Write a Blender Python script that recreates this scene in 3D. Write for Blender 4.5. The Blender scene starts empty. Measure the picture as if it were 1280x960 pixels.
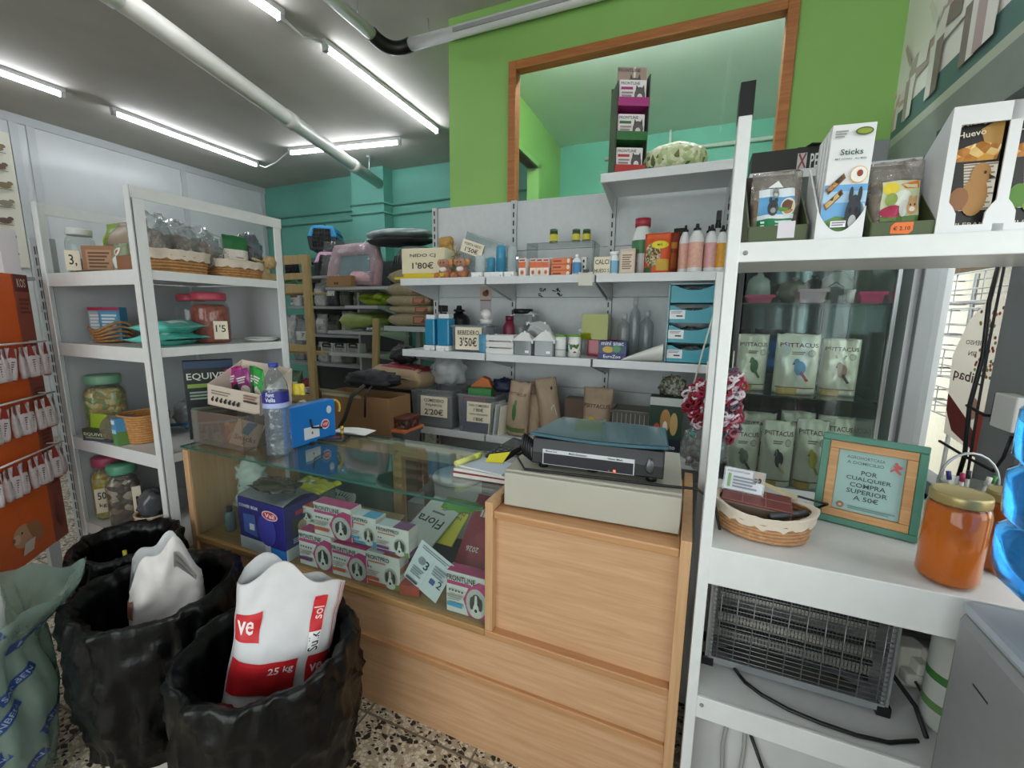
LAMP, SKY, EXPO = 25., 3.6, .36
import bpy, math, random
from mathutils import Vector, Matrix, noise
SC = bpy.context.scene
COL = SC.collection
PI = math.pi
# ---------------------------------------------------------------- camera
FOC, YAW, PIT, ROL, EYE = 534.3, math.radians(22.70), math.radians(9.226), math.radians(-0.745), 1.35
_F = Vector((-math.sin(YAW)*math.cos(PIT), math.cos(YAW)*math.cos(PIT), -math.sin(PIT)))
_r = Vector((math.cos(YAW), math.sin(YAW), 0)); _d = _F.cross(_r)
_R = math.cos(ROL)*_r + math.sin(ROL)*_d
_D = -math.sin(ROL)*_r + math.cos(ROL)*_d
CAMPOS = Vector((0, 0, EYE))
cd = bpy.data.cameras.new('camera'); cam = bpy.data.objects.new('camera', cd); COL.objects.link(cam)
cd.sensor_fit = 'HORIZONTAL'; cd.sensor_width = 36; cd.lens = FOC/1280*36; cd.clip_start = .02
M4 = Matrix((_R, -_D, -_F)).transposed().to_4x4(); M4.translation = CAMPOS
cam.matrix_world = M4; SC.camera = cam

def at(px, py, X=None, Y=None, Z=None):
    """photo measurement -> the point of that sight line on the plane X=, Y= or Z="""
    v = _F*FOC + _R*(px-640) + _D*(py-480)
    for i, k in enumerate((X, Y, Z)):
        if k is not None: t = (k-CAMPOS[i])/v[i]
    return CAMPOS + v*t
def span(x0, x1, yt, Y, z):
    """x centre, width and height of something standing at height z on the plane Y"""
    c = CAMPOS
    def xz(px):   # column px where the plane Y meets height z
        lo, hi = 0., 960.
        for _ in range(40):
            m = (lo+hi)/2
            if at(px, m, Y=Y).z > z: lo = m
            else: hi = m
        return at(px, lo, Y=Y).x
    a, b = xz(x0), xz(x1)
    return (a+b)/2, abs(b-a), at((x0+x1)/2, yt, Y=Y).z - z

def rspan(x0, x1, yt, Y, z):
    """for round things: x centre on the plane Y, radius across the sight line, height"""
    x = span(x0, x1, yt, Y, z)[0]; row = 480.
    lo, hi = 0., 960.
    for _ in range(40):
        row = (lo+hi)/2
        if at((x0+x1)/2, row, Y=Y).z > z: lo = row
        else: hi = row
    a, b = at(x0, row, Z=z)-CAMPOS if abs(z-EYE) > .05 else at(x0, row, Y=Y)-CAMPOS, at(x1, row, Z=z)-CAMPOS if abs(z-EYE) > .05 else at(x1, row, Y=Y)-CAMPOS
    ang = abs(math.atan2(a.x, a.y)-math.atan2(b.x, b.y)); d = math.hypot(x, Y)
    return x, d*math.sin(ang/2), at((x0+x1)/2, yt, Y=Y).z-z

# ---------------------------------------------------------------- materials
def lin(h):
    h = h.lstrip('#'); o = []
    for i in (0, 2, 4):
        c = int(h[i:i+2], 16)/255
        o.append(c/12.92 if c <= .04045 else ((c+.055)/1.055)**2.4)
    return o+[1]
_mc = {}
def base(name):
    m = bpy.data.materials.new(name); m.use_nodes = True
    nt = m.node_tree; b = nt.nodes['Principled BSDF']
    return m, nt, b, nt.nodes['Material Output']
def mat(col, r=.5, m=0., n=0., b=0., ns=30., em=0., coat=0., bs=60.):
    """painted, printed, plastic or metal surface: colour with slight unevenness (n) and surface grain (b)"""
    k = ('m', col, r, m, n, b, ns, em, coat, bs)
    if k in _mc: return _mc[k]
    M, nt, p, o = base('surface_'+col.strip('#'))
    c = lin(col); p.inputs['Base Color'].default_value = c
    p.inputs['Roughness'].default_value = r; p.inputs['Metallic'].default_value = m
    if coat: p.inputs['Coat Weight'].default_value = coat
    if em:
        p.inputs['Emission Color'].default_value = c; p.inputs['Emission Strength'].default_value = em
    if n or b:
        tc = nt.nodes.new('ShaderNodeTexCoord')
    if n:
        t = nt.nodes.new('ShaderNodeTexNoise'); t.inputs['Scale'].default_value = ns; t.inputs['Detail'].default_value = 4
        nt.links.new(tc.outputs['Object'], t.inputs['Vector'])
        rp = nt.nodes.new('ShaderNodeValToRGB')
        rp.color_ramp.elements[0].position = .3; rp.color_ramp.elements[1].position = .7
        rp.color_ramp.elements[0].color = [max(0, x*(1-n)) for x in c[:3]]+[1]
        rp.color_ramp.elements[1].color = [min(1, x*(1+n*.6)) for x in c[:3]]+[1]
        nt.links.new(t.outputs['Fac'], rp.inputs['Fac']); nt.links.new(rp.outputs['Color'], p.inputs['Base Color'])
    if b:
        t = nt.nodes.new('ShaderNodeTexNoise'); t.inputs['Scale'].default_value = bs; t.inputs['Detail'].default_value = 5
        nt.links.new(tc.outputs['Object'], t.inputs['Vector'])
        bp = nt.nodes.new('ShaderNodeBump'); bp.inputs['Strength'].default_value = b; bp.inputs['Distance'].default_value = .01
        nt.links.new(t.outputs['Fac'], bp.inputs['Height']); nt.links.new(bp.outputs['Normal'], p.inputs['Normal'])
    _mc[k] = M; return M
def clear(col='#ffffff', a=.85, r=.05, b=0., ior=1.45, bs=25., gl='#ffffff'):
    """thin clear plastic or glass: tinted see-through, with a mirror-like sheen that grows at grazing angles; 1-a of it is milky"""
    k = ('c', col, a, r, b, ior, bs, gl)
    if k in _mc: return _mc[k]
    M = bpy.data.materials.new('clear_'+col.strip('#')); M.use_nodes = True
    nt = M.node_tree; nt.nodes.clear(); N = nt.nodes.new; L = nt.links.new
    o = N('ShaderNodeOutputMaterial'); t = N('ShaderNodeBsdfTransparent'); t.inputs[0].default_value = lin(col)
    d = N('ShaderNodeBsdfDiffuse'); d.inputs[0].default_value = lin(col)
    g = N('ShaderNodeBsdfGlossy'); g.inputs['Roughness'].default_value = r; g.inputs[0].default_value = lin(gl)
    m1 = N('ShaderNodeMixShader'); m1.inputs[0].default_value = 1-a; L(t.outputs[0], m1.inputs[1]); L(d.outputs[0], m1.inputs[2])
    fr = N('ShaderNodeLayerWeight'); fr.inputs[0].default_value = .5
    pw = N('ShaderNodeMath'); pw.operation = 'POWER'; pw.inputs[1].default_value = 3.6; L(fr.outputs['Facing'], pw.inputs[0])
    f0 = ((ior-1)/(ior+1))**2
    ma = N('ShaderNodeMath'); ma.operation = 'MULTIPLY_ADD'; ma.inputs[1].default_value = .75*(ior-1)/.45; ma.inputs[2].default_value = f0; ma.use_clamp = True; L(pw.outputs[0], ma.inputs[0])
    m2 = N('ShaderNodeMixShader'); L(ma.outputs[0], m2.inputs[0]); L(m1.outputs[0], m2.inputs[1]); L(g.outputs[0], m2.inputs[2])
    if b:
        tc = N('ShaderNodeTexCoord'); n = N('ShaderNodeTexNoise'); n.inputs['Scale'].default_value = bs; n.inputs['Detail'].default_value = 3
        L(tc.outputs['Object'], n.inputs['Vector'])
        bp = N('ShaderNodeBump'); bp.inputs['Strength'].default_value = b; bp.inputs['Distance'].default_value = .03
        L(n.outputs['Fac'], bp.inputs['Height']); L(bp.outputs[0], g.inputs['Normal']); L(bp.outputs[0], fr.inputs['Normal'])
    L(m2.outputs[0], o.inputs[0])
    _mc[k] = M; return M
def translucent(col, k=.65):
    """thin printed film or paper that daylight shines through"""
    M = bpy.data.materials.new('film'); M.use_nodes = True; nt = M.node_tree; nt.nodes.clear(); N = nt.nodes.new; L = nt.links.new
    o = N('ShaderNodeOutputMaterial'); a = N('ShaderNodeBsdfDiffuse'); b = N('ShaderNodeBsdfTranslucent'); m = N('ShaderNodeMixShader')
    a.inputs[0].default_value = lin(col); b.inputs[0].default_value = lin(col); m.inputs[0].default_value = k
    L(a.outputs[0], m.inputs[1]); L(b.outputs[0], m.inputs[2]); L(m.outputs[0], o.inputs[0]); return M
def woodmat(c1, c2, r=.45, axis=0, sc=1.):
    k = ('w', c1, c2, r, axis, sc)
    if k in _mc: return _mc[k]
    M, nt, p, o = base('wood'); N = nt.nodes.new; L = nt.links.new
    tc = N('ShaderNodeTexCoord'); mp = N('ShaderNodeMapping')
    s = [26*sc]*3; s[axis] = 1.6*sc; mp.inputs['Scale'].default_value = s
    L(tc.outputs['Object'], mp.inputs[0])
    n = N('ShaderNodeTexNoise'); n.inputs['Scale'].default_value = 2.2; n.inputs['Detail'].default_value = 7; n.inputs['Distortion'].default_value = .8
    L(mp.outputs[0], n.inputs['Vector'])
    mp2 = N('ShaderNodeMapping'); s2 = [110*sc]*3; s2[axis] = 5*sc; mp2.inputs['Scale'].default_value = s2; L(tc.outputs['Object'], mp2.inputs[0])
    n2 = N('ShaderNodeTexNoise'); n2.inputs['Scale'].default_value = 2; n2.inputs['Detail'].default_value = 3; L(mp2.outputs[0], n2.inputs['Vector'])
    ad = N('ShaderNodeMath'); ad.operation = 'MULTIPLY_ADD'; ad.inputs[1].default_value = .45
    L(n2.outputs['Fac'], ad.inputs[0]); L(n.outputs['Fac'], ad.inputs[2])
    rp = N('ShaderNodeValToRGB'); rp.color_ramp.elements[0].position = .45; rp.color_ramp.elements[1].position = 1.0
    rp.color_ramp.elements[0].color = lin(c2); rp.color_ramp.elements[1].color = lin(c1)
    L(ad.outputs[0], rp.inputs[0]); L(rp.outputs[0], p.inputs['Base Color']); p.inputs['Roughness'].default_value = r
    _mc[k] = M; return M
def speckle(bg, chips, r=.4, sc=28., dens=.4):
    """terrazzo: angular stone chips in a pale ground"""
    M, nt, p, o = base('terrazzo'); N = nt.nodes.new; L = nt.links.new
    tc = N('ShaderNodeTexCoord'); cur = None
    n = N('ShaderNodeTexNoise'); n.inputs['Scale'].default_value = 18; n.inputs['Detail'].default_value = 6; L(tc.outputs['Object'], n.inputs['Vector'])
    rp = N('ShaderNodeValToRGB'); rp.color_ramp.elements[0].position = .35; rp.color_ramp.elements[1].position = .7
    c = lin(bg); rp.color_ramp.elements[0].color = [x*.72 for x in c[:3]]+[1]; rp.color_ramp.elements[1].color = c
    L(n.outputs['Fac'], rp.inputs[0]); cur = rp.outputs[0]
    for i, (col, s, th) in enumerate(chips):
        mp = N('ShaderNodeMapping'); mp.inputs['Location'].default_value = (i*3.7, i*1.3, 0); mp.inputs['Rotation'].default_value = (0, 0, i*.8)
        mp.inputs['Scale'].default_value = (1, 1.3, 0); L(tc.outputs['Object'], mp.inputs[0])
        v = N('ShaderNodeTexVoronoi'); v.inputs['Scale'].default_value = s; v.feature = 'DISTANCE_TO_EDGE'; L(mp.outputs[0], v.inputs['Vector'])
        w = N('ShaderNodeTexVoronoi'); w.inputs['Scale'].default_value = s; L(mp.outputs[0], w.inputs['Vector'])
        sp = N('ShaderNodeSeparateColor'); L(w.outputs['Color'], sp.inputs[0])
        a = N('ShaderNodeMath'); a.operation = 'GREATER_THAN'; a.inputs[1].default_value = th[0]; L(sp.outputs[0], a.inputs[0])
        e = N('ShaderNodeMath'); e.operation = 'GREATER_THAN'; e.inputs[1].default_value = th[1]; L(v.outputs['Distance'], e.inputs[0])
        q = N('ShaderNodeMath'); q.operation = 'MULTIPLY'; L(a.outputs[0], q.inputs[0]); L(e.outputs[0], q.inputs[1])
        mx = N('ShaderNodeMixRGB'); L(q.outputs[0], mx.inputs[0]); L(cur, mx.inputs[1]); mx.inputs[2].default_value = lin(col); cur = mx.outputs[0]
    # joints between the floor tiles
    b = N('ShaderNodeTexBrick'); b.offset = 0; b.inputs['Scale'].default_value = 1; b.inputs['Mortar Size'].default_value = .004
    b.inputs['Brick Width'].default_value = .4; b.inputs['Row Height'].default_value = .4
    b.inputs['Color1'].default_value = (0, 0, 0, 1); b.inputs['Color2'].default_value = (0, 0, 0, 1); b.inputs['Mortar'].default_value = (1, 1, 1, 1)
    mp = N('ShaderNodeMapping'); mp.inputs['Location'].default_value = (.13, .22, 0); L(tc.outputs['Object'], mp.inputs[0]); L(mp.outputs[0], b.inputs['Vector'])
    mx = N('ShaderNodeMixRGB'); L(b.outputs['Color'], mx.inputs[0]); L(cur, mx.inputs[1]); mx.inputs[2].default_value = lin('#6d6355')
    L(mx.outputs[0], p.inputs['Base Color']); p.inputs['Roughness'].default_value = r
    return M
def bits(cols, sc=60., r=.5):
    """a mass of small pieces (seeds, treats, petals) in several colours"""
    k = ('b', tuple(cols), sc, r)
    if k in _mc: return _mc[k]
    M, nt, p, o = base('pieces'); N = nt.nodes.new; L = nt.links.new
    tc = N('ShaderNodeTexCoord'); v = N('ShaderNodeTexVoronoi'); v.inputs['Scale'].default_value = sc; L(tc.outputs['Object'], v.inputs['Vector'])
    sp = N('ShaderNodeSeparateColor'); L(v.outputs['Color'], sp.inputs[0])
    rp = N('ShaderNodeValToRGB'); rp.color_ramp.interpolation = 'CONSTANT'
    while len(rp.color_ramp.elements) < len(cols): rp.color_ramp.elements.new(.5)
    for i, c in enumerate(cols):
        rp.color_ramp.elements[i].position = i/len(cols); rp.color_ramp.elements[i].color = lin(c)
    L(sp.outputs[0], rp.inputs[0]); L(rp.outputs[0], p.inputs['Base Color']); p.inputs['Roughness'].default_value = r
    bp = N('ShaderNodeBump'); bp.invert = True; bp.inputs['Strength'].default_value = .8; bp.inputs['Distance'].default_value = .01
    L(v.outputs['Distance'], bp.inputs['Height']); L(bp.outputs[0], p.inputs['Normal'])
    _mc[k] = M; return M

# ---------------------------------------------------------------- geometry
class G:
    def __init__(s): s.v = []; s.f = []; s.mi = []; s.sm = []; s.T = None
    def add(s, vs, fs, m=0, sm=False):
        o = len(s.v)
        s.v += [tuple(s.T @ Vector(v)) if s.T else tuple(v) for v in vs]
        for f in fs: s.f.append(tuple(i+o for i in f)); s.mi.append(m); s.sm.append(sm)
        return s
    def box(s, x0, x1, y0, y1, z0, z1, m=0):
        return s.add([(x0,y0,z0),(x1,y0,z0),(x1,y1,z0),(x0,y1,z0),(x0,y0,z1),(x1,y0,z1),(x1,y1,z1),(x0,y1,z1)],
              [(0,3,2,1),(4,5,6,7),(0,1,5,4),(1,2,6,5),(2,3,7,6),(3,0,4,7)], m)
    def cbox(s, x, y, z, w, d, h, m=0): return s.box(x-w/2, x+w/2, y-d/2, y+d/2, z, z+h, m)
    def lathe(s, prof, cx=0, cy=0, n=24, m=0, sx=1., sy=1., fn=None, sm=True, caps=True):
        vs = []; fs = []
        for r, z in prof:
            for i in range(n):
                a = 2*PI*i/n; q = r*(fn(a, z) if fn else 1)
                vs.append((cx+math.cos(a)*q*sx, cy+math.sin(a)*q*sy, z))
        k = len(prof)
        for j in range(k-1):
            for i in range(n):
                i2 = (i+1) % n; fs.append((j*n+i, j*n+i2, (j+1)*n+i2, (j+1)*n+i))
        s.add(vs, fs, m, sm)
        if caps:
            o = len(s.v)-len(vs)
            if prof[0][0] > 1e-5: s.f.append(tuple(o+i for i in range(n))[::-1]); s.mi.append(m); s.sm.append(False)
            if prof[-1][0] > 1e-5: s.f.append(tuple(o+(k-1)*n+i for i in range(n))); s.mi.append(m); s.sm.append(False)
        return s
    def cyl(s, cx, cy, z0, z1, r, r1=None, n=20, m=0): return s.lathe([(r, z0), (r if r1 is None else r1, z1)], cx, cy, n, m)
    def tube(s, pts, r, n=8, m=0, closed=False, caps=True):
        P = [Vector(p) for p in pts]; k = len(P); vs = []; fs = []; up = None
        for i in range(k):
            if closed: t = P[(i+1) % k]-P[i-1]
            else: t = P[min(i+1, k-1)]-P[max(i-1, 0)]
            if t.length < 1e-9: t = Vector((0, 0, 1))
            t.normalize()
            if up is None:
                up = t.cross(Vector((0, 0, 1)))
                if up.length < .1: up = t.cross(Vector((1, 0, 0)))
            up = up - t*up.dot(t)
            if up.length < 1e-6: up = t.orthogonal()
            up.normalize()
            w = t.cross(up); rr = r[i] if isinstance(r, (list, tuple)) else r
            for j in range(n):
                a = 2*PI*j/n; vs.append(P[i]+(up*math.cos(a)+w*math.sin(a))*rr)
        for i in range(k if closed else k-1):
            i2 = (i+1) % k
            for j in range(n):
                j2 = (j+1) % n; fs.append((i*n+j, i*n+j2, i2*n+j2, i2*n+j))
        if not closed and caps: fs += [tuple(range(n))[::-1], tuple((k-1)*n+j for j in range(n))]
        return s.add(vs, fs, m, True)
    def prism(s, pts, y0, y1, m=0):
        """outline in x,z pushed through from y0 to y1"""
        n = len(pts)
        vs = [(x, y0, z) for x, z in pts]+[(x, y1, z) for x, z in pts]
        fs = [tuple(range(n)), tuple(range(2*n-1, n-1, -1))]+[(i, i+n, (i+1) % n+n, (i+1) % n) for i in range(n)]
        return s.add(vs, fs, m)
    def slab(s, pts, z0, z1, m=0):
        """outline in x,y pushed from z0 to z1"""
        n = len(pts)
        vs = [(x, y, z0) for x, y in pts]+[(x, y, z1) for x, y in pts]
        fs = [tuple(range(n))[::-1], tuple(range(n, 2*n))]+[(i, (i+1) % n, (i+1) % n+n, i+n) for i in range(n)]
        return s.add(vs, fs, m)
    def grid(s, fn, nu, nv, m=0, sm=True, wrap=False):
        vs = [fn(u/nu, v/nv) for v in range(nv+1) for u in range(nu if wrap else nu+1)]
        w = nu if wrap else nu+1; fs = []
        for v in range(nv):
            for u in range(nu):
                u2 = (u+1) % w if wrap else u+1
                fs.append((v*w+u, v*w+u2, (v+1)*w+u2, (v+1)*w+u))
        return s.add(vs, fs, m, sm)
    def ball(s, cx, cy, cz, rx, ry=None, rz=None, n=14, m=0, amp=0., fr=3., seed=0.):
        ry = ry or rx; rz = rz or rx; k = max(5, n//2+1); vs = []; fs = []
        for j in range(k+1):
            t = PI*j/k
            for i in range(n):
                a = 2*PI*i/n; d = Vector((math.sin(t)*math.cos(a), math.sin(t)*math.sin(a), -math.cos(t)))
                q = 1+(amp*noise.noise(d*fr+Vector((seed, seed*.7, 3.1))) if amp else 0)
                vs.append((cx+d.x*rx*q, cy+d.y*ry*q, cz+d.z*rz*q))
        for j in range(k):
            for i in range(n): fs.append((j*n+i, j*n+(i+1) % n, (j+1)*n+(i+1) % n, (j+1)*n+i))
        return s.add(vs, fs, m, True)
def part(name, g, mats, parent=None, loc=(0, 0, 0), rot=(0, 0, 0), bev=0., label=None):
    me = bpy.data.meshes.new(name); me.from_pydata(g.v, [], g.f)
    for m in (mats if isinstance(mats, (list, tuple)) else [mats]): me.materials.append(m)
    me.polygons.foreach_set('material_index', g.mi); me.polygons.foreach_set('use_smooth', g.sm); me.update()
    o = bpy.data.objects.new(name, me); COL.objects.link(o)
    if parent: o.parent = parent
    o.location = loc; o.rotation_euler = rot
    if bev:
        b = o.modifiers.new('edge', 'BEVEL'); b.width = bev; b.segments = 2; b.limit_method = 'ANGLE'; b.angle_limit = .7
    if label: o['label'] = label
    return o
def tag(o, label, cat, group=None, kind=None):
    if len(label.split()) > 16: print('LONG', label)
    o['label'] = label; o['category'] = cat
    if group: o['group'] = group
    if kind: o['kind'] = kind
    return o
def thing(name, label, cat, loc, rz=0., group=None, rot=None):
    o = bpy.data.objects.new(name, None); COL.objects.link(o); o.empty_display_size = .05
    o.location = loc; o.rotation_euler = rot or (0, 0, rz)
    return tag(o, label, cat, group)
def solo(name, g, mats, label, cat, loc=(0, 0, 0), rz=0., group=None, rot=None, bev=0.):
    o = part(name, g, mats, None, loc, rot or (0, 0, rz), bev)
    return tag(o, label, cat, group)
def struct(name, g, mats, parent=None, loc=(0, 0, 0), bev=0.):
    o = part(name, g, mats, parent, loc, bev=bev)
    if parent is None: o['kind'] = 'structure'
    return o
def dup(root, loc, rz=None, label=None, rot=None):
    def cp(o, par):
        c = o.copy(); COL.objects.link(c)
        if par: c.parent = par
        for ch in list(o.children): cp(ch, c)
        return c
    r = cp(root, None); r.location = loc
    if rz is not None: r.rotation_euler = (0, 0, rz)
    if rot is not None: r.rotation_euler = rot
    if label: r['label'] = label
    return r
_tx = {}
def textgeo(s):
    if s in _tx: return _tx[s]
    c = bpy.data.curves.new('t', 'FONT'); c.body = s; c.resolution_u = 2; c.size = 1; c.offset = .012
    o = bpy.data.objects.new('t', c); me = o.to_mesh()
    vs = [(v.co.x, v.co.y) for v in me.vertices]; fs = [tuple(p.vertices) for p in me.polygons]
    o.to_mesh_clear(); bpy.data.objects.remove(o); bpy.data.curves.remove(c)
    x0 = min(v[0] for v in vs); x1 = max(v[0] for v in vs); y0 = min(v[1] for v in vs); y1 = max(v[1] for v in vs)
    _tx[s] = ([(v[0]-(x0+x1)/2, v[1]-(y0+y1)/2) for v in vs], fs, x1-x0, y1-y0)
    return _tx[s]
INK = '#2a2620'
def prt(parent, name, w, h, items, loc=(0, 0, 0), rot=(0, 0, 0), mp=None, step=.0004, rough=.45):
    """print on a face that looks towards local -y: rectangles, ellipses, outlines and lettering in 0..1 coordinates, one mesh"""
    g = G(); mats = []; idx = {}
    def mi(c):
        if c not in idx: idx[c] = len(mats); mats.append(mat(c, rough) if isinstance(c, str) else c)
        return idx[c]
    d = 0.
    def M(u, v):
        if mp:
            x, y, z = mp(u, v); return (x, y-d, z)
        return ((u-.5)*w, -d, v*h)
    for it in items:
        d += step
        t = it[0]
        if t == 'r':
            _, a, b, c, e, col = it; n = 10 if mp else 1
            g.grid(lambda u, v: M(a+(c-a)*u, b+(e-b)*v), n, n, mi(col), False)
        elif t == 'e':
            _, cx, cy, rx, ry, col = it[:6]; n = 20; rings = 3 if mp else 1
            vs = [M(cx, cy)]; fs = []
            for k in range(1, rings+1):
                vs += [M(cx+rx*k/rings*math.cos(2*PI*i/n), cy+ry*k/rings*math.sin(2*PI*i/n)) for i in range(n)]
            fs += [(0, 1+i, 1+(i+1) % n) for i in range(n)]
            for k in range(1, rings):
                fs += [(1+(k-1)*n+i, 1+k*n+i, 1+k*n+(i+1) % n, 1+(k-1)*n+(i+1) % n) for i in range(n)]
            g.add(vs, fs, mi(col))
        elif t == 'p':
            g.add([M(u, v) for u, v in it[1]], [tuple(range(len(it[1])))], mi(it[2]))
        elif t == 't':      # text, cx, cy, width (0..1 of w), colour, [height 0..1], [tilt], [mirror]
            _, s, cx, cy, tw, col = it[:6]
            vs, fs, gw, gh = textgeo(s); k = tw*w/gw; ky = (it[6]*h/gh) if len(it) > 6 and it[6] else k
            a = it[7] if len(it) > 7 else 0; fl = -1 if len(it) > 8 and it[8] else 1
            pts = []
            for x, y in vs:
                x, y = fl*x*k, y*ky; x, y = x*math.cos(a)-y*math.sin(a), x*math.sin(a)+y*math.cos(a)
                pts.append(M(cx+x/w, cy+y/h))
            g.add(pts, fs, mi(col))
        elif t == 'l':      # lines of small print: x0,x1,y0,y1,count,colour
            _, x0, x1, y0, y1, n, col = it
            for i in range(n):
                yy = y1-(y1-y0)*(i+.5)/n; q = (y1-y0)/n*.28; xe = x1-(x1-x0)*((i*37) % 5)*.06
                g.add([M(x0, yy-q), M(xe, yy-q), M(xe, yy+q), M(x0, yy+q)], [(0, 1, 2, 3)], mi(col))
    return part(name, g, mats, parent, loc, rot)
def ss(a, b, x):
    t = max(0, min(1, (x-a)/(b-a))); return t*t*(3-2*t)
class Pouch:
    """a filled bag: flat sealed top, gusset bottom (or both ends sealed); front() maps print onto its bulging face"""
    def __init__(s, w, h, d, both=False, amp=.006, seed=1., top=.25, fr=9., neck=.0, blunt=False):
        s.blunt = blunt; s.w, s.h, s.d, s.both, s.amp, s.seed, s.top, s.fr, s.neck = w, h, d, both, amp, seed, top, fr, neck
    def D(s, v):
        if s.blunt: return s.d/2*(.05+.95*max(0, 1-abs(2*v-1)**5)**.5)
        t = .03+.97*ss(0, .35 if s.both else s.top+.15, 1-v)**.8
        t *= (.03+.97*ss(0, .35, v)**.8) if s.both else (.82+.18*ss(0, .3, v))
        return s.d/2*t
    def W(s, v): return s.w/2*(1-s.neck*ss(.6, 1, v)-(.05*math.sin(PI*v) if s.both else 0))
    def pt(s, c, v, sgn):
        x = s.W(v)*c; y = s.D(v)*(max(0, 1-abs(c)**5)**.5 if s.blunt else max(0, 1-abs(c)**2.6)**.6); z = v*s.h
        k = s.amp*noise.noise(Vector((x*s.fr/max(s.w, .05)*.4+s.seed, z*s.fr/max(s.h, .05)*.4, s.seed*2.3+sgn)))
        k *= min(1, 4*(1-abs(c)))
        zz = z+s.amp*.6*noise.noise(Vector((x*9/s.w, s.seed, 2)))*ss(.7, 1, v)
        return (x, sgn*(y+k), zz)
    def geo(s, g=None, nu=14, nv=14, m=0):
        g = g or G(); vs = []; fs = []
        ring = [(-1+2*i/nu, -1) for i in range(nu+1)]+[(1-2*i/nu, 1) for i in range(1, nu)]
        n = len(ring)
        for j in range(nv+1):
            for c, q in ring: vs.append(s.pt(c, j/nv, q))
        for j in range(nv):
            for i in range(n): fs.append((j*n+i, j*n+(i+1) % n, (j+1)*n+(i+1) % n, (j+1)*n+i))
        fs += [tuple(range(n))[::-1], tuple(nv*n+i for i in range(n))]
        return g.add(vs, fs, m, True)
    def front(s, u, v):
        x, y, z = s.pt(2*u-1, v, -1); return (x, y-.0012, z)
def carton(name, label, cat, loc, w, d, h, col, items=None, rz=0., group=None, rot=None, side=None, bcol=None):
    """printed carton: body and the print on its front; stands on z, front centre at local (0,-d/2)"""
    t = thing(name, label, cat, loc, rz, group, rot)
    part('carton_body', G().cbox(0, 0, 0, w, d, h), mat(col, .45), t, bev=.0012)
    if items: prt(t, 'front_print', w*.985, h*.985, items, (0, -d/2-.0004, h*.008))
    if side: prt(t, 'side_print', d*.97, h*.985, side, (w/2+.0004, 0, h*.008), (0, 0, PI/2))
    return t
def blob(g, n, rx, ry, rz, amp, fr, seed, c=(0, 0, 0), m=0, flat=True):
    """crumpled mass resting on z=0"""
    vs0 = len(g.v); g.ball(c[0], c[1], c[2]+rz, rx, ry, rz, n, m, amp, fr, seed)
    for i in range(vs0, len(g.v)):
        v = g.v[i]
        if flat and v[2] < c[2]: g.v[i] = (v[0], v[1], c[2])
    return g
def rnd(seed): return random.Random(seed)
# ================================================================ the room
WHITE = mat('#d9dad8', .45, n=.04); WALLW = mat('#d6d9da', .25, n=.05, ns=3)
CEIL = mat('#b9b5ad', .8, n=.08, ns=2.5, b=.05, bs=20); GREEN = mat('#88b660', .6, n=.05, ns=2, b=.06, bs=30)
TEAL = mat('#64a797', .6, n=.07, ns=2.5, b=.05, bs=30); GREY = mat('#8d8f8f', .5); DARK = mat('#1d1d1f', .5); BLACK = mat('#0d0d0e', .4)
STEEL = mat('#b9bcbe', .35, .6); METW = mat('#dfe1e0', .35, n=.03); LGREY = mat('#c2c5c6', .5, n=.05)
FLOORM = speckle('#b8ab96', [('#9c8b72', 60, (.55, .07)), ('#d2c8b4', 80, (.55, .06)), ('#2b2621', 42, (.74, .12)), ('#1c1917', 75, (.8, .1))], .35)
struct('floor', G().box(-6.3, .9, -2.2, 5.05, -.1, 0), FLOORM)
struct('ceiling', G().box(-6.3, .9, -2.2, 5.05, 3.2, 3.3), CEIL)
struct('ceiling_board', G().box(-1.5, .78, 2.73, 4.9, 3.188, 3.2), mat('#e6e8e2', .8, n=.05, ns=3))
# left wall: white melamine panels with strips over the joints
g = G().box(-6.3, -6.2, -2.2, 4.9, 0, 3.2)
struct('wall_left', g, WALLW)
g = G()
for y in (-.6, .7, 2.24, 2.36, 3.75, 4.86): g.box(-6.2, -6.18, y-.03, y+.03, 0, 3.2)
g.box(-6.2, -6.175, -2.2, 4.9, 3.12, 3.2)
struct('trim_1', g, mat('#c3c7c9', .4))
struct('wall_back', G().box(-6.3, .9, 4.9, 5.05, 0, 3.2), TEAL)
struct('wall_column', G().box(-4.33, -3.80, 4.72, 4.9, 0, 3.2), TEAL)
g = G()
for z in (2.62, 2.74): g.tube([(-6.2, 4.885, z), (-4.345, 4.885, z), (-4.345, 4.705, z+.02), (-3.785, 4.705, z+.02), (-3.785, 4.885, z+.02), (-1.6, 4.885, z+.04)], .012, 6)
solo('wall_conduit', g, TEAL, 'thin painted conduit running round the teal column on the far wall', 'pipe')
# green partition with its glazed opening, and the room behind it
ox0, ox1, oz0, oz1 = -1.135, .345, 1.9, 2.845
g = G().box(-1.58, ox0, 2.65, 2.73, 0, 3.2).box(ox1, .9, 2.65, 2.73, 0, 3.2).box(ox0, ox1, 2.65, 2.73, oz1, 3.2).box(ox0, ox1, 2.65, 2.73, 0, oz0)
struct('wall_partition', g, GREEN)
g = G().box(-1.58, -1.5, 2.73, 3.45, 0, 3.2).box(-1.58, -1.5, 4.16, 4.9, 0, 3.2).box(-1.58, -1.5, 3.45, 4.16, 2.75, 3.2)
struct('wall_partition_side', g, GREEN)
g = G().box(-1.6, -1.48, 3.42, 3.47, 0, 2.78).box(-1.6, -1.48, 4.14, 4.19, 0, 2.78).box(-1.6, -1.48, 3.42, 4.19, 2.75, 2.79)
struct('trim_2', g, mat('#8fbf6a', .5))
PINE = woodmat('#b5763f', '#8f5426', .5, 0)
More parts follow.
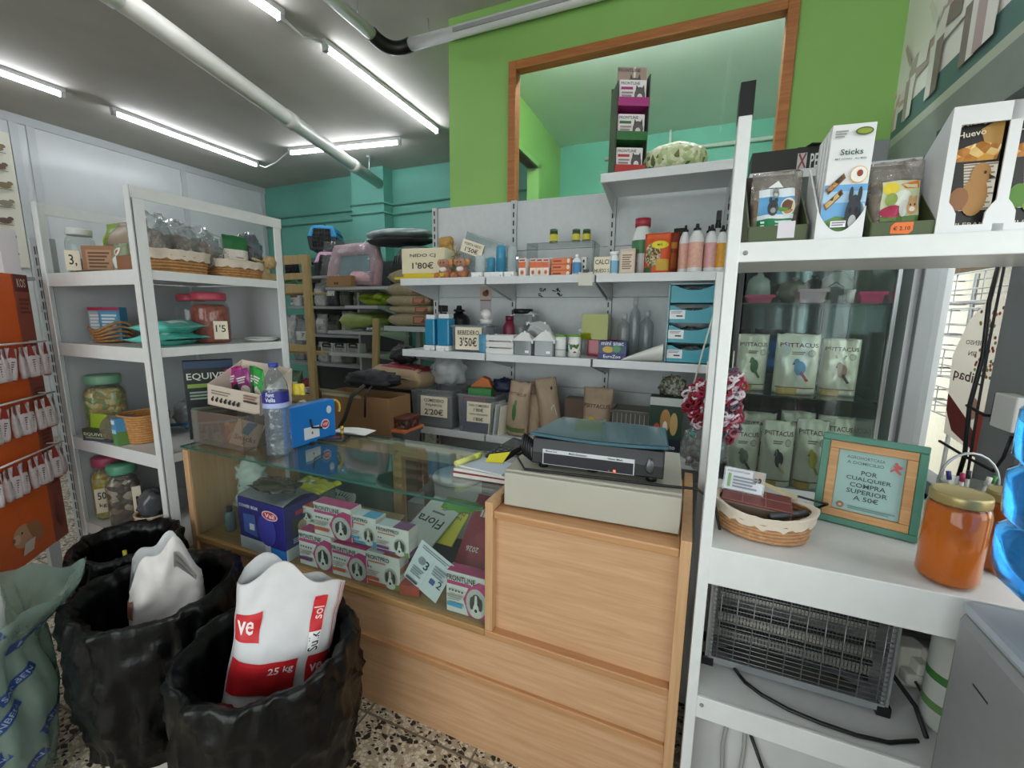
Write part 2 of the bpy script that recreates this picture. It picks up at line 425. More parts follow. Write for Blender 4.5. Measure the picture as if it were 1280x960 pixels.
wf = struct('window_1', G().box(ox0, ox1, 2.69, 2.696, oz0, oz1), clear('#f2f7f4', .98, .02, ior=1.18, gl='#6a6a6a'))
g = G(); t = .05
g.box(ox0-.01, ox0+t-.01, 2.615, 2.69, oz0, oz1+.01).box(ox1-t+.01, ox1+.01, 2.615, 2.69, oz0, oz1+.01).box(ox0+t-.01, ox1-t+.01, 2.617, 2.69, oz1-t+.01, oz1+.01).box(ox0+t-.01, ox1-t+.01, 2.617, 2.69, oz0, oz0+.03)
part('window_frame', g, PINE, wf, bev=.004)
g = G().tube([(-1.0, 4.87, 3.0), (.6, 4.87, 3.0), (.66, 4.6, 3.0), (.66, 2.9, 3.0)], .02, 8).tube([(-.35, 4.87, 3.0), (-.35, 4.87, 3.19)], .015, 6)
solo('ceiling_pipe', g, mat('#cfd3d0', .5), 'pale pipe under the ceiling of the room behind the glazed opening', 'pipe')
# window wall on the right
wy0, wy1, wz0, wz1 = -.9, 2.19, .74, 1.96
g = G().box(.78, .9, -2.2, 4.9, wz1+.16, 3.2).box(.78, .9, -2.2, 4.9, 0, wz0).box(.78, .9, wy1, 4.9, wz0, wz1+.16).box(.78, .9, -2.2, wy0, wz0, wz1+.16)
struct('wall_right', g, mat('#c9cbcd', .5, n=.05, ns=3))
g = G().box(.755, .9, -2.2, 2.65, wz1, wz1+.07).box(.765, .9, -2.2, 2.65, wz1+.07, wz1+.16)
struct('trim_3', g, mat('#8b928c', .5, n=.08, ns=6))
ALU = mat('#8d9092', .45, .15); ALUL = mat('#c4c8ca', .35, .3)
w2 = struct('window_2', G().box(.842, .848, wy0, wy1, wz0, wz1), clear('#f4f8f6', .98, .02, ior=1.3))
g = G()
for y0, y1, x0 in ((1.47, 1.63, .785), (1.40, 1.47, .80), (.10, .2, .80), (wy0, wy0+.06, .8), (wy1-.03, wy1, .8)): g.box(x0, .87, y0, y1, wz0, wz1)
g.box(.8, .87, wy0, wy1, wz1-.06, wz1).box(.8, .87, wy0, wy1, wz0, wz0+.05)
part('window_frame', g, ALU, w2, bev=.004)
part('window_sash', G().box(.79, .86, 1.20, 1.27, wz0+.05, wz1-.06).box(.79, .86, 1.20, 1.40, wz0+.05, wz0+.1), ALUL, w2, bev=.003)
struct('trim_4', G().box(.74, .9, wy0, wy1, wz0-.03, wz0), mat('#d5d7d6', .4))
# shop front behind the camera: a wide glazed opening
g = G().box(-6.3, -2.6, -2.3, -2.2, 0, 3.2).box(.5, .9, -2.3, -2.2, 0, 3.2).box(-2.6, .5, -2.3, -2.2, 2.5, 3.2).box(-2.6, .5, -2.3, -2.2, 0, .25)
struct('wall_front', g, mat('#9a9a96', .6))
w3 = struct('window_3', G().box(-2.6, .5, -2.27, -2.26, .25, 2.5), clear('#f4f8f6', .98, .02, ior=1.3))
g = G()
for x in (-2.6, -1.1, .44): g.box(x, x+.06, -2.29, -2.22, .25, 2.5)
g.box(-2.6, .5, -2.29, -2.22, 2.44, 2.5).box(-2.6, .5, -2.29, -2.22, .25, .31)
part('window_frame', g, ALU, w3)

# ---------------------------------------------------------------- lamps, pipes
TUBE = mat('#f4f8ff', em=LAMP)
def lamp(x0, y0, x1, y1, label):
    c = Vector(((x0+x1)/2, (y0+y1)/2, 3.2)); L = math.hypot(x1-x0, y1-y0)
    t = thing('strip_light', label, 'lamp', c, math.atan2(y1-y0, x1-x0), 'fluorescent strip lights on the ceiling')
    part('housing', G().box(-L/2, L/2, -.022, .022, -.035, 0), mat('#c8cacb', .4), t, bev=.003)
    g = G(); g.tube([(-L/2+.03, 0, -.055), (L/2-.03, 0, -.055)], .016, 10)
    part('tube', g, TUBE, t)
    for s in (-1, 1): part('end_cap', G().cbox(s*(L/2-.018), 0, -.075, .03, .035, .045), mat('#b9bbbc', .4), t)
lamp(-2.48, 2.50, -2.51, 3.99, 'long lit strip light on the ceiling next to the green partition')
lamp(-5.10, 2.52, -5.17, 4.03, 'lit strip light along the white panelled wall, nearer the teal wall')
lamp(-4.43, 3.86, -3.02, 4.06, 'lit strip light crosswise, nearest the teal wall, behind the white pipe')
lamp(-5.08, .75, -5.10, 2.2, 'lit strip light along the white panelled wall, cut by the edge of the view')
lamp(-2.54, .75, -2.50, 2.2, 'lit strip light above the counter end, mostly out of view at the top')
lamp(.1, .45, .1, 1.9, 'added unseen strip light on the ceiling right above the photographer')  # added out of view to brighten the mural and the counter
TUBE = mat('#f4f8ff', em=LAMP*5.5)
lamp(-1.2, 2.95, .5, 2.95, 'added hidden strip light brightening the room behind the glazed opening, by its front wall')  # added out of sight, with a stronger tube, to brighten this room's ceiling
TUBE = mat('#f4f8ff', em=LAMP)
lamp(-4.0, -1.6, -4.0, -.2, 'lit strip light on the ceiling behind the photographer')
lamp(-1.2, -1.6, -1.2, -.2, 'lit strip light on the ceiling above the shop front')
solo('lamp_cord', G().tube([(-5.17, 4.04, 3.16), (-5.0, 4.0, 3.1), (-4.7, 3.9, 3.09), (-4.45, 3.86, 3.16)], .008, 6), METW, 'white cable linking two strip lights near the teal wall', 'cable')
solo('lamp_cord', G().tube([(-2.52, 2.21, 3.17), (-2.5, 2.35, 3.13), (-2.48, 2.49, 3.17)], .008, 6), METW, 'short white cable between the two strip lights over the counter', 'cable')
t = thing('ceiling_pipe', 'thick white drain pipe slung under the ceiling to the teal column', 'pipe', (0, 0, 0))
a, b = Vector((-2.53, .1, 2.99)), Vector((-3.86, 4.7, 2.99))
part('pipe_body', G().tube([a, b], .062, 20), mat('#d2d0c8', .4, n=.05, ns=8), t)
for k in (.3, .62, .86): part('pipe_collar', G().tube([a.lerp(b, k-.012), a.lerp(b, k+.012)], .069, 20), mat('#cfccc2', .4), t)
for k in (.34, .93):
    p = a.lerp(b, k); part('hanger', G().tube([p+Vector((.04, 0, .04)), p+Vector((.05, 0, .21))], .008, 6).cbox(p.x+.05, p.y, 3.18, .05, .05, .02), STEEL, t)
t = thing('cable_conduit', 'white cable duct with a black corrugated elbow, hung near the green partition', 'pipe', (0, 0, 0))
c0, c1, c2, c3 = Vector((-2.0, .3, 3.08)), Vector((-2.0, 2.42, 3.08)), Vector((-1.84, 2.6, 3.08)), Vector((.75, 2.6, 3.08))
part('duct', G().tube([c0, c1], .036, 14), METW, t)
part('duct', G().tube([c2, c3], .036, 14), METW, t)
part('duct_lid', G().box(-1.5, .75, 2.562, 2.574, 3.062, 3.086).box(-2.014, -1.986, .3, 1.9, 3.04, 3.05), mat('#a9abab', .3, .3), t)
g = G(); pts = []; rr = []
for i in range(41):
    k = i/40; q = (1-k)**2*c1+2*k*(1-k)*Vector((-2.0, 2.6, 3.05))+k*k*c2; pts.append(q); rr.append(.037 if i % 2 else .043)
g.tube(pts, rr, 12); part('elbow', g, BLACK, t)
for p in (Vector((-2.0, 2.3, 3.1)), Vector((-1.7, 2.6, 3.1))): part('hanger_rod', G().tube([p, p+Vector((0, 0, .1))], .004, 5), STEEL, t)
# the mural above the window: dogs standing in a row on a teal band
def dog(u, v, s, c1, c2, kind=0):
    """standing dog seen from the side: body, legs, neck, head, ears, tail"""
    P = lambda pts, c: ('p', [(u+x*s*.42, v+y*s) for x, y in pts], c)
    o = [P([(-.32, .5), (-.2, .62), (.2, .6), (.34, .66), (.36, .45), (.25, .38), (-.1, .36), (-.3, .38)], c1)]
    for x in (-.3, -.2, .22, .32): o.append(P([(x-.05, 0), (x+.05, 0), (x+.06, .42), (x-.06, .42)], c2 if x in (-.2, .22) else c1))
    o.append(P([(.22, .6), (.38, .5), (.5, .82), (.36, .9)], c1))
    o.append(P([(.34, .8), (.5, .78), (.66, .8), (.66, .88), (.5, .98), (.36, .96)], c1))
    o.append(P([(.34, .95), (.42, .95), (.38, .76), (.3, .78)], c2))
    o.append(P([(-.32, .56), (-.28, .62), (-.46, .86), (-.5, .82)], c1))
    o.append(P([(-.1, .6), (.12, .6), (.1, .42), (-.12, .45)], c2))
    return o
items = [('r', 0, 0, 1, 1, '#f3f1e8'), ('r', 0, .04, 1, .13, '#5d7d76'), ('r', 0, 0, 1, .04, '#b9bfae')]
for u, s, a, b in ((.035, .22, '#d9b9b4', '#efe6e0'), (.10, .36, '#b9aca4', '#efece6'), (.19, .42, '#e9e6de', '#8a7f78'), (.33, .52, '#bda7a6', '#efeae4'), (.47, .62, '#7d7370', '#e8e4dc'), (.66, .6, '#8f8176', '#d9cfc4'), (.85, .66, '#55504c', '#bdb4aa')):
    items += dog(u, .07, s, a, b)
t = thing('mural', 'painted mural of standing dogs on the wall above the window', 'mural', (.7785, 1.35, 2.125), -PI/2)
part('mural_board', G().box(-1.3, 1.3, 0, .0012, 0, 1.07), mat('#f3f1e8', .7), t)
prt(t, 'painted_dogs', 2.6, 1.07, items, (0, -.0005, 0), rough=.7)
# poster of little birds on the white panelled wall
t = thing('bird_picture', 'cream poster with rows of small birds on the white panelled wall', 'poster', (-6.175, 1.62, 1.75), PI/2)
part('poster_sheet', G().box(-.58, .58, -.004, 0, 0, 1.25), mat('#e6e3d2', .6), t)
items = []; R0 = rnd(4)
for j in range(7):
    for i in range(6):
        u, v = .1+i*.16+R0.uniform(-.02, .02), .08+j*.13; c = R0.choice(['#5d5a52', '#7a6a4c', '#4c5a4a', '#8a8070', '#6a4f45'])
        items += [('e', u, v, .04, .022, c), ('e', u+.035, v+.02, .018, .014, c), ('p', [(u-.03, v), (u-.09, v-.02), (u-.03, v-.012)], c), ('r', u-.05, v-.03, u+.05, v-.026, '#777')] if 0 else \
                 [('e', u, v, .04, .022, c), ('e', u+.035, v+.02, .018, .014, c), ('p', [(u-.03, v), (u-.09, v-.02), (u-.03, v-.012)], c), ('r', u-.05, v-.03, u+.05, v-.026, '#777066')]
prt(t, 'birds_print', 1.16, 1.25, items, (0, -.0045, 0))

# ================================================================ outside the window
struct('exterior_ground', G().box(.95, 9, -9, 9, -.3, -.02), mat('#a89d8c', .8))
struct('exterior_wall', G().box(2.1, 2.3, 2.35, 9, -.02, 3.2), mat('#e3dccb', .8, n=.05))
g = G(); g.add([(1.3, 2.0, 1.72), (1.3, 5, 1.72), (2.09, 5, 2.05), (2.09, 2.0, 2.05), (1.3, 2.0, 1.60), (1.3, 5, 1.60)], [(0, 1, 2, 3), (4, 5, 1, 0)])
solo('awning_canopy', g, mat('#8b6b48', .8, n=.1), 'brown awning hanging outside above the window', 'awning')
t = thing('wire_rack', 'wire display rack standing outside the window', 'rack', (1.16, 2.25, -.02))
for i, z in enumerate((.95, 1.12, 1.30, 1.45)):
    g = G()
    for q in (0, .05, .12):
        g.tube([(-.1, -.7, z+q), (.12, -.7, z+q), (.12, .75, z+q), (-.1, .75, z+q)], .0035, 5, closed=True)
    for k in range(8): y = -.7+k*.2; g.tube([(.12, y, z), (-.1, y, z), (-.1, y, z+.12)], .003, 5)
    part('wire_basket', g, STEEL, t)
for y in (-.6, .65): part('upright', G().tube([(.12, y, 0), (.12, y, 1.6)], .01, 8), STEEL, t)
def flower_pot(x, y, z, r, pot, cols, label, s):
    t = thing('potted_flower', label, 'plant', (x, y, z+.001), 0, 'flower pots outside the window')
    part('pot', G().lathe([(r*.6, 0), (r*.8, r*1.2), (r*.88, r*1.2), (r*.88, r*1.3)], n=16), mat(pot, .6), t)
    g = G(); Q = rnd(s)
    for i in range(90):
        a, e, q = Q.uniform(0, 2*PI), Q.uniform(.1, 1.4), Q.uniform(.5, 1.25)*r
        p = Vector((math.cos(a)*math.cos(e)*q, math.sin(a)*math.cos(e)*q, r*1.2+math.sin(e)*q)); d = Vector((Q.uniform(-1, 1), Q.uniform(-1, 1), Q.uniform(-.3, .8))).normalized()*r*.3; e2 = d.orthogonal().normalized()*r*.12
        g.add([p-d, p+e2, p+d, p-e2], [(0, 1, 2, 3)], i % len(cols))
    part('blossoms', g, [mat(c, .7) for c in cols], t)
flower_pot(1.55, 1.72, 1.0, .17, '#c0492f', ['#7d4a78', '#8f3f4c', '#4f6b37', '#a06a92'], 'purple flowers in a red pot on a stand outside', 1)
flower_pot(1.6, 2.05, .62, .2, '#8a5a48', ['#5f7d3c', '#7a9a4c', '#c9b03c', '#4c6b35'], 'low leafy plant in a clay pot outside the window', 2)
flower_pot(1.5, 1.42, .55, .2, '#7d8a5f', ['#6f9a4f', '#8ab05f', '#b6c98a', '#5a7d45'], 'pale green bushy plant outside by the mullion', 3)
solo('plant_bench', G().box(1.35, 1.9, 1.2, 2.3, .5, .55).box(1.4, 1.44, 1.25, 1.29, -.02, .5).box(1.4, 1.44, 2.2, 2.24, -.02, .5).box(1.82, 1.86, 1.25, 1.29, -.02, .5).box(1.82, 1.86, 2.2, 2.24, -.02, .5), mat('#9a6f5c', .7), 'reddish bench carrying flower pots outside', 'bench')
solo('plant_stand', G().box(1.42, 1.68, 1.6, 1.86, .97, 1.0).cbox(1.55, 1.73, .552, .05, .05, .418), mat('#7a4f3c', .7), 'small stand lifting the red flower pot outside', 'stand')
# reversed product sticker on the window glass
t = thing('window_sticker', 'bottle-shaped kibble advertisement stuck on the window glass, seen from behind', 'sticker', (.838, 1.80, .93), -PI/2)
part('sticker_film', G().prism([(-.13, .03), (-.16, .3), (-.1, .42), (-.01, .49), (.05, .5), (.1, .45), (.12, .3), (.11, .0), (-.02, .02)], 0, .0008), translucent('#eeebe4'), t)
it = [('t', 'PIENSO', .42, .70, .30, '#5b5048', .03, 0, 1), ('t', 'SIN', .42, .63, .14, '#5b5048', .03, 0, 1), ('t', 'Dibaq', .42, .47, .52, '#5a2a2c', .09, -.05, 1), ('p', [(.12, .34), (.5, .22), (.75, .12), (.75, .03), (.3, .1), (.14, .22)], '#7d2a2a')]
Q = rnd(9)
for i in range(46): it.append(('e', Q.uniform(.56, .82), Q.uniform(.5, .92), .02, .011, Q.choice(['#b5562f', '#a33f2c', '#d48a4c', '#c9743c', '#8a9a4c'])))
it += [('p', [(.8, .02), (.93, .02), (.95, .3), (.82, .3)], '#c0483a'), ('e', .72, .3, .09, .07, '#d9a48a')]
prt(t, 'film_print', .32, .5, it, (-.02, -.0005, 0))
# ================================================================ white wall shelving behind the counter
S1, S2, S3, ST = 1.555, 1.128, .648, 2.025
UX = [-1.665, -1.085, -.472, .125]
t = thing('gondola_shelving', 'long white slotted wall shelving behind the counter against the green partition', 'shelving', (0, 0, 0))
SHM = mat('#d5d8d9', .4, n=.03); BACKM = mat('#c9cdce', .45, n=.04)
for i in range(3):
    g = G(); zs = [0, .4, .62, .9, 1.17, 1.46, 1.75, 2.05]
    for a, b in zip(zs, zs[1:]): g.box(UX[i]+.018, UX[i+1]-.018, 2.605, 2.625, a+.0015, b-.0015)
    part('back_panel', g, BACKM, t)
for x in UX:
    u = part('upright', G().box(x-.017, x+.017, 2.585, 2.63, 0, 2.05), mat('#c0c3c4', .4), t)
    g = G()
    for k in range(40): g.cbox(x, 2.584, .05+k*.05, .008, .003, .03)
    part('slot_pattern', g, BLACK, u)
def gshelf(x0, x1, z, y0=2.2, y1=2.6, parent=None, lip=.04):
    s = part('shelf', G().box(x0, x1, y0+.002, y1-.02, z-.014, z-.0015).box(x0, x1, y0-.012, y0+.002, z-lip, z+.001), SHM, parent, bev=.002)
    for x in (x0+.004, x1-.006):
        g = G().add([(x, y0, z-.012), (x, y1-.02, z-.012), (x, y1-.02, z-.12), (x, y0, z-lip), (x+.003, y0, z-.012), (x+.003, y1-.02, z-.012), (x+.003, y1-.02, z-.12), (x+.003, y0, z-lip)],
                    [(0, 1, 2, 3), (7, 6, 5, 4), (0, 3, 7, 4), (3, 2, 6, 7), (2, 1, 5, 6), (1, 0, 4, 5)])
        part('bracket', g, SHM, s)
for z in (S1, S2, S3):
    for i in range(3): gshelf(UX[i]+.006, UX[i+1]-.004, z, parent=t)
gshelf(UX[2]+.006, UX[3]-.004, ST, parent=t)
for i in range(3): part('shelf', G().box(UX[i]+.006, UX[i+1]-.004, 2.2, 2.6, .0, .12), SHM, t)

# ================================================================ the counter
OAK = woodmat('#d2a883', '#ba8f68', .42, 0); OAKE = woodmat('#c49468', '#ad7d52', .42, 0); OAKV = woodmat('#cda57c', '#b68c62', .42, 2)
DWOOD = woodmat('#b08a5e', '#94703f', .5, 0)
GL = clear('#edf5f1', .985, .02); GLE = mat('#2f5c50', .2)
CX0, CX1, CM, CY, CB = -1.85, .035, -.487, 1.02, 1.44
ct = thing('shop_counter', 'oak shop counter with a glazed display and a taller cash desk end', 'counter', (0, 0, 0))
part('end_panel', G().box(CX0, CX0+.03, CY-.012, CB, 0, .80), OAKV, ct, bev=.002)
part('end_panel', G().box(CX1-.025, CX1, CY-.012, CB+.05, 0, .835), OAKV, ct, bev=.002)
part('divider_panel', G().box(CM-.012, CM+.012, CY-.012, CB, .437, .835), OAKV, ct, bev=.002)
part('base_panel', G().box(CX0+.03, CX1-.025, CY, CY+.02, 0, .25), OAK, ct)
part('rail', G().box(CX0+.03, CX1-.025, CY-.014, CY+.02, .25, .272), OAKE, ct, bev=.003)
part('lower_panel', G().box(CX0+.03, CX1-.025, CY-.002, CY+.02, .272, .415), OAK, ct)
part('display_floor', G().box(CX0+.03, CM-.012, CY-.014, CB-.01, .415, .4385), DWOOD, ct, bev=.003)
part('rail', G().box(CM-.012, CX1-.025, CY-.014, CY+.02, .415, .437), OAKE, ct, bev=.003)
part('desk_panel', G().box(CM+.012, CX1-.025, CY+.012, CY+.03, .437, .79), OAK, ct)
part('desk_top', G().box(CM+.012, CX1-.025, CY-.008, CB+.04, .787, .8105), OAKE, ct, bev=.004)
part('glass_front', G().box(CX0+.03, CM-.013, CY-.002, CY+.004, .441, .811), clear('#f0f6f3', .985, .02, ior=1.25), ct)
g = G().box(CX0+.005, CM-.014, CY-.02, CB+.01, .812, .8185); g.mi = [0, 0, 1, 1, 1, 1]
part('glass_top', g, [GL, GLE], ct)
part('back_rail', G().box(CX0+.03, CM-.012, CB-.045, CB-.005, .765, .811), woodmat('#b79c72', '#a08458', .5, 0), ct)
for x in (-1.72, -1.105, -.56): part('back_post', G().box(x-.022, x+.022, CB-.04, CB-.01, .44, .765), woodmat('#b08a5a', '#94703f', .5, 2), ct)
part('back_door', G().box(-1.69, -1.14, CB-.03, CB-.024, .44, .765), clear('#4f7d70', .55, .05), ct)

# ================================================================ slotted white shelf unit at the counter's far end
L1, L2, L3, L4 = 1.50, 1.20, .765, .345
LX0, LX1, LY0, LY1 = -2.655, -1.925, .975, 1.60
t = thing('angle_shelving', 'white angle-iron shelf unit with jars and baskets, beside the counter end', 'shelving', (0, 0, 0))
def angle_post(x, y, h, sx, sy, parent, nm='post'):
    return part(nm, G().box(x, x+.042*sx, y, y+.004*sy, 0, h).box(x, x+.004*sx, y, y+.042*sy, 0, h) if 0 else
        G().box(min(x, x+.042*sx), max(x, x+.042*sx), min(y, y+.006*sy), max(y, y+.006*sy), 0, h).box(min(x, x+.006*sx), max(x, x+.006*sx), min(y, y+.042*sy), max(y, y+.042*sy), 0, h), METW, parent, bev=.0015)
for x, sx in ((LX0, 1), (LX1, -1)):
    for y, sy in ((LY0, 1), (LY1, -1)): angle_post(x, y, 1.80, sx, sy, t)
part('top_bar', G().box(LX0-.003, LX0+.003, LY0, LY1, 1.755, 1.80), METW, t)
part('top_bar', G().box(LX1-.003, LX1+.003, LY0, LY1, 1.755, 1.80), METW, t)
for z in (L1, L2, L3, L4):
    part('shelf', G().box(LX0+.01, LX1-.008, LY0+.008, LY1-.01, z-.014, z-.0015).box(LX0+.02, LX1-.03, LY0+.004, LY0+.01, z-.055, z+.001).box(LX1-.012, LX1-.006, LY0+.03, LY1-.03, z-.035, z+.001), METW, t)
part('back_panel', G().box(LX0+.01, LX1-.03, LY1-.014, LY1-.008, .12, L1-.02), mat('#b7bbbd', .5), t)
part('side_panel', G().box(LX0+.006, LX0+.012, LY0+.03, LY1-.03, .12, L1-.02), mat('#b4b8ba', .5), t)
part('shelf', G().box(LX0+.01, LX1-.008, LY0+.008, LY1-.01, .05, .062), METW, t)

# ================================================================ white shelf unit by the window
RX0, RX1, RY0, RY1 = .052, .77, 1.02, 1.50
R1, R2, R3, R4 = 1.50, .828, .437, .07
t = thing('angle_shelving', 'white angle-iron shelf unit with a deep table shelf, under the window', 'shelving', (0, 0, 0))
PG = mat('#b3b6b7', .4)
for x in (RX0, RX1-.03):
    for y in (RY0, RY1-.045):
        if y > RY0 and x > RX0: continue
        p = part('post', G().box(x, x+.024, y-.006, y+.042, 0, 1.80 if y == RY0 else R1-.016), METW, t, bev=.002)
        if y == RY0: part('post_cap', G().box(x-.001, x+.025, y-.0075, y+.043, 1.74, 1.801), BLACK, p)
for z, h in ((R1, .038), (R2, .09), (R3, .058), (R4, .06)):
    part('shelf', G().box(RX0+.02, RX1, RY0+.004, RY1, z-.016, z-.0015).box(RX0+.022, RX1, RY0-.004, RY0+.006, z-h, z+.001), METW, t, bev=.002)
for z in (R1, R3):
    part('screw', G().lathe([(.005, 0), (.004, .003), (0, .004)], n=10), GREY, t, (RX0+.035, RY0-.004, z-.02), (PI/2, 0, 0))
part('back_panel', G().box(RX0+.03, RX1, RY1-.012, RY1-.004, R3+.0, R2-.02), mat('#cbcdce', .5), t)
part('kick_panel', G().box(RX0+.03, RX1, 1.135, 1.145, .0, R3-.062), mat('#d3d4d3', .5, n=.05, ns=12), t)
# glazed cabinet in the corner
KX0, KX1, KY0, KY1 = .17, .70, 2.06, 2.56
K0, KA, KB, KH = .60, 1.027, 1.413, 1.89
t = thing('glass_cabinet', 'glass display cabinet with bagged bird food in the corner by the window', 'cabinet', (0, 0, 0))
CG = clear('#e8f1ee', .965, .02, ior=1.35); FR = mat('#3a3c3d', .4, .3)
part('plinth', G().box(KX0, KX1, KY0, KY1, 0, K0), mat('#9fa3a4', .5), t)
part('mirror_back', G().box(KX0+.01, KX1-.01, KY1-.012, KY1-.006, K0, KH), mat('#4c5558', .04, 1.), t)
part('glass_side', G().box(KX0+.002, KX0+.007, KY0, KY1, K0, KH), CG, t)
part('glass_side', G().box(KX1-.007, KX1-.002, KY0, KY1, K0, KH), CG, t)
part('glass_front', G().box(KX0+.02, KX1-.02, KY0+.004, KY0+.009, K0, KH), clear('#eef5f2', .98, .02, ior=1.3), t)
for x in (KX0, KX1-.012):
    for y in (KY0, KY1-.012): part('corner_post', G().box(x, x+.012, y, y+.012, K0, KH), FR if x == KX0 else STEEL, t)
part('top_board', G().box(KX0-.005, KX1+.005, KY0-.005, KY1, KH, KH+.03), mat('#c8cacb', .4), t)
for z in (KA, KB):
    g = G().box(KX0+.012, KX1-.012, KY0+.015, KY1-.015, z-.0075, z-.0015); g.mi = [0, 0, 1, 1, 1, 1]
    part('glass_shelf', g, [CG, mat('#20352f', .2)], t)
# ================================================================ goods on the wall shelving
def bottle(name, label, loc, w, h, body, cap, band=None, capkind='screw', neck=.3, group=None, bandc=None, sq=1.):
    """bottle of width w and height h: body with shoulder, cap or spray head, label band"""
    r = w/2; t = thing(name, label, 'bottle', loc, 0, group); hb = h*(.72 if capkind == 'spray' else .86)
    part('bottle_body', G().lathe([(r*.92, 0), (r, h*.03), (r, hb*.78), (r*.85, hb*.88), (r*neck*1.1, hb*.97), (r*neck, hb), (r*neck, hb+.004)], n=18), body, t)
    if capkind == 'spray':
        g = G().cyl(0, 0, hb, hb+h*.09, r*.42, r*.34, 12).box(-r*.3, r*.3, -r*1.1, r*.5, hb+h*.1, hb+h*.25).box(-r*.12, r*.12, -r*.95, -r*.75, hb+h*.0, hb+h*.12)
        part('spray_head', g, cap, t, bev=.002)
    elif capkind == 'pump':
        part('cap', G().cyl(0, 0, hb, hb+h*.05, r*.55, r*.5, 14).cyl(0, 0, hb+h*.05, h, r*.28, r*.22, 12), cap, t)
    else: part('cap', G().cyl(0, 0, hb, h, r*max(neck*1.25, .3), None, 18), cap, t)
    if band:
        q = r*1.006; b = hb*(bandc or .12)
        part('label_band', G().lathe([(q, b), (q, hb*.72)], n=18, caps=False), band, t)
    return t
def price_card(parent, loc, w, h, lines, rot=(0, 0, 0), name='price_card', bg='#e6dcc4'):
    part(name, G().box(-w/2, w/2, 0, .0016, 0, h), mat(bg, .6), parent, loc, rot)
    it = [('t', s, .5, y, tw, '#2a241f', th) for s, y, tw, th in lines]
    c = Vector(loc)+Matrix.Rotation(rot[2], 3, 'Z') @ Vector((0, -.0006, 0)) if not rot[0] and not rot[1] else Vector(loc)
    if rot[0] or rot[1]:
        from mathutils import Euler
        c = Vector(loc)+Euler(rot).to_matrix() @ Vector((0, -.0006, 0))
    prt(parent, 'handwriting', w, h, it, c, rot)
def paper_item(*a, **k): pass
YI = 2.30      # where most things stand on the shelf
# --- upper shelf
x, w, h = span(507, 556, 311, YI, S1+.035)
g = G().box(-w*.62, w*.5, -.085, .085, 0, .014).box(-w*.4, w*.6, -.08, .09, .014, .034)
solo('yellow_book', g, [mat('#c9b21f', .5)], 'yellow booklet under the cream carton on the upper wall shelf', 'book', (x, YI+.02, S1), .05)
t = thing('cream_carton', 'cream carton with a handwritten price, on the yellow booklet', 'box', (x, YI+.01, S1+.036), .12)
part('carton_body', G().cbox(0, .04, 0, w, .15, h), mat('#d8cfb0', .5), t, bev=.002)
prt(t, 'handwriting', w, h, [('t', 'NIDO CJ', .5, .7, .6, INK, .16), ('t', "1'80€", .5, .32, .5, INK, .26)], (0, -.036, 0))
# bundle of dried fibre and coil of twine
t = thing('fibre_nest', 'bundle of pale straw fibres tied with wire, behind the cream carton', 'nesting bundle', (at(562, 330, Y=2.42).x, 2.45, S1))
g = G(); Q = rnd(3)
for i in range(70):
    a = Q.uniform(0, 6.28); r = Q.uniform(.02, .085); z = Q.uniform(.03, .2)
    g.tube([(math.cos(a+k*.5)*r*(1+.2*k % .3), math.sin(a+k*.5)*r*.7, z+k*.012*Q.uniform(-1, 1)) for k in range(6)], .0022, 4, i % 3)
part('fibres', g, [mat('#b39a62', .8), mat('#8d8672', .8), mat('#d1c39a', .8)], t)
part('straw_roll', G().tube([(-.06, -.02, .24), (.01, -.03, .24)], .035, 12).tube([(-.065, -.02, .19), (.012, -.03, .19)], .033, 12), mat('#b98f4f', .8, n=.3, ns=120, b=.4), t)
t = thing('twine_coil', 'coil of grey green twine lying behind the cream carton', 'coil', (at(548, 330, Y=2.36).x, 2.40, S1))
g = G()
for i in range(9):
    r = .02+.006*i; g.tube([(math.cos(k*.42)*r, -.02+.006*math.sin(i*3+k), .085+math.sin(k*.42)*r) for k in range(15)], .003, 5, closed=True)
part('twine', g, mat('#7b7d68', .8), t)
# tilted clear bin with its price card
t = thing('clear_bin', 'clear plastic bin lying tilted, with a card for nest holders', 'bin', (at(597, 345, Y=2.36).x, 2.42, S1+.046), .0, rot=(0, .32, .1))
CP = clear('#e6ecec', .88, .08)
part('bin_body', G().box(-.13, .13, -.09, .09, .0, .003).box(-.13, -.127, -.09, .09, 0, .2).box(.127, .13, -.09, .09, 0, .2).box(-.13, .13, -.09, -.087, 0, .2).box(-.13, .13, .087, .09, 0, .2), CP, t)
price_card(t, (-.065, -.10, .08), .14, .075, [('PORTA NIDO', .73, .78, .2), ("1'50€", .32, .6, .36)])
# two plush toys
def plush(cx, label):
    t = thing('plush_toy', label, 'toy', (at(cx, 343, Y=2.28).x, 2.29, S1), 0, 'plush toys on the upper wall shelf')
    part('toy_body', G().ball(0, 0, .04, .042, .038, .042, 14, 0, .08, 6), mat('#a97a63', .9, n=.2, b=.5, bs=200), t)
    part('head', G().ball(0, -.012, .088, .034, .03, .03, 14, 0, .06, 6).ball(0, -.04, .08, .014, .014, .012, 10), mat('#b0806a', .9, n=.2, b=.5, bs=200), t)
    for s in (-1, 1):
        part('ear', G().ball(s*.037, -.005, .098, .018, .009, .02, 12), mat('#c4895a', .9), t)
        part('foot', G().ball(s*.034, -.04, .019, .02, .026, .019, 12), mat('#b9764c', .9), t)
        part('eye', G().ball(s*.012, -.042, .094, .004, n=8), BLACK, t)
    part('bib', G().ball(0, -.03, .056, .024, .014, .016, 12), mat('#e2dcd8', .9), t)
    return t
plush(556, 'brown plush mouse beside the cream carton'); plush(577, 'brown plush mouse beside the clear cage drinkers')
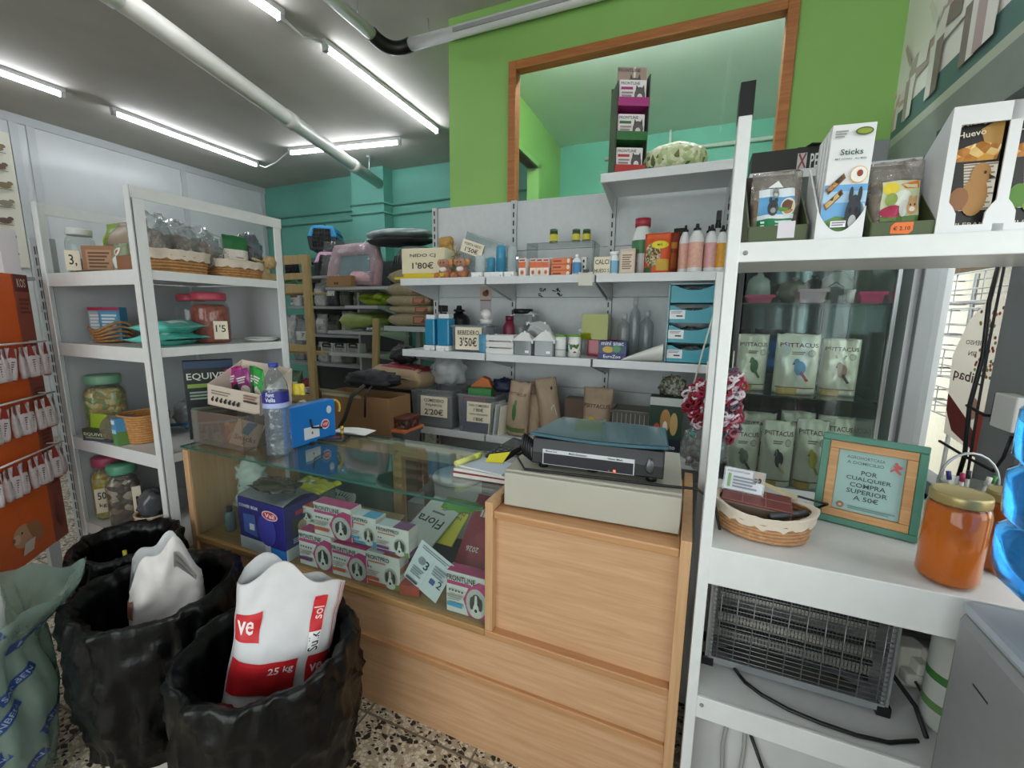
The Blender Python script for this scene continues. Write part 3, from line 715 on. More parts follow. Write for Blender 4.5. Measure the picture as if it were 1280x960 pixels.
# drinkers: upright tubes on white bases
def drinker(px0, px1, yt, Y, z, col, label, liquid=None, base_h=.03, group='small bird drinkers'):
    x, w, h = span(px0, px1, yt, Y, z); r = w/2
    t = thing('bird_drinker', label, 'drinker', (x, Y, z), 0, group)
    part('base', G().box(-r*1.05, r*1.05, -r*1.5, r*.9, 0, base_h).box(-r*.7, r*.7, -r*1.9, -r*1.4, 0, base_h*.55), mat('#e3e4e2', .4), t, bev=.003)
    part('reservoir', G().lathe([(r*.9, base_h), (r*.92, h*.93), (r*.7, h)], n=16), col, t)
    return t
BLUEC = clear('#58b7d8', .55, .08); CLR = clear('#e3eaec', .66, .08)
drinker(594, 607, 320, 2.27, S1, CLR, 'clear drinker with white base beside the plush mouse')
drinker(609, 619, 322, 2.27, S1, BLUEC, 'short blue drinker on the upper wall shelf')
drinker(620, 632, 307, 2.28, S1, BLUEC, 'tall blue drinker on the upper wall shelf')
drinker(634, 645, 308, 2.28, S1, CLR, 'tall clear drinker beside the tall blue one')
g = blob(G(), 26, .07, .05, .065, .55, 3.3, 5.); solo('plastic_wrap', g, clear('#f0f3f4', .82, .08, b=.5), 'crumpled clear plastic wrapping behind the drinkers on the upper shelf', 'wrapping', (at(645, 325, Y=2.42).x, 2.42, S1))
# small medicine boxes
OR = '#d8683a'
def minibox(px0, px1, yt, label, Y=2.27, z=S1, body='#e7ded6', n=0):
    x, w, h = span(px0, px1, yt, Y, z)
    return carton('medicine_box', label, 'box', (x, Y+.03, z), w*.97, .06, h, body, [('r', 0, .5, 1, .82, OR), ('e', .5, .25, .28, .14, '#d98a5c'), ('r', .1, .86, .9, .95, '#9a3f2a'), ('e', .5, .25, .12, .07, '#7a3a24')], group='orange and white medicine boxes')
for i, (a, b) in enumerate(((648, 657), (662, 670), (670, 678), (678, 686))):
    minibox(a, b, 323, 'narrow white and orange medicine box, %s from the drinkers' % ('nearest', 'second', 'third', 'fourth')[i])
for i in range(3):
    x, w, h = span(688.5, 713, 322, 2.27, S1)
    carton('medicine_box', 'flat orange medicine box, %s of its stack' % ('bottom', 'middle', 'topmost')[i], 'box', (x+(i-1)*.001, 2.31, S1+i*h/3), w, .07, h/3-.001, '#d4703f', [('r', .02, .1, .75, .9, '#dd7b48'), ('e', .86, .5, .08, .38, '#e8dccb'), ('r', .08, .35, .5, .65, '#8f3b22')], group='stacked orange medicine boxes')
# acrylic riser with jars on top
xa, xb = at(664, 300, Y=2.44).x, at(745, 300, Y=2.44).x; zr = at(700, 304, Y=2.42).z
g = G().box(xa, xb, 2.37, 2.55, zr-.004, zr).box(xa, xa+.004, 2.37, 2.55, S1, zr).box(xb-.004, xb, 2.37, 2.55, S1, zr)
solo('acrylic_riser', g, clear('#dfe6e4', .92, .05), 'clear acrylic riser with three small jars on top', 'stand')
solo('cardboard_piece', G().prism([(-.06, 0), (.07, 0), (.07, .06), (-.01, .1), (-.06, .1)], 0, .004), mat('#94683f', .8), 'brown cardboard piece leaning under the acrylic riser', 'cardboard', (at(681, 330, Y=2.5).x, 2.5, S1))
for i, px in enumerate((692, 720, 733)):
    x, w, h = span(px-5, px+5, 287, 2.42, zr)
    t = thing('supplement_jar', 'small dark jar with green lid on the riser, %s' % ('standing alone', 'first of the pair', 'second of the pair')[i], 'jar', (x, 2.42, zr), 0, 'small jars on the acrylic riser')
    part('jar_body', G().lathe([(w*.48, 0), (w*.5, .004), (w*.5, h*.7), (w*.42, h*.78)], n=16), mat('#5a4a1c', .25), t)
    part('lid', G().cyl(0, 0, h*.77, h, w*.47, None, 16), mat('#1f5a34', .4), t)
    part('label_band', G().lathe([(w*.506, h*.14), (w*.506, h*.62)], n=16, caps=False), mat('#c8c23c', .5), t)
x, w, h = span(715, 726, 318, 2.26, S1)
bottle('spray_bottle', 'tiny white and blue bottle beside the orange boxes', (x, 2.26, S1), w, h, mat('#dfe6ea', .3), mat('#eef0f0', .3), mat('#4d87b5', .4))
x, w, h = span(726, 731, 321, 2.3, S1)
carton('small_carton', 'narrow white carton with black dots beside the tiny bottle', 'box', (x, 2.33, S1), w*1.2, .04, h, '#dcdad2', [('e', .5, .2, .2, .08, INK), ('e', .5, .5, .2, .08, INK), ('e', .5, .8, .2, .08, INK)])
x, w, h = span(742, 762, 321, 2.25, S1)
t = thing('price_sign', 'handwritten card for calcium bones standing on the upper shelf', 'sign', (x, 2.25, S1)); price_card(t, (0, 0, 0), w, h, [('CALCI', .72, .86, .26), ('HUESO S', .25, .9, .2)])
x, w, h = span(760, 773, 315, 2.29, S1)
bottle('supplement_bottle', 'white bottle with light blue print in front of the big white bottle', (x, 2.29, S1), w, h, mat('#e6ecef', .3), mat('#eceeee', .3), mat('#7fb0cf', .4), neck=.7)
x, w, h = span(774, 793, 311, 2.27, S1)
carton('cream_carton', 'beige carton with small brown print, standing beside the bagged seed', 'box', (x, 2.30, S1), w, .07, h, '#cdb9a2', [('r', .08, .1, .9, .9, '#d6c7b4'), ('l', .15, .8, .2, .8, 7, '#8a6a50')], side=[('r', 0, 0, 1, 1, '#8f6c50')])
x, w, h = span(787, 812, 273, 2.36, S1)
t = bottle('shampoo_bottle', 'large white bottle with red cap behind the orange seed bag', (x, 2.38, S1), w, h, mat('#e1e4e1', .3), mat('#a83a44', .4), mat('#3f7d4c', .4), neck=.62, bandc=.45)
def seedbag(name, label, px0, px1, yt, Y, z, body, items, rz=0., d=.07, seed=1., cat='bag', group=None, lean=0., pm=None, amp=.006, neck=0.):
    x, w, h = span(px0, px1, yt, Y, z)
    t = thing(name, label, cat, (x, Y+d/2, z), 0, group, (lean, 0, rz))
    p = Pouch(w, h/math.cos(lean), d, seed=seed, amp=amp, neck=neck); part('bag_body', p.geo(), pm or mat(body, .45, b=.25, bs=40), t)
    if items: prt(t, 'front_print', w, h, items, mp=p.front, rough=.45)
    return t
SEED = bits(['#c9b48a', '#8a7a3c', '#d9d0b8', '#6a4f35', '#a39a6a'], 130)
seedbag('seed_bag', 'orange and yellow bag of mixed seed with a clear window', 803, 836, 290, 2.23, S1, '#cf4f22',
        [('e', .34, .46, .3, .3, SEED), ('e', .6, .7, .32, .1, '#d9cf2a'), ('r', .5, .08, .95, .35, '#c4a03a'), ('r', .05, .02, .3, .16, '#2d5f3c'), ('t', 'MIX', .6, .7, .2, '#5a3010'), ('r', .1, .86, .9, .96, '#d9602c')], seed=3., d=.08)
seedbag('seed_bag', 'dark red treat bag behind the orange seed bag', 826, 846, 289, 2.31, S1, '#8a2f1c', [('r', .1, .15, .9, .5, '#a8551f'), ('r', .1, .6, .9, .75, '#c98a2a')], seed=8.)
seedbag('seed_bag', 'dark green bag peeping out behind the pink spray bottles', 838, 852, 284, 2.38, S1, '#2c3a24', None, seed=5.)
PK = mat('#d9a894', .35); WB = mat('#dadada', .3)
for i, (a, b, yt, Y, c, lab) in enumerate(((846, 860, 281, 2.27, '#d8a996', 'pink labelled spray bottle, nearest the seed bags'), (858, 877, 279, 2.23, '#dfab98', 'wide pink labelled spray bottle in front of its row'),
        (876, 888, 282, 2.33, '#8f6a5c', 'brown labelled spray bottle in the second row'), (878, 894, 280, 2.24, '#d9a2a0', 'rose labelled spray bottle beside the wide pink one'), (892, 907, 281, 2.24, '#d79a2a', 'orange labelled spray bottle next to the white post'))):
    x, w, h = span(a, b, yt, Y, S1)
    bottle('spray_bottle', lab, (x, Y+.02, S1), w, h, WB, BLACK, mat(c, .45, n=.15, ns=60), 'pump', .5, 'pet care spray bottles')
x, w, h = span(880, 905, 262, 2.40, S1)
bottle('trigger_sprayer', 'white bottle with a large black trigger head behind the spray bottles', (x, 2.42, S1), w*.8, h, WB, BLACK, mat('#aab2b5', .4), 'spray', .4)
t = thing('hanging_price_tag', 'blank white price tag clipped under the upper shelf edge', 'tag', (at(732, 350, Y=2.18).x, 2.18, at(732, 357, Y=2.18).z), rot=(.12, 0, .03))
part('tag_card', G().box(-.036, .036, -.001, .001, 0, .066), mat('#dcd8cc', .6), t); part('clip', G().box(-.013, .013, -.006, .012, .064, .08), BLACK, t)
# --- top shelf: display tower and plush
xt, wt, ht = span(762, 806, 98, 2.3, ST)
t = thing('display_tower', 'tall cardboard display with three trays of pet medicine boxes', 'display', (xt-.01, 2.33, ST), .42)
W2, D2 = .155, .13
part('side_wall', G().box(-W2/2, -W2/2+.004, -D2/2, D2/2, 0, ht*.93), mat('#3c3c3e', .5), t)
sw = part('side_wall', G().box(W2/2-.004, W2/2, -D2/2, D2/2, 0, ht), mat('#45413f', .5), t)
prt(sw, 'side_print', D2, ht, [('p', [(.1, .1), (.5, .3), (.9, .2), (.5, .12)], '#a9a39f'), ('p', [(.1, .4), (.6, .62), (.9, .55), (.4, .38)], '#b9b3af'), ('p', [(.1, .72), (.8, .97), (.95, .8), (.4, .68)], '#b04a7a')], (W2/2+.0004, 0, 0), (0, 0, PI/2))
part('back_wall', G().box(-W2/2, W2/2, D2/2-.004, D2/2, 0, ht*.98), mat('#353536', .5), t)
hd = part('header_card', G().box(-W2/2+.03, W2/2+.015, D2/2-.006, D2/2-.003, ht*.98, ht*1.2), mat('#8a6f60', .5), t)
prt(hd, 'header_print', W2*.95, ht*.22, [('r', 0, 0, 1, 1, '#a08a7c'), ('r', .55, 0, .62, 1, '#d8d0c4'), ('e', .6, .3, .26, .22, '#4a4644'), ('p', [(.42, .4), (.46, .7), (.54, .45)], '#4a4644'), ('p', [(.68, .45), (.76, .7), (.8, .4)], '#4a4644'), ('e', .6, .2, .13, .12, '#d9d4cf'), ('t', 'FRONTLINE', .4, .85, .75, '#20201f')], (.02, D2/2-.0068, ht*.98))
for k, (zc, c) in enumerate(((.03, '#b03a34'), (.36, '#2d6a34'), (.69, '#a02a72'))):
    z = ht*zc
    part('tray', G().box(-W2/2+.004, W2/2-.004, -D2/2+.0, D2/2-.005, z, z+.004).box(-W2/2+.004, W2/2-.004, -D2/2-.004, -D2/2, z, z+ht*.085), mat(c, .5), t)
    b = part('medicine_box', G().box(-W2/2+.012, W2/2-.014, -D2/2+.018, D2/2-.02, z+.005, z+ht*.27), mat('#e8e4e2', .45), t)
    prt(b, 'front_print', W2-.026, ht*.265, [('r', 0, 0, 1, .12, c), ('t', 'FRONTLINE', .4, .85, .7, '#222222'), ('r', .06, .62, .5, .72, c), ('e', .76, .42, .2, .3, '#5a5554'), ('e', .76, .34, .1, .14, '#e0dcd8'), ('p', [(.6, .6), (.62, .8), (.72, .66)], '#4a4644'), ('p', [(.82, .66), (.9, .8), (.93, .58)], '#4a4644'), ('l', .08, .5, .22, .56, 3, '#9a8a88')], (-.001, -D2/2+.0176, z+.005))
t = thing('plush_dome', 'round plush cushion with green leaf pattern on the top shelf', 'plush', (at(842, 210, Y=2.34).x, 2.36, ST))
part('cushion_body', blob(G(), 28, .15, .12, .075, .06, 3, 2.), bits(['#b9c795', '#cfd6b0', '#a9b97f', '#c9cfa5', '#5f6a3a', '#dcdcc0'], 45), t)
# --- middle shelf
Y2 = 2.29
def blue_drinker(a, b, yt, lab):
    x, w, h = span(a, b, yt, Y2-.04, S2); t = thing('bird_drinker', lab, 'drinker', (x, Y2-.02, S2), 0, 'large blue drinkers on the middle shelf')
    part('base', G().box(-w/2, w/2, -.05, .045, 0, .03).box(-w*.25, w*.25, -.07, -.05, 0, .018), mat('#e2e3e1', .4), t, bev=.004)
    part('reservoir', G().box(-w*.46, w*.46, -.04, .04, .03, h*.85), clear('#3aa9d6', .45, .08), t, bev=.008)
    part('collar', G().cbox(0, 0, h*.85, w*.8, .06, h*.12), mat('#d9dfe0', .4), t, bev=.004)
    return t
blue_drinker(533, 546, 392, 'blue drinker at the end of the middle shelf, under the sacks'); blue_drinker(548, 564, 391, 'blue drinker beside the card for drinkers')
x, w, h = span(549, 563, 380, 2.45, S2)
bottle('trigger_sprayer', 'white bottle with black trigger behind the blue drinkers', (x, 2.45, S2), w*1.1, h, mat('#d5d8da', .4), BLACK, None, 'spray', .45)
x, w, h = span(563, 586, 382, 2.47, S2)
bottle('dark_bottle', 'black bottle with a narrow neck at the back of the middle shelf', (x, 2.47, S2), w, h, BLACK, BLACK, None, 'pump', .35)
t0, w0, h0 = span(563, 607, 405, 2.24, S2)
t = thing('clear_bin', 'clear plastic tub with a card for drinkers on the middle shelf', 'bin', (t0, 2.33, S2))
def tub(w, d, h, tw=1.05, t=.003):
    g = G()
    for i, (ax, ay) in enumerate(((-1, 0), (1, 0), (0, -1), (0, 1))):
        if ax: vs = [(ax*w/2, -d/2, 0), (ax*w/2, d/2, 0), (ax*w/2*tw, d/2*tw, h), (ax*w/2*tw, -d/2*tw, h)]
        else: vs = [(-w/2, ay*d/2, 0), (w/2, ay*d/2, 0), (w/2*tw, ay*d/2*tw, h), (-w/2*tw, ay*d/2*tw, h)]
        g.add(vs, [(0, 1, 2, 3)])
    g.add([(-w/2, -d/2, 0), (w/2, -d/2, 0), (w/2, d/2, 0), (-w/2, d/2, 0)], [(0, 1, 2, 3)])
    a, b = w/2*tw, d/2*tw
    g.box(-a-.006, a+.006, -b-.006, -b, h-.012, h).box(-a-.006, a+.006, b, b+.006, h-.012, h).box(-a-.006, -a, -b, b, h-.012, h).box(a, a+.006, -b, b, h-.012, h)
    return g
part('tub_body', tub(w0*.92, .15, h0*.95), clear('#e3e9ea', .86, .1), t)
part('white_parts', blob(G(), 14, w0*.36, .06, h0*.35, .5, 3, 2.), mat('#c9cfd2', .6), t, (0, 0, .004))
price_card(t, (-.0, -.083, .012), w0*.74, h0*.82, [('BEBEDERO', .75, .82, .2), ("3'50€", .35, .66, .4)])
g = blob(G(), 20, .05, .045, .09, .3, 3, 4.); solo('plastic_wrap', g, clear('#e8eef0', .75, .08, b=.5), 'bag of clear drinkers standing behind the priced tub', 'wrapping', (at(600, 420, Y=2.43).x, 2.45, S2))
x, w, h = span(597, 617, 389, 2.36, S2)
bottle('round_capped_bottle', 'clear bottle with a white ball top behind the white crate', (x, 2.37, S2), w*.95, h*.8, clear('#e6eef0', .7, .06), WB, None, 'screw', .6).children[1].scale = (1, 1, 1)
solo('ball_cap', G().ball(0, 0, .03, .034, n=16), mat('#e8e8e6', .35), 'white ball resting on the clear bottle behind the crate', 'ball', (x, 2.37, S2+h*.8))
x, w, h = span(597, 608, 418, 2.22, S2)
solo('blue_sachet', Pouch(w, h, .02, amp=.002).geo(), mat('#4d93b5', .4, n=.2), 'narrow pale blue sachet standing beside the white crate', 'sachet', (x, 2.235, S2))
x, w, h = span(623, 637, 397, 2.34, S2)
t = bottle('burgundy_bottle', 'burgundy bottle standing behind the white slatted crate', (x, 2.42, S2), w*1.1, h*1.05, mat('#7a1c3a', .4), mat('#6a1630', .4), None, 'screw', .5)
# white slatted crate
x, w, h = span(607, 641, 418, 2.21, S2)
t = thing('slatted_crate', 'small white slatted wooden crate on the middle shelf', 'crate', (x, 2.28, S2))
WC = mat('#dcdcda', .5)
for k in range(3):
    z = k*h*.34; q = h*.27
    part('slat', G().box(-w/2, w/2, -.065, -.06, z, z+q).box(-w/2, w/2, .06, .065, z, z+q).box(-w/2, -w/2+.004, -.06, .06, z, z+q).box(w/2-.004, w/2, -.06, .06, z, z+q), WC, t)
for sx in (-1, 1):
    for sy in (-1, 1): part('corner_post', G().cbox(sx*(w/2-.008), sy*.054, 0, .01, .01, h*.98), WC, t)
part('crate_floor', G().box(-w/2+.004, w/2-.004, -.06, .06, .0, .004), WC, t)
# glass jar with black lid
x, w, h = span(638, 662, 386, 2.42, S2)
t = thing('storage_jar', 'wide glass jar with black lid behind the house-shaped feeders', 'jar', (x, 2.46, S2))
part('jar_body', G().lathe([(w*.5, 0), (w*.52, .01), (w*.52, h*.8), (w*.4, h*.9)], n=20), clear('#dfe5e4', .86, .05), t)
part('lid', G().cyl(0, 0, h*.89, h, w*.48, None, 20), BLACK, t)
# house-shaped feeders: clear body, white hipped roof
def feeder(px0, px1, yt, Y, z, label, rot=(0, 0, 0), lift=0.):
    x, w, h = span(px0, px1, yt, Y, z); w = max(w, .09); h = max(h, .1)
    t = thing('house_feeder', label, 'feeder', (x, Y+w*.3, z+lift), 0, 'house-shaped bird feeders', rot)
    part('feeder_body', G().box(-w*.4, w*.4, -w*.3, w*.3, 0, h*.62), clear('#c9cfd1', .6, .06), t, bev=.003)
    g = G(); a, b, c = w*.5, w*.38, w*.16; z0, z1 = h*.6, h*.94
    g.add([(-a, -b, z0), (a, -b, z0), (a, b, z0), (-a, b, z0), (-c, 0, z1), (c, 0, z1)], [(3, 2, 1, 0), (0, 1, 5, 4), (2, 3, 4, 5), (1, 2, 5), (3, 0, 4)])
    g.box(-.006, .006, -.006, .006, z1-.004, h)
    for sx in (-1, 1): g.box(sx*a*.98-.004, sx*a*.98+.004, -b-.002, -b+.006, z0-.012, z0+.004)
    part('roof', g, mat('#e9eae8', .35), t)
    part('price_sticker', G().box(w*.12, w*.3, -w*.302, -w*.3, h*.1, h*.2), mat('#e4e4e2', .5), t)
    return t
feeder(640, 666, 414, 2.21, S2, 'house feeder with white roof beside the white crate')
feeder(665, 693, 413, 2.21, S2, 'house feeder with white roof beside the green-lidded cans')
feeder(650, 684, 400, 2.36, S2+.075, 'tilted house feeder lying on top of two others', (0, .45, .2), .0)
feeder(640, 668, 388, 2.42, S2+.16, 'topmost house feeder of the heap, in front of the wall panel', (0, -.05, 0), .0)
for i, (a, b) in enumerate(((692.5, 706), (709, 724))):
    x, w, h = span(a, b, 418.5, 2.24, S2)
    t = thing('supplement_can', ('white can with green lid beside the house feeder', 'white can with a green plant picture, next to the red tub')[i], 'can', (x, 2.26, S2), 0, 'white cans with green lids')
    part('can_body', G().cyl(0, 0, 0, h*.93, w/2, None, 20), mat('#e3e4e0', .35), t); part('lid', G().cyl(0, 0, h*.92, h, w*.52, None, 20), mat('#6aa52c', .4), t)
    if i: part('label_print', G().lathe([(w*.505, h*.2), (w*.505, h*.6)], n=20, caps=False), bits(['#e3e4e0', '#3f7d3c', '#e3e4e0', '#6b3a2c', '#dfe0d8'], 60), t)
    else: part('label_print', G().lathe([(w*.505, h*.3), (w*.505, h*.34)], n=20, caps=False), mat('#9a9c98'), t)
solo('blue_scoop', G().tube([(-.05, 0, .03), (0, 0, .035), (.06, .01, .028)], [.028, .022, .012], 10).ball(-.05, 0, .03, .03, n=12), mat('#2f86ab', .4), 'blue plastic scoop lying behind the white cans', 'scoop', (at(706, 418, Y=2.42).x, 2.42, S2))
def openbox(g, w, d, h, t=.004, m=0): return g.box(-w/2, w/2, -d/2, d/2, 0, t, m).box(-w/2, -w/2+t, -d/2, d/2, t, h, m).box(w/2-t, w/2, -d/2, d/2, t, h, m).box(-w/2+t, w/2-t, -d/2, -d/2+t, t, h, m).box(-w/2+t, w/2-t, d/2-t, d/2, t, h, m)
x, w, h = span(725, 735, 411, 2.40, S2); solo('clear_cup', tub(w*1.2, .05, h), clear('#e6ecee', .75), 'small clear ribbed cup behind the white cans', 'cup', (x, 2.42, S2))
x, w, h = span(729, 761, 397, 2.44, S2+.07)
solo('yellow_tub', openbox(G(), w, .09, h), clear('#c6cc2a', .6, .1), 'see-through yellow tub standing on the pink red tub', 'tub', (x, 2.43, S2+.09))
x, w, h = span(733, 772, 421, 2.34, S2)
solo('pink_tub', openbox(G(), w, .12, .088), clear('#d8455c', .55, .1), 'see-through pink red tub behind the blue bird treat box', 'tub', (x, 2.42, S2))
x, w, h = span(746, 781, 427, 2.20, S2)
carton('bird_treat_box', 'dark blue treat box with a colourful picture, in front of the pink tub', 'box', (x, 2.25, S2), w, .06, h, '#24346e', [('r', 0, .35, 1, .8, '#3d4f6a'), ('e', .35, .55, .2, .18, '#c9a23c'), ('e', .65, .6, .15, .2, '#4f8a5a'), ('t', 'EuroZoo', .5, .16, .62, '#e6e6ee'), ('t', 'mini snac', .5, .9, .8, '#d8dce8'), ('r', .9, 0, 1, .16, '#c0392b')], rz=.06)
for i, (a, b, yt, Y) in enumerate(((770, 786, 392, 2.44), (784, 798, 372, 2.47), (797, 815, 388, 2.45))):
    x, w, h = span(a, b, yt, Y, S2)
    bottle('clear_bottle', 'empty clear plastic bottle, %s' % ('nearest the treat box', 'the tallest at the back', 'nearest the teal drawers')[i], (x, Y, S2), w, h, clear('#dfe4e4', .88, .04), clear('#e4e8e8', .6), None, 'screw', .35, 'empty clear bottles on the middle shelf')
t = thing('paper_cone', 'white paper bag lying open with dark seeds inside', 'paper bag', (at(800, 455, Y=2.22).x, 2.24, S2), .1)
g = G(); g.grid(lambda u, v: (-.1+.2*u, -.03+.06*math.cos(PI*2*v)*u**.8, .045*u**.9+.045*u**.9*math.sin(PI*2*v-.3)+.0015), 10, 16)
part('paper', g, mat('#d9dbd4', .6), t); part('seed_heap', blob(G(), 18, .045, .03, .022, .3, 5, 3.), bits(['#5b5a3a', '#3c3a2c', '#7d7a5a'], 150), t, (.055, -.002, .006))
# teal drawer tower
x0, x1 = span(831, 898, 352, 2.22, S2)[:2]; w, h = x1*.93, at(862, 351, Y=2.22).z-S2-.01
t = thing('drawer_tower', 'teal plastic drawer tower with four drawers beside the white post', 'drawer tower', (x0-.012, 2.36, S2))
part('tower_frame', G().box(-w/2, -w/2+.006, -.13, .13, 0, h).box(w/2-.006, w/2, -.13, .13, 0, h).box(-w/2, w/2, .124, .13, 0, h).box(-w/2, w/2, -.13, .13, h-.006, h), clear('#7fb7c2', .4, .15), t)
TL = mat('#1f8fa0', .35)
for k in range(4):
    z0 = k*h/4+.004; q = h/4-.014
    n = 12; top = [(-w/2+.01+(w-.02)*i/n, z0+q*(1-.28*math.sin(PI*max(0, min(1, (i/n-.12)/.76))) ** .6)) for i in range(n+1)]
    d = part('drawer', G().prism([(-w/2+.01, z0), (w/2-.01, z0)]+top[::-1], -.135, -.129).box(-w/2+.01, w/2-.01, -.129, .12, z0, z0+.004).box(-w/2+.01, -w/2+.014, -.129, .12, z0, z0+q*.95).box(w/2-.014, w/2-.01, -.129, .12, z0, z0+q*.95), TL, t)
    if k < 3: prt(d, 'label_sticker', .07, .042, [('r', 0, 0, 1, 1, '#dfe2e4'), ('r', .45, .25, .85, .42, '#33302e'), ('l', .1, .8, .6, .9, 2, '#8a8a8c')], (-w*.3, -.1355, z0+q*.22))
    part('drawer_contents', blob(G(), 14, w*.36, .08, q*.42, .3, 4, k*2.), bits(['#c9cfd0', '#7d8a8c', '#3f4a4c', '#a9b5b0'], 50), d, (0, 0, z0+.005))
solo('hanging_strap', G().tube([at(893, 389, Y=2.17), at(878, 440, Y=2.165), at(864, 492, Y=2.16), at(858, 510, Y=2.2)], .004, 6), mat('#d3d0c0', .7), 'thin pale strap hanging in front of the teal drawers', 'strap')
# pictures on the white back panel
t = thing('panel_sticker', 'small dog picture sticker on the white back panel', 'sticker', (at(607, 388, Y=2.6).x, 2.603, at(607, 389, Y=2.6).z))
part('sticker_sheet', G().box(-.04, .04, -.002, 0, 0, .16), mat('#b5aeb2', .5), t)
prt(t, 'picture_print', .08, .16, [('r', 0, .45, 1, 1, '#c9b8a4'), ('e', .5, .72, .3, .12, '#7a4a33'), ('e', .62, .8, .16, .08, '#4a3026'), ('r', 0, .42, 1, .47, '#8a5a4a')], (0, -.0024, 0))
for i, px in enumerate((677, 697)):
    t = thing('panel_decal', ('black scribble decal beside the sticker over the feeders', 'black scribble decal over the white cans')[i], 'decal', (at(px, 370, Y=2.6).x, 2.603, at(px, 374, Y=2.6).z), 0, 'black decals on the back panel')
    g = G(); Q = rnd(i+5)
    for k in range(7):
        a, b = Q.uniform(-.025, .025), Q.uniform(.005, .06); g.tube([(a, -.001, b), (a+Q.uniform(-.012, .012), -.001, b+Q.uniform(-.012, .012)), (a+Q.uniform(-.02, .02), -.001, b+Q.uniform(0, .02))], .003, 5)
    part('decal_strokes', g, BLACK, t)
# --- lower shelf
def priced_tub(px0, px1, yt, lab, col, rz, lines, inner=None, al=.8):
    x, w, h = span(px0, px1, yt, 2.19, S3)
    t = thing('clear_bin', lab, 'bin', (x, 2.33, S3), rz, 'priced clear tubs on the lower wall shelf')
    part('tub_body', tub(w*.9, .25, h, 1.06), clear(col, al, .1), t)
    if inner: part('tub_contents', G().cbox(0, 0, .003, w*.84, .22, h*inner[1]), inner[0], t, bev=.01)
    price_card(t, (0 if not inner else .02, -.139, h*.3), w*.62, h*.52, lines, (-.04, 0, 0))
    return t, x, w, h
t, x, w, h = priced_tub(513, 566, 487, 'clear tub priced for bird feeders, beside the dark red sack', '#d3d7d8', 0, [('COMEDERO', .8, .74, .16), ('PAJAROS', .56, .6, .15), ("2'20€", .24, .7, .3)], (clear('#c9cdce', .5, .1), .8))
g = blob(G(), 30, .12, .085, .095, .35, 2.6, 9.); g.lathe([(.03, .15), (.02, .18), (.04, .22), (.05, .235)], -.07, 0, 12, fn=lambda a, z: 1+.3*math.sin(5*a))
solo('plastic_bag', g, clear('#dfe3e4', .6, .1, b=.6), 'crumpled clear plastic bag heaped on the first priced tub', 'bag', (x+.035, 2.35, S3+h+.003))
t, x, w, h = priced_tub(571, 618, 494, 'clear tub with blue and red goods, priced for cage toys', '#d8dcdf', .0, [('TAPA COMEDERO', .83, .86, .13), ("1'80€", .62, .4, .18), ('TAPA PEQUEÑO', .4, .8, .12), ("1'80€", .16, .4, .18)], (mat('#2f4478', .5, n=.3, ns=9), .75))
part('red_lids', G().cbox(-.03, -.03, h*.76, w*.6, .14, h*.16), mat('#9a2f3f', .5), t, bev=.01)
for i, (c, px, nm) in enumerate((('#c46a2f', 592, 'orange'), ('#2f7a3a', 588, 'green'))):
    solo('cage_toy', G().prism([(-.075, 0), (.075, 0), (.04, .075), (-.0, .09), (-.07, .035)] if i == 0 else [(-.075, 0), (.07, 0), (.07, .05), (-.075, .05)], -.03, .03), mat(c, .5, b=.2), '%s plastic cage part lying on the blue goods in the tub' % nm, 'cage part', (x-.015+.02*i, 2.33-.07*i, S3+h+.004 if i == 0 else S3+h*.93), .15, bev=.004)
solo('dark_lead', blob(G(), 20, .07, .06, .04, .5, 4, 6.), mat('#1f2a44', .6), 'dark blue coiled lead lying on the second priced tub', 'lead', (x+.11, 2.36, S3+h+.003))
for i in range(3):
    x, w, h = span(610+i*6, 620+i*6, 503+i*2, 2.22, S3)
    solo('leaflet', G().box(-.003, .003, -.07, .07, 0, h), mat(('#d9d2b8', '#c9cfd0', '#e2dccb')[i], .6), '%s leaflet standing on edge beside the kraft bags' % ('cream', 'grey', 'ivory')[i], 'leaflet', (at(615+i*6, 540, Y=2.22).x, 2.27, S3), 0, rot=(0, .10+.02*i, -.25))
KR = mat('#a8927a', .6, n=.08, b=.25, bs=60)
def kraft(px0, px1, yt, Y, z, lab, rz, lean, seed, items, d=.1, roll=0.):
    x, w, h = span(px0, px1, yt, Y, z)
    t = thing('kraft_bag', lab, 'bag', (x, Y+d/2, z+.004+abs(roll)*w/2), 0, 'kraft bird food bags on the lower wall shelf', (lean, roll, rz))
    p = Pouch(w, h, d, seed=seed, amp=.009); part('bag_body', p.geo(nu=18, nv=18), KR, t); prt(t, 'front_print', w, h, items, mp=p.front, rough=.6)
    return t
PS = lambda c='#6a2f2a': [('t', 'PSITTACUS', .5, .78, .8, c), ('e', .5, .45, .1, .17, '#3f6a3a'), ('e', .53, .62, .06, .06, '#4f7a45'), ('r', .05, .06, .95, .15, '#5d6a3a')]
kraft(628, 655, 480, 2.22, S3, 'tall kraft bag with a green parrot, standing by the leaflets', -.12, 0, 2., PS(), roll=.08)
kraft(652, 673, 479, 2.30, S3, 'kraft bag turned sideways behind the green parrot bag', .7, 0, 4., [('t', 'PSITTACUS', .5, .78, .7, '#6a2f2a')])
kraft(674, 700, 476, 2.30, S3, 'kraft bag leaning over with a clear window, behind the teal folder', .35, 0, 6., [('p', [(.5, .1), (.9, .1), (.75, .55), (.6, .5)], '#cfcac0'), ('e', .72, .82, .05, .03, INK)], roll=-.15)
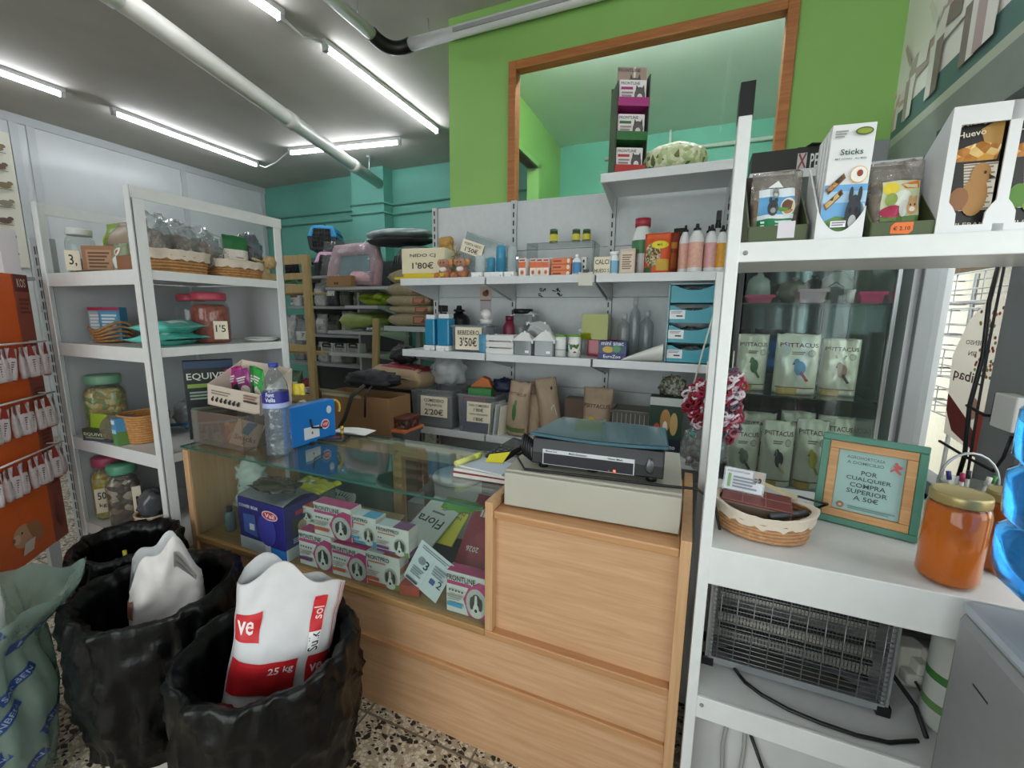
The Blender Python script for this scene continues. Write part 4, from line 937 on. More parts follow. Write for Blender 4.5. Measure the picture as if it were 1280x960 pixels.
kraft(725, 762, 487, 2.30, S3, 'upright kraft bag facing the shop, behind the teal folder', 0, 0, 8., [('t', 'PSITTACUS', .5, .68, .86, '#5a2f2a'), ('e', .35, .4, .12, .08, '#c9a83c'), ('e', .8, .42, .09, .06, '#7d7a74'), ('e', .8, .42, .07, .045, '#b5a48f'), ('r', .05, .3, .9, .36, '#d9cbb0')])
x, w, h = span(704, 728, 499, 2.36, S3); carton('brown_box', 'small dark brown box between the kraft bags', 'box', (x, 2.42, S3), w, .09, h, '#5d4638', None)
x, w, h = span(763, 808, 503, 2.25, S3); h *= .8
t = thing('wire_tray', 'clear wire-sided tray with white eggs behind the teal folder', 'tray', (x, 2.36, S3)); part('tray_body', tub(w, .16, h), clear('#b5b2a8', .7), t)
g = G()
for k in range(9): g.tube([(-w/2+w*k/8, -.085, 0), (-w/2+w*k/8, -.088, h)], .0016, 4)
for k in range(4): g.tube([(-w/2, -.086, h*k/3), (w/2, -.086, h*k/3)], .0016, 4)
part('wire_mesh', g, STEEL, t)
for i in range(4): solo('dummy_egg', G().ball(0, 0, .02, .022, .016, .02, n=12), mat('#e9e6df', .4), 'white dummy egg in the wire-sided tray', 'egg', (x-.03+.035*i, 2.30+.012*(i % 2), S3+.004), 0, 'dummy eggs in the wire-sided tray')
x, w, h = span(808, 849, 497, 2.24, S3)
carton('collar_box', 'flea collar box with a dog picture beside the hanging rope toys', 'box', (x, 2.29, S3), w, .07, h, '#2c4638', [('r', 0, 0, 1, .28, '#1d2a3a'), ('t', 'Seresto', .55, .14, .6, '#e8ecee'), ('e', .5, .6, .16, .2, '#b98a55'), ('e', .5, .5, .07, .09, '#ece6dc'), ('e', .25, .45, .1, .1, '#c0493a'), ('e', .76, .55, .12, .2, '#c9a86a'), ('r', 0, .86, 1, 1, '#c9cfc8')])
solo('herb_bundle', blob(G(), 22, .06, .05, .05, .6, 5, 3.), bits(['#8a8a7a', '#5f6a55', '#b5b0a0'], 70), 'grey green dried herb bundle on the flea collar box', 'herbs', (x+.02, 2.31, S3+h+.002))
# --- extra bay beyond the end upright: stacked sacks
gs = thing('side_shelf', 'low grey shelf carrying stacked sacks beside the wall shelving', 'shelf', (0, 0, 0))
xs0, xs1, zs = at(480, 410, Y=2.55).x, -1.70, at(500, 408, Y=2.55).z
part('shelf_board', G().box(xs0, xs1, 2.55, 2.95, zs-.035, zs), mat('#9fa5a6', .45), gs)
part('stand_leg', G().box(xs0+.03, xs0+.07, 2.9, 2.94, 0, zs-.035).box(xs1-.07, xs1-.03, 2.9, 2.94, 0, zs-.035), GREY, gs)
SK = mat('#8f8468', .7, n=.15, ns=60, b=.4, bs=90); z = zs+.001
for i, hh in enumerate((.095, .062, .075, .095, .10)):
    t = thing('paper_sack', '%s sack of the pile beside the wall shelving' % ('bottom', 'second lowest', 'middle', 'second highest', 'topmost')[i], 'sack', ((xs0+xs1)/2-.01+.012*math.sin(i*2), 2.73, z), .05*math.sin(i), 'piled brown paper sacks')
    p = Pouch(.30, .37, hh*1.1, True, .010, i+2., blunt=True)
    g = G(); g.T = Matrix.Translation((-.185, 0, hh*.5)) @ Matrix.Rotation(PI/2, 4, 'Y') @ Matrix.Rotation(PI/2, 4, 'Z'); g = p.geo(g, 16, 24)
    part('sack_body', g, SK, t); prt(t, 'side_print', .1, hh*.5, [('r', 0, 0, 1, 1, '#7a3327'), ('l', .1, .9, .1, .9, 3, '#b58a6a')], (.10, -.149, hh*.24))
    z += hh*.93
# ================================================================ goods on the angle-iron unit at the counter end
def wicker(name, label, loc, rx, ry, h, rz=0., n=34, rings=7, flare=1.12, liner=None, col='#b58654', group=None, hi=0.):
    """woven basket: rings of cane running over and under the stakes, with a rolled rim and, when lined, a folded cloth edge"""
    t = thing(name, label, 'basket', loc, rz, group)
    g = G(); k = 72
    for j in range(rings):
        z = .006+(h-.01)*j/max(1, rings-1); f = 1+(flare-1)*z/h
        pts = []
        for i in range(k):
            a = 2*PI*i/k; q = 1+.016*math.cos(n/2*a+PI*j); rr = (abs(math.cos(a))**3.2+abs(math.sin(a))**3.2)**(-1/3.2) if liner != 'round' else 1
            pts.append((math.cos(a)*rx*f*q*rr, math.sin(a)*ry*f*q*rr, z+hi*z/h*abs(math.cos(a))**2))
        g.tube(pts, h/rings*.56, 6, 0, True)
    part('woven_wall', g, mat(col, .6, n=.25, ns=90), t)
    part('basket_floor', G().lathe([(0, .003), (1, .003), (1, .008), (0, .008)], n=24, sx=rx*.98, sy=ry*.98), mat(col, .7), t)
    if liner:
        g = G()
        def fn(u, v):
            a = 2*PI*u; rr = (abs(math.cos(a))**3.2+abs(math.sin(a))**3.2)**(-1/3.2) if liner != 'round' else 1; w = .012*math.sin(a*17)*v+.008*math.sin(a*29+1)*v
            f = flare*(1.04+.05*math.sin(PI*min(1, v*1.3))) if v > .25 else flare*(.93+.11*v*4)
            z = h*(1.0+.1*math.sin(PI*v)-.38*ss(.3, 1, v))+hi*abs(math.cos(a))**2+w*.3
            return (math.cos(a)*rx*(f+w)*rr, math.sin(a)*ry*(f+w)*rr, z)
        g.grid(fn, 80, 8, wrap=True)
        part('cloth_liner', g, mat('#d6c9b8', .85, b=.3, bs=80), t)
    return t
def jar(label, loc, r, h, lidc, fill, fillh=.85, card=None, group=None, square=False, name='candy_jar'):
    t = thing(name, label, 'jar', loc, math.atan2(-loc[0], loc[1])-.1, group); hb = h*.86
    sq = (lambda a, z: min(1.18, (abs(math.cos(a))**5+abs(math.sin(a))**5)**(-1/5))) if square else None
    prof = [(r*.9, 0), (r, h*.04), (r, hb*.8), (r*.93, hb*.9), (r*.8, hb*.95), (r*.8, hb)]
    part('jar_body', G().lathe(prof, n=32, fn=sq), clear('#edf2f0', .95, .04), t)
    if fill: part('jar_contents', G().lathe([(r*.86, .003), (r*.95, h*.05), (r*.95, hb*min(.8, fillh)), (r*.7, hb*fillh)], n=32, fn=sq), fill, t)
    l = part('lid', G().lathe([(r*.86, hb-.002), (r*.88, hb+.004), (r*.88, h-.006), (r*.84, h), (0, h)], n=32), mat(lidc, .4), t)
    if card: price_card(t, (card[1]*r, -r*(1.14 if square else 1.02)-.002, h*card[2]), r*card[3], h*card[4], card[0])
    return t
def clearbag(name, label, loc, rx, ry, h, fill, rz=0., seed=1., tint='#e3e7e8'):
    t = thing(name, label, 'bag', loc, rz)
    part('bag_contents', blob(G(), 26, rx*.8, ry*.8, h*.36, .22, 3, seed), fill, t)
    part('plastic', blob(G(), 30, rx, ry, h*.52, .34, 3.2, seed+3), clear(tint, .88, .06, b=.6, bs=14), t)
    return t
YL = 1.12
# top level
x, w, h = rspan(87, 126, 285, 1.08, L1)
jar('clear jar with a price card on the topmost level of the angle-iron unit', (x, 1.08, L1), w, h, '#c9cccc', bits(['#b9b5ac', '#d5d1c8', '#8f8a80'], 60), .4, ([('3,', .5, .5, .6)], -.5, .08, .95, .42))
x, w, h = span(121, 141, 273, 1.22, L1)
seedbag('hay_bag', 'tall green-edged bag of brown hay on the topmost level', 122, 172, 273, 1.12, L1, '#8c7a66', [('r', .0, .0, .34, 1, '#7d9b2f'), ('e', .16, .7, .1, .1, '#a9c04a'), ('r', .38, .55, .95, .9, '#9a8874'), ('l', .42, .9, .3, .5, 3, '#6a5a48')], seed=2., d=.12)
x, w, h = span(111, 141, 306, 1.06, L1)
carton('kraft_carton', 'small kraft carton in front of the hay bag on the topmost level', 'box', (x, 1.10, L1), w, .06, h, '#9a7256', [('r', .1, .15, .7, .85, '#b08a6a'), ('l', .15, .65, .2, .8, 5, '#6a4a38')], rz=.4)
x, w, h = span(139, 157, 302, 1.04, L1)
seedbag('treat_bag', 'little white and green treat bag beside the kraft carton', 139, 157, 303, 1.03, L1, '#8a9578', [('e', .5, .35, .3, .22, '#d5d8cc'), ('e', .55, .7, .2, .15, '#e3e0d8'), ('e', .5, .7, .1, .08, '#b0583f')], seed=4., d=.04)
solo('dark_leaflet', G().box(-.09, .06, -.03, .03, 0, .006).box(-.05, .09, -.03, .025, .006, .01), [mat('#4c3a34', .5)], 'dark folded leaflets lying in front of the kraft carton', 'leaflet', (at(115, 338, Y=1.03).x, 1.03, L1), .05)
solo('brown_tin', G().cbox(0, 0, 0, .13, .07, .065), mat('#8a5f45', .5), 'low brown box beside the near post on the topmost level', 'box', (at(170, 330, Y=1.05).x-.02, 1.06, L1), bev=.004)
# two lined baskets with treat bags
def lined(px0, px1, yt, X, z, lab, **k):
    y0, y1 = at(px0, 340, X=X).y, at(px1, 345, X=X).y
    return (y0+y1)/2, abs(y1-y0)/2
ya, ra = lined(200, 273, 0, -1.96, L1, ''); yb, rb = lined(276, 343, 0, -1.96, L1, '')
wicker('wicker_basket', 'long lined wicker basket of treat bags, nearer basket of the topmost level', (-2.06, ya-.01, L1), .10, ra*.88, .085, liner='sq', group='lined baskets on the topmost level')
wicker('wicker_basket', 'long lined wicker basket of treat bags, farther basket of the topmost level', (-2.06, yb-.02, L1), .10, rb*.82, .075, liner='sq', group='lined baskets on the topmost level')
HAY = mat('#7a5f45', .8, n=.45, ns=60, b=.6)
for i, (dy, s) in enumerate(((-.08, 1.), (.0, 2.), (.08, 3.))):
    clearbag('treat_bag', 'clear bag of brown dried treats in the nearer basket, %s' % ('closest to the near post', 'in the middle', 'next to the other basket')[i], (-2.06+.012*i, ya+dy, L1+.03), .085, .062, .20-.012*i, HAY, .4*i, s*2.3)
clearbag('treat_bag', 'clear bag of pale dried treats in the farther basket', (-2.09, yb-.07, L1+.03), .07, .06, .16, bits(['#b9aca0', '#8c7d70', '#d5ccc2'], 70), .2, 9.)
t = thing('header_bag', 'clear bag with a green and white header card in the farther basket', 'bag', (-2.03, yb-.01, L1+.03), PI/2-.1)
p = Pouch(.115, .17, .04, seed=4.); part('bag_body', p.geo(), clear('#c9d2d0', .6, .06, b=.4), t)
prt(t, 'header_card', .115, .17, [('r', .02, .62, .98, 1, '#1f6a35'), ('r', .02, .1, .98, .62, '#e3dcd2'), ('l', .12, .88, .3, .58, 4, '#b08a80'), ('e', .2, .18, .07, .05, '#555555')], mp=p.front)
clearbag('treat_bag', 'dark shiny bag at the far end of the farther basket', (-2.06, yb+.08, L1+.03), .06, .05, .19, mat('#23272c', .5), .3, 12., '#aeb5ba')
solo('pine_cone', G().ball(0, 0, .0, .03, .03, .03, 14, 0, .25, 9, 3.).tube([(-.03, 0, .0), (-.09, 0, .01)], .006, 6), mat('#a98f62', .8, n=.3, ns=90, b=.5), 'small dried pod hanging at the rim of the farther basket', 'pod', (-1.945, yb+.1, L1+.085), PI/2)
# second level
xw, ww, hw = rspan(116, 170, 405, 1.12, L2)
wicker('wicker_basket', 'small open wicker basket holding blue boxes on the second level', (xw, 1.12, L2), ww*.85, ww*.7, .055, liner=None, flare=1.25, hi=.045, rings=5)
for i in range(2):
    x, w, h = span(126+i*14, 146+i*29, 384, 1.08, L2+.012)
    carton('blue_carton', ('narrow grey blue carton in the small wicker basket', 'blue carton with a crimson top in the small wicker basket')[i], 'box', (xw-.045+.07*i, 1.10+.02*i, L2+.012), .055 if i == 0 else .085, .05, h, ('#8d9dab', '#3f86ad')[i], [('r', 0, .9, 1, 1, '#a02a4a'), ('r', .08, .1, .92, .86, ('#a4b0ba', '#4f97bb')[i]), ('l', .14, .86, .2, .8, 6, '#cfdde6')], rz=.55)
def lay_bag(name, label, loc, w, l, d, m, seed, rz=0., cat='bag', group=None, amp=.012, pr=None, blunt=False):
    """filled bag lying on its back; w across local x, l along local y"""
    t = thing(name, label, cat, loc, rz, group); p = Pouch(w, l, d, True, amp, seed, blunt=blunt)
    g = G(); g.T = Matrix.Translation((0, -l/2, d*.5)) @ Matrix.Rotation(-PI/2, 4, 'X') @ Matrix.Rotation(PI, 4, 'Z') if 0 else Matrix.Translation((0, -l/2, d*.5)) @ Matrix(((1, 0, 0, 0), (0, 0, 1, 0), (0, -1, 0, 0), (0, 0, 0, 1)))
    part('bag_body', p.geo(g, 18, 18), m, t)
    if pr:
        def mp(u, v):
            x, y, z = p.front(u, v); return (x, z, -y)
        # printing faces upwards: lay it out, then turn it onto the bag
        g2 = prt(t, 'top_print', w, l, pr, mp=p.front)
        g2.matrix_local = g.T
    return t
TQ = mat('#5fbfb2', .4, n=.12, ns=20, b=.3, bs=25)
y0 = at(235, 425, X=-2.02).y
for i in range(2):
    lay_bag('teal_treat_bag', ('lower teal treat bag lying on the second level', 'upper teal treat bag lying on the second level')[i], (-2.115, 1.155+.012*i, L2+.05*i), .26, .19, .055, TQ, 3.+i, PI/2+.3+.1*i, group='teal treat bags lying flat', pr=[('r', .2, .2, .6, .35, '#d5e3df'), ('l', .2, .8, .5, .8, 4, '#cfe6df')])
PINKL = '#c24a5c'
STK = mat('#a83c16', .5, n=.6, ns=45, b=.8, bs=50)
x, w, h = rspan(242, 292, 366, 1.34, L2)
jar('big jar of red brown sticks with pink lid and price card, second level', (x, 1.34, L2), w, h, PINKL, STK, .9, ([("1'5", .6, .7, .4)], .55, .08, .7, .36), 'pink-lidded jars on the second level', name='treat_jar')
jar('pink-lidded jar of dark treats behind the red stick jar', (rspan(222, 262, 368, 1.44, L2)[0], 1.45, L2), w*.9, h*1.0, PINKL, bits(['#6a3f30', '#8f5a48', '#4c2f28'], 50), .5, None, 'pink-lidded jars on the second level', name='treat_jar')
g = blob(G(), 20, .11, .045, .012, .3, 4, 3.).box(-.1, .1, -.05, .05, 0, .004)
solo('white_plate', G().lathe([(0, 0), (.05, 0), (.075, .012), (.078, .016), (.05, .006), (0, .005)], n=28), mat('#dcdedd', .35), 'white plate with papers at the far end of the second level', 'plate', (-2.02, 1.52, L2))
solo('white_note', G().box(-.06, .06, -.04, .04, 0, .003), mat('#dddbd4', .6), 'white paper lying on the plate of the second level', 'paper', (-2.02, 1.52, L2+.018), .4)
# third level
x, w, h = rspan(104, 166, 469, 1.10, L3)
jar('wide jar of yellow biscuits with a mint lid on the third level', (x+.03, 1.10, L3), w*.86, h, '#7fb292', bits(['#c9a85a', '#e0c98a', '#a9853f', '#7d9a4a'], 55), .92, None, None, True, name='treat_jar')
t = thing('lime_card', 'lime green card propped in front of the mint-lidded jar', 'card', (at(118, 515, Y=1.0).x, 1.0, L3), 0, rot=(-.1, 0, .1)); part('card_sheet', G().box(-.05, .06, -.001, .001, .045, .12), mat('#a6c83a', .5), t); part('card_stand', G().box(-.02, .03, .0, .012, 0, .06), mat('#8fae30', .5), t)
x = at(142, 525, Y=1.02).x
t = thing('round_tub', 'round see-through tub tipped on its side on the third level', 'tub', (x, 1.045, L3+.062), 0, rot=(PI/2-.25, 0, .3))
part('tub_body', G().lathe([(.05, -.03), (.06, .0), (.06, .03), (.052, .05)], n=26), clear('#b9b49a', .72, .06), t); part('tub_contents', G().lathe([(.04, -.025), (.052, 0), (.05, .03)], n=20), bits(['#8a7d4a', '#5f6a3c', '#b5a56a', '#3f4a5a'], 40), t)
EQ = [('t', 'EQUIVET', .45, .55, .8, '#dfe3d0', .3), ('r', 0, 0, 1, .16, '#4a4668'), ('l', .1, .8, .2, .36, 2, '#a9b59a')]
x, w, h = span(100, 150, 531, 1.02, L3)
carton('horse_treat_box', 'flat dark green box with bold white lettering at the front of the third level', 'box', (x+.06, 1.0, L3), w*.5, .025, .055, '#3c4a34', EQ, rz=.2)
x, w, h = span(144, 157, 515, 1.0, L3)
carton('grass_carton', 'narrow blue carton with a grass picture beside the square basket', 'box', (x, 1.02, L3), .03, .07, .12, '#4f93c0', [('r', 0, 0, 1, .45, '#5f8a45'), ('r', 0, .45, 1, .6, '#a9cde0'), ('r', .1, .8, .9, .95, '#dfe9f0')], side=[('r', 0, 0, 1, .5, '#5f8a45')])
x, w, h = rspan(156, 206, 507, 1.085, L3)
wicker('wicker_basket', 'square honey-coloured wicker basket at the near post on the third level', (x-.01, 1.10, L3), w*1.1, w*1.0, .125, n=40, rings=12, flare=1.16, col='#c08a50')
solo('blue_folder', G().box(-.14, .14, -.02, .02, 0, .008), mat('#3a7fb5', .5), 'blue flat packet lying behind the square basket', 'packet', (x-.06, 1.26, L3+.02), .05, rot=(0, -.12, .1))
g = blob(G(), 26, .08, .06, .075, .45, 3, 21.); solo('clear_wrap', g, clear('#cfd3d4', .8, .06, b=.6), 'shiny clear wrapping heaped behind the square basket', 'wrapping', (x-.02, 1.30, L3))
t = carton('horse_treat_box', 'black upright box with bold white lettering beyond the near post on the third level', 'box', (-2.06, 1.27, L3), .19, .05, .36, '#23292c', [('t', 'EQUIVET', .5, .80, .9, '#dfe6d8', .10), ('r', 0, .91, 1, 1, '#2c4668'), ('r', .05, .66, .95, .71, '#8fae4a'), ('l', .08, .9, .5, .62, 3, '#9ab0a0'), ('l', .08, .9, .12, .42, 5, '#6a7a70')], rz=1.05)
# bottom level
x, w, h = rspan(112, 165, 572, 1.075, L4)
jar('jar of yellow pasta treats with pink lid and price card on the bottom level', (x+.025, 1.08, L4), w*.84, h, '#b8506f', bits(['#d9b93c', '#e6cf6a', '#b5912f', '#c9c07a'], 50), .9, ([('50', .7, .6, .3), ('kg', .3, .5, .2)], -.4, .14, .8, .4), None, True, name='treat_jar')
x, w, h = rspan(131, 187, 582, 1.06, L4)
jar('jar of brown chew sticks with a mint lid on the bottom level', (x+.01, 1.065, L4), w*.80, h, '#5fa083', bits(['#5a4236', '#8a6a50', '#b5a08c', '#4a352c'], 40), .88, ([('1', .5, .3, .4)], .75, .1, .5, .55), None, True, name='treat_jar')
x, w, h = rspan(168, 222, 640, 1.10, L4)
wicker('wicker_basket', 'round wicker basket with white liner and a grey bag on the bottom level', (x, 1.10, L4), w*.8, w*.76, .06, n=30, rings=5, liner='round', flare=1.15)
solo('grey_bag', blob(G(), 26, w*.74, w*.7, .07, .25, 2.6, 15.), mat('#55585c', .2, b=.3, bs=20), 'shiny grey bag sitting in the round basket of the bottom level', 'bag', (x, 1.10, L4+.035))
solo('dark_bag', blob(G(), 24, .1, .07, .05, .4, 3, 18.), mat('#3c2f33', .3, b=.3), 'dark bag with red print lying behind the bottom jars', 'bag', (x-.02, 1.36, L4))
# ================================================================ on the glass counter top
GT = .82
# clear organiser box at the counter end
ax, ay = at(318, 583, Z=GT).x, 1.02
P0 = at(232, 570, Z=GT); P1 = at(318, 573, Z=GT)
t = thing('acrylic_organiser', 'clear acrylic box of pouches standing at the counter end', 'organiser', (-1.69, 1.20, GT), .0)
bw, bd, bh = .30, .30, .135
part('box_body', openbox(G(), bw, bd, bh, .003), clear('#d6cfc6', .88, .05), t)
solo('fish_card', G().cbox(0, 0, 0, .2, .01, .09), mat('#c9c2a8', .5), 'cream backing card lying in the acrylic organiser', 'card', (-1.70, 1.30, GT+.0045), .1)
solo('orange_sachet', Pouch(.14, .075, .025, seed=7.).geo(), bits(['#d9b83c', '#c9622a', '#a9b34a', '#e6d9a0'], 24), 'yellow orange sachet in the bottom of the acrylic organiser', 'sachet', (-1.675, 1.13, GT+.0045), .2)
t = thing('snack_card', 'white snack card with blue brush stroke in the acrylic organiser', 'card', (-1.60, 1.085, GT+.004), .35, rot=(-.35, .25, .35))
part('card_sheet', G().box(-.055, .055, -.001, .001, 0, .1), mat('#e6e0d8', .5), t)
prt(t, 'card_print', .11, .1, [('p', [(.25, .5), (.4, .95), (.75, .98), (.55, .45)], '#5a9fd0'), ('t', 'Snacks', .5, .32, .8, '#6a4a35', .2), ('t', 'x', .5, .12, .14, '#6a4a35')], (0, -.0012, 0))
# white pictogram display carton holding pouches, tilted on the box
t = thing('display_carton', 'white display carton with animal pictograms holding pouches over the organiser', 'carton', (-1.68, 1.19, GT+bh+.004), .12, rot=(0, .1, .10))
def dcart(w, d, hb, hf):
    g = G().box(-w/2, w/2, -d/2, d/2, 0, .003).box(-w/2, w/2, d/2-.003, d/2, 0, hb)
    for sx in (-1, 1): 
        x = sx*(w/2-.0015)
        g.add([(x-.0015, -d/2, 0), (x-.0015, d/2, 0), (x-.0015, d/2, hb), (x-.0015, -d/2, hf), (x+.0015, -d/2, 0), (x+.0015, d/2, 0), (x+.0015, d/2, hb), (x+.0015, -d/2, hf)], [(0, 1, 2, 3), (7, 6, 5, 4), (0, 3, 7, 4), (3, 2, 6, 7), (2, 1, 5, 6), (1, 0, 4, 5)])
    return g.box(-w/2, w/2, -d/2, -d/2+.003, 0, hf)
w, d = .27, .16
part('carton_body', dcart(w, d, .17, .085), mat('#cdbfb0', .5), t)
it = [('l', .08, .45, .55, .8, 2, '#8a7d70')]
for k in range(7): it += [('e', .1+.085*k, .3, .026, .09, '#2a2624'), ('e', .12+.085*k, .42, .016, .05, '#2a2624')]
it += [('r', .72, .52, .97, .62, '#4a3a35'), ('l', .72, .96, .66, .9, 2, '#8a6a60')]
prt(t, 'front_print', w, .085, it, (0, -d/2-.0006, 0))
for i, (dx, dy, c, lab, rz, hh) in enumerate(((-.085, .03, '#b0207a', 'magenta pouch standing in the white display carton', .3, .15), (-.03, .02, '#8f3a7a', 'plum pouch standing in the white display carton', .1, .145), (.04, .0, '#1f7a3c', 'dark green pouch standing in the white display carton', -.1, .16), (.085, -.02, '#35a84a', 'bright green pouch standing in the white display carton', -.2, .165))):
    t2 = thing('pet_food_pouch', lab, 'pouch', (-1.68+dx, 1.20+dy, GT+bh+.012), 0, 'pouches in the display carton', (.1, .14 if i > 1 else -.25, rz))
    p = Pouch(.085, hh, .02, seed=i+1.); part('pouch_body', p.geo(), mat(c, .3, n=.12), t2)
    prt(t2, 'front_print', .085, hh, [('e', .5, .4, .3, .14, '#d9d0c4' if i % 2 else '#0f3d1f'), ('l', .2, .8, .6, .8, 3, '#e3e0dc')], mp=p.front)
solo('yellow_sachet', Pouch(.06, .05, .015, seed=3.).geo(), mat('#d9c23c', .4), 'small yellow sachet on the back of the display carton', 'sachet', (-1.53, 1.30, GT+.18), .3)
solo('paper_bag', blob(G(), 26, .10, .06, .065, .35, 3, 31.), mat('#b9b3a8', .55, b=.4, bs=20), 'crumpled grey white paper bag behind the water bottle', 'bag', (-1.60, 1.36, GT+.001), .2)
# water bottle
B0 = at(341, 571, Z=GT); hB = at(338, 455, Y=B0.y).z-GT
t = thing('water_bottle', 'clear water bottle with blue cap and label on the glass counter', 'bottle', (B0.x, B0.y+.03, GT))
r = .044; prof = [(r*.7, 0), (r*.96, .008)]
for k in range(13):
    z = .015+k*.0135; prof += [(r, z), (r*.95, z+.0067)]
prof += [(r, .20), (r*1.0, .255), (r*.98, .265), (r*.9, .285), (r*.6, .315), (r*.34, .332), (r*.32, .345)]
prof = [(a, z*hB/.36) for a, z in prof]
part('bottle_body', G().lathe(prof, n=28), clear('#e8eef3', .93, .03, b=.25, bs=30, ior=1.7), t)
part('water', G().lathe([(a*.95, z+.002) for a, z in prof[:-6]], n=28), clear('#e6f0f6', .97, .02), t)
part('cap', G().lathe([(r*.36, hB*.955), (r*.37, hB*.957), (r*.37, hB), (0, hB)], n=20), mat('#2a3a9a', .35), t)
part('label_band', G().lathe([(r*1.012, hB*.555), (r*1.012, hB*.70)], n=28, caps=False), mat('#2c2f86', .4), t)
part('label_band', G().lathe([(r*1.013, hB*.535), (r*1.013, hB*.585)], n=28, caps=False), mat('#a9b5e0', .4), t)
def cyl_map(R, w, h, z0, off=0.): return lambda u, v: (math.sin((u-.5)*w/R+off)*R, -math.cos((u-.5)*w/R+off)*R, z0+v*h)
prt(t, 'label_print', .07, .05, [('t', 'Font', .5, .72, .4, '#e6e8f4', .3), ('t', 'Vella', .5, .35, .5, '#e6e8f4', .3)], mp=cyl_map(r*1.03, .07, .05, hB*.575, .5))
# blue folder box with key, sticker and card
b0, b1 = at(360, 563, Z=GT), at(416, 546, Z=GT); ang = math.atan2(b1.y-b0.y, b1.x-b0.x); L = (b1-b0).length
hb = at(360, 512, Y=b0.y).z-GT
t = thing('blue_box', 'bright blue box file with stickers and a key on the glass counter', 'box file', ((b0.x+b1.x)/2, (b0.y+b1.y)/2+.02, GT), ang)
part('box_body', G().cbox(0, .025, 0, L, .05, hb), mat('#1c78c8', .4), t, bev=.004)
prt(t, 'stickers_print', L, hb, [('r', .26, .12, .60, .42, '#e3e6ea'), ('e', .44, .26, .02, .04, '#b04a5a'), ('e', .74, .40, .1, .13, '#e6e6e8'), ('e', .74, .40, .085, .1, '#c0394a'), ('t', 'VSF', .74, .40, .12, '#f0e6e6'), ('e', .84, .76, .06, .1, '#cfd6dc')], (0, -.0008, 0))
part('key', G().tube([(-.02, -.004, hb*.62), (-.015, -.006, hb*.4), (.03, -.006, hb*.34)], .004, 6).lathe([(.008, 0), (.012, .003), (.008, .006)], -.02, -.004, 10), mat('#33383c', .3, .7), t)
solo('yellow_band', G().tube([(.03*math.cos(a*.2)+.0, .0, .035*math.sin(a*.2)) for a in range(-3, 15)], .005, 8), mat('#e0b73c', .45), 'yellow plastic loop hooked over the blue box', 'loop', b1+Vector((-.02, .035, hb*.72)), ang)
# papers, pen holder, phone
solo('white_paper', G().grid(lambda u, v: ((u-.5)*.18, (v-.5)*.09, .003+.006*math.sin(PI*u)), 6, 2).grid(lambda u, v: ((u-.5)*.18, (v-.5)*.09, .002), 2, 2), mat('#d9d9d6', .6), 'white slip of paper on the glass counter beside the blue box', 'paper', (at(441, 540, Z=GT).x, at(441, 540, Z=GT).y, GT), .15)
q = at(412, 549, Z=GT)
t = thing('dark_phone', 'dark flat phone lying in front of the blue box', 'phone', (q.x, q.y, GT), .35); part('phone_body', G().cbox(0, 0, 0, .15, .07, .009), mat('#1b1c20', .25), t, bev=.003)
part('screen', G().cbox(0, 0, .009, .14, .06, .0006), mat('#2c2a34', .08), t); part('sticker', G().cbox(.03, .0, .0098, .03, .02, .0005), mat('#9a3a44', .5), t)
q = at(428, 546, Z=GT); t = thing('brass_bolt', 'little brass pin standing on the glass beside the paper slip', 'pin', (q.x, q.y, GT)); part('pin_shaft', G().cyl(0, 0, 0, .035, .006), mat('#b59a45', .3, .7), t); part('pin_head', G().ball(0, 0, .039, .009, n=12), mat('#c9a94a', .3, .7), t)
# notebooks, papers, card reader at the cash desk end
q = at(597, 603, Z=GT)
stk = [('#8f2f35', .205, .13, .016, .05, 'dark red notebook at the bottom of the pile by the cash desk', 'notebook'), ('#c9ccd0', .20, .12, .010, .02, 'white notepad on the red notebook', 'notepad'), ('#b9c4d6', .17, .11, .006, -.12, 'pale blue papers on top of the notebook pile', 'papers')]
z = GT
for c, w, d, h, rz, lab, nm in stk:
    t = thing('notebook' if nm != 'papers' else 'loose_papers', lab, nm, (q.x, q.y+.08, z), rz)
    part('cover', G().cbox(0, 0, 0, w, d, h), mat(c, .5), t, bev=.001); part('page_block', G().cbox(.002, -.0012, h*.15, w*.98, d, h*.7), mat('#dcdad2', .7), t); z += h+.0008
t = thing('highlighter', 'pale yellow highlighter pen lying on the papers', 'pen', (q.x-.075, q.y+.07, z+.009), rot=(0, PI/2-.05, 1.2)); part('pen_body', G().cyl(0, 0, -.05, .03, .009), mat('#d5d67a', .45), t); part('pen_cap', G().cyl(0, 0, .03, .06, .0098), mat('#c9cb4f', .45), t)
solo('sticky_note', G().prism([(-.03, 0), (.03, 0), (.05, .045), (-.02, .03)], -.0008, .0008), mat('#d9cf2f', .5), 'bright yellow sticky note leaning by the card reader', 'note', (q.x+.01, q.y+.10, z+.0005), .1, rot=(-.8, 0, .2))
c = at(630, 573, Z=GT+.03)
t = thing('card_reader', 'black card reader standing on papers beside the cash drawer', 'card reader', (c.x+.0, c.y+.03, z+.001), -.3, rot=(.25, 0, -.4))
part('reader_body', G().cbox(0, 0, 0, .075, .15, .03), mat('#141517', .35), t, bev=.01); part('screen', G().cbox(0, .03, .0302, .055, .05, .0008), mat('#2b2f33', .1), t)
g = G()
for i in range(3):
    for j in range(4): g.cbox(-.02+i*.02, -.055+j*.016, .0300, .014, .01, .0022)
part('keypad', g, mat('#3a3c40', .5), t)
solo('green_leaf_card', G().slab([(math.cos(a*PI/10)*(.055+.018*(a % 2)), math.sin(a*PI/10)*(.035+.012*(a % 2))) for a in range(20)], 0, .0015), mat('#5fa834', .5), 'bright green leaf-shaped card lying under the glass beside the cash desk', 'card', (at(605, 612, Z=.74).x, 1.13, .741), .2)
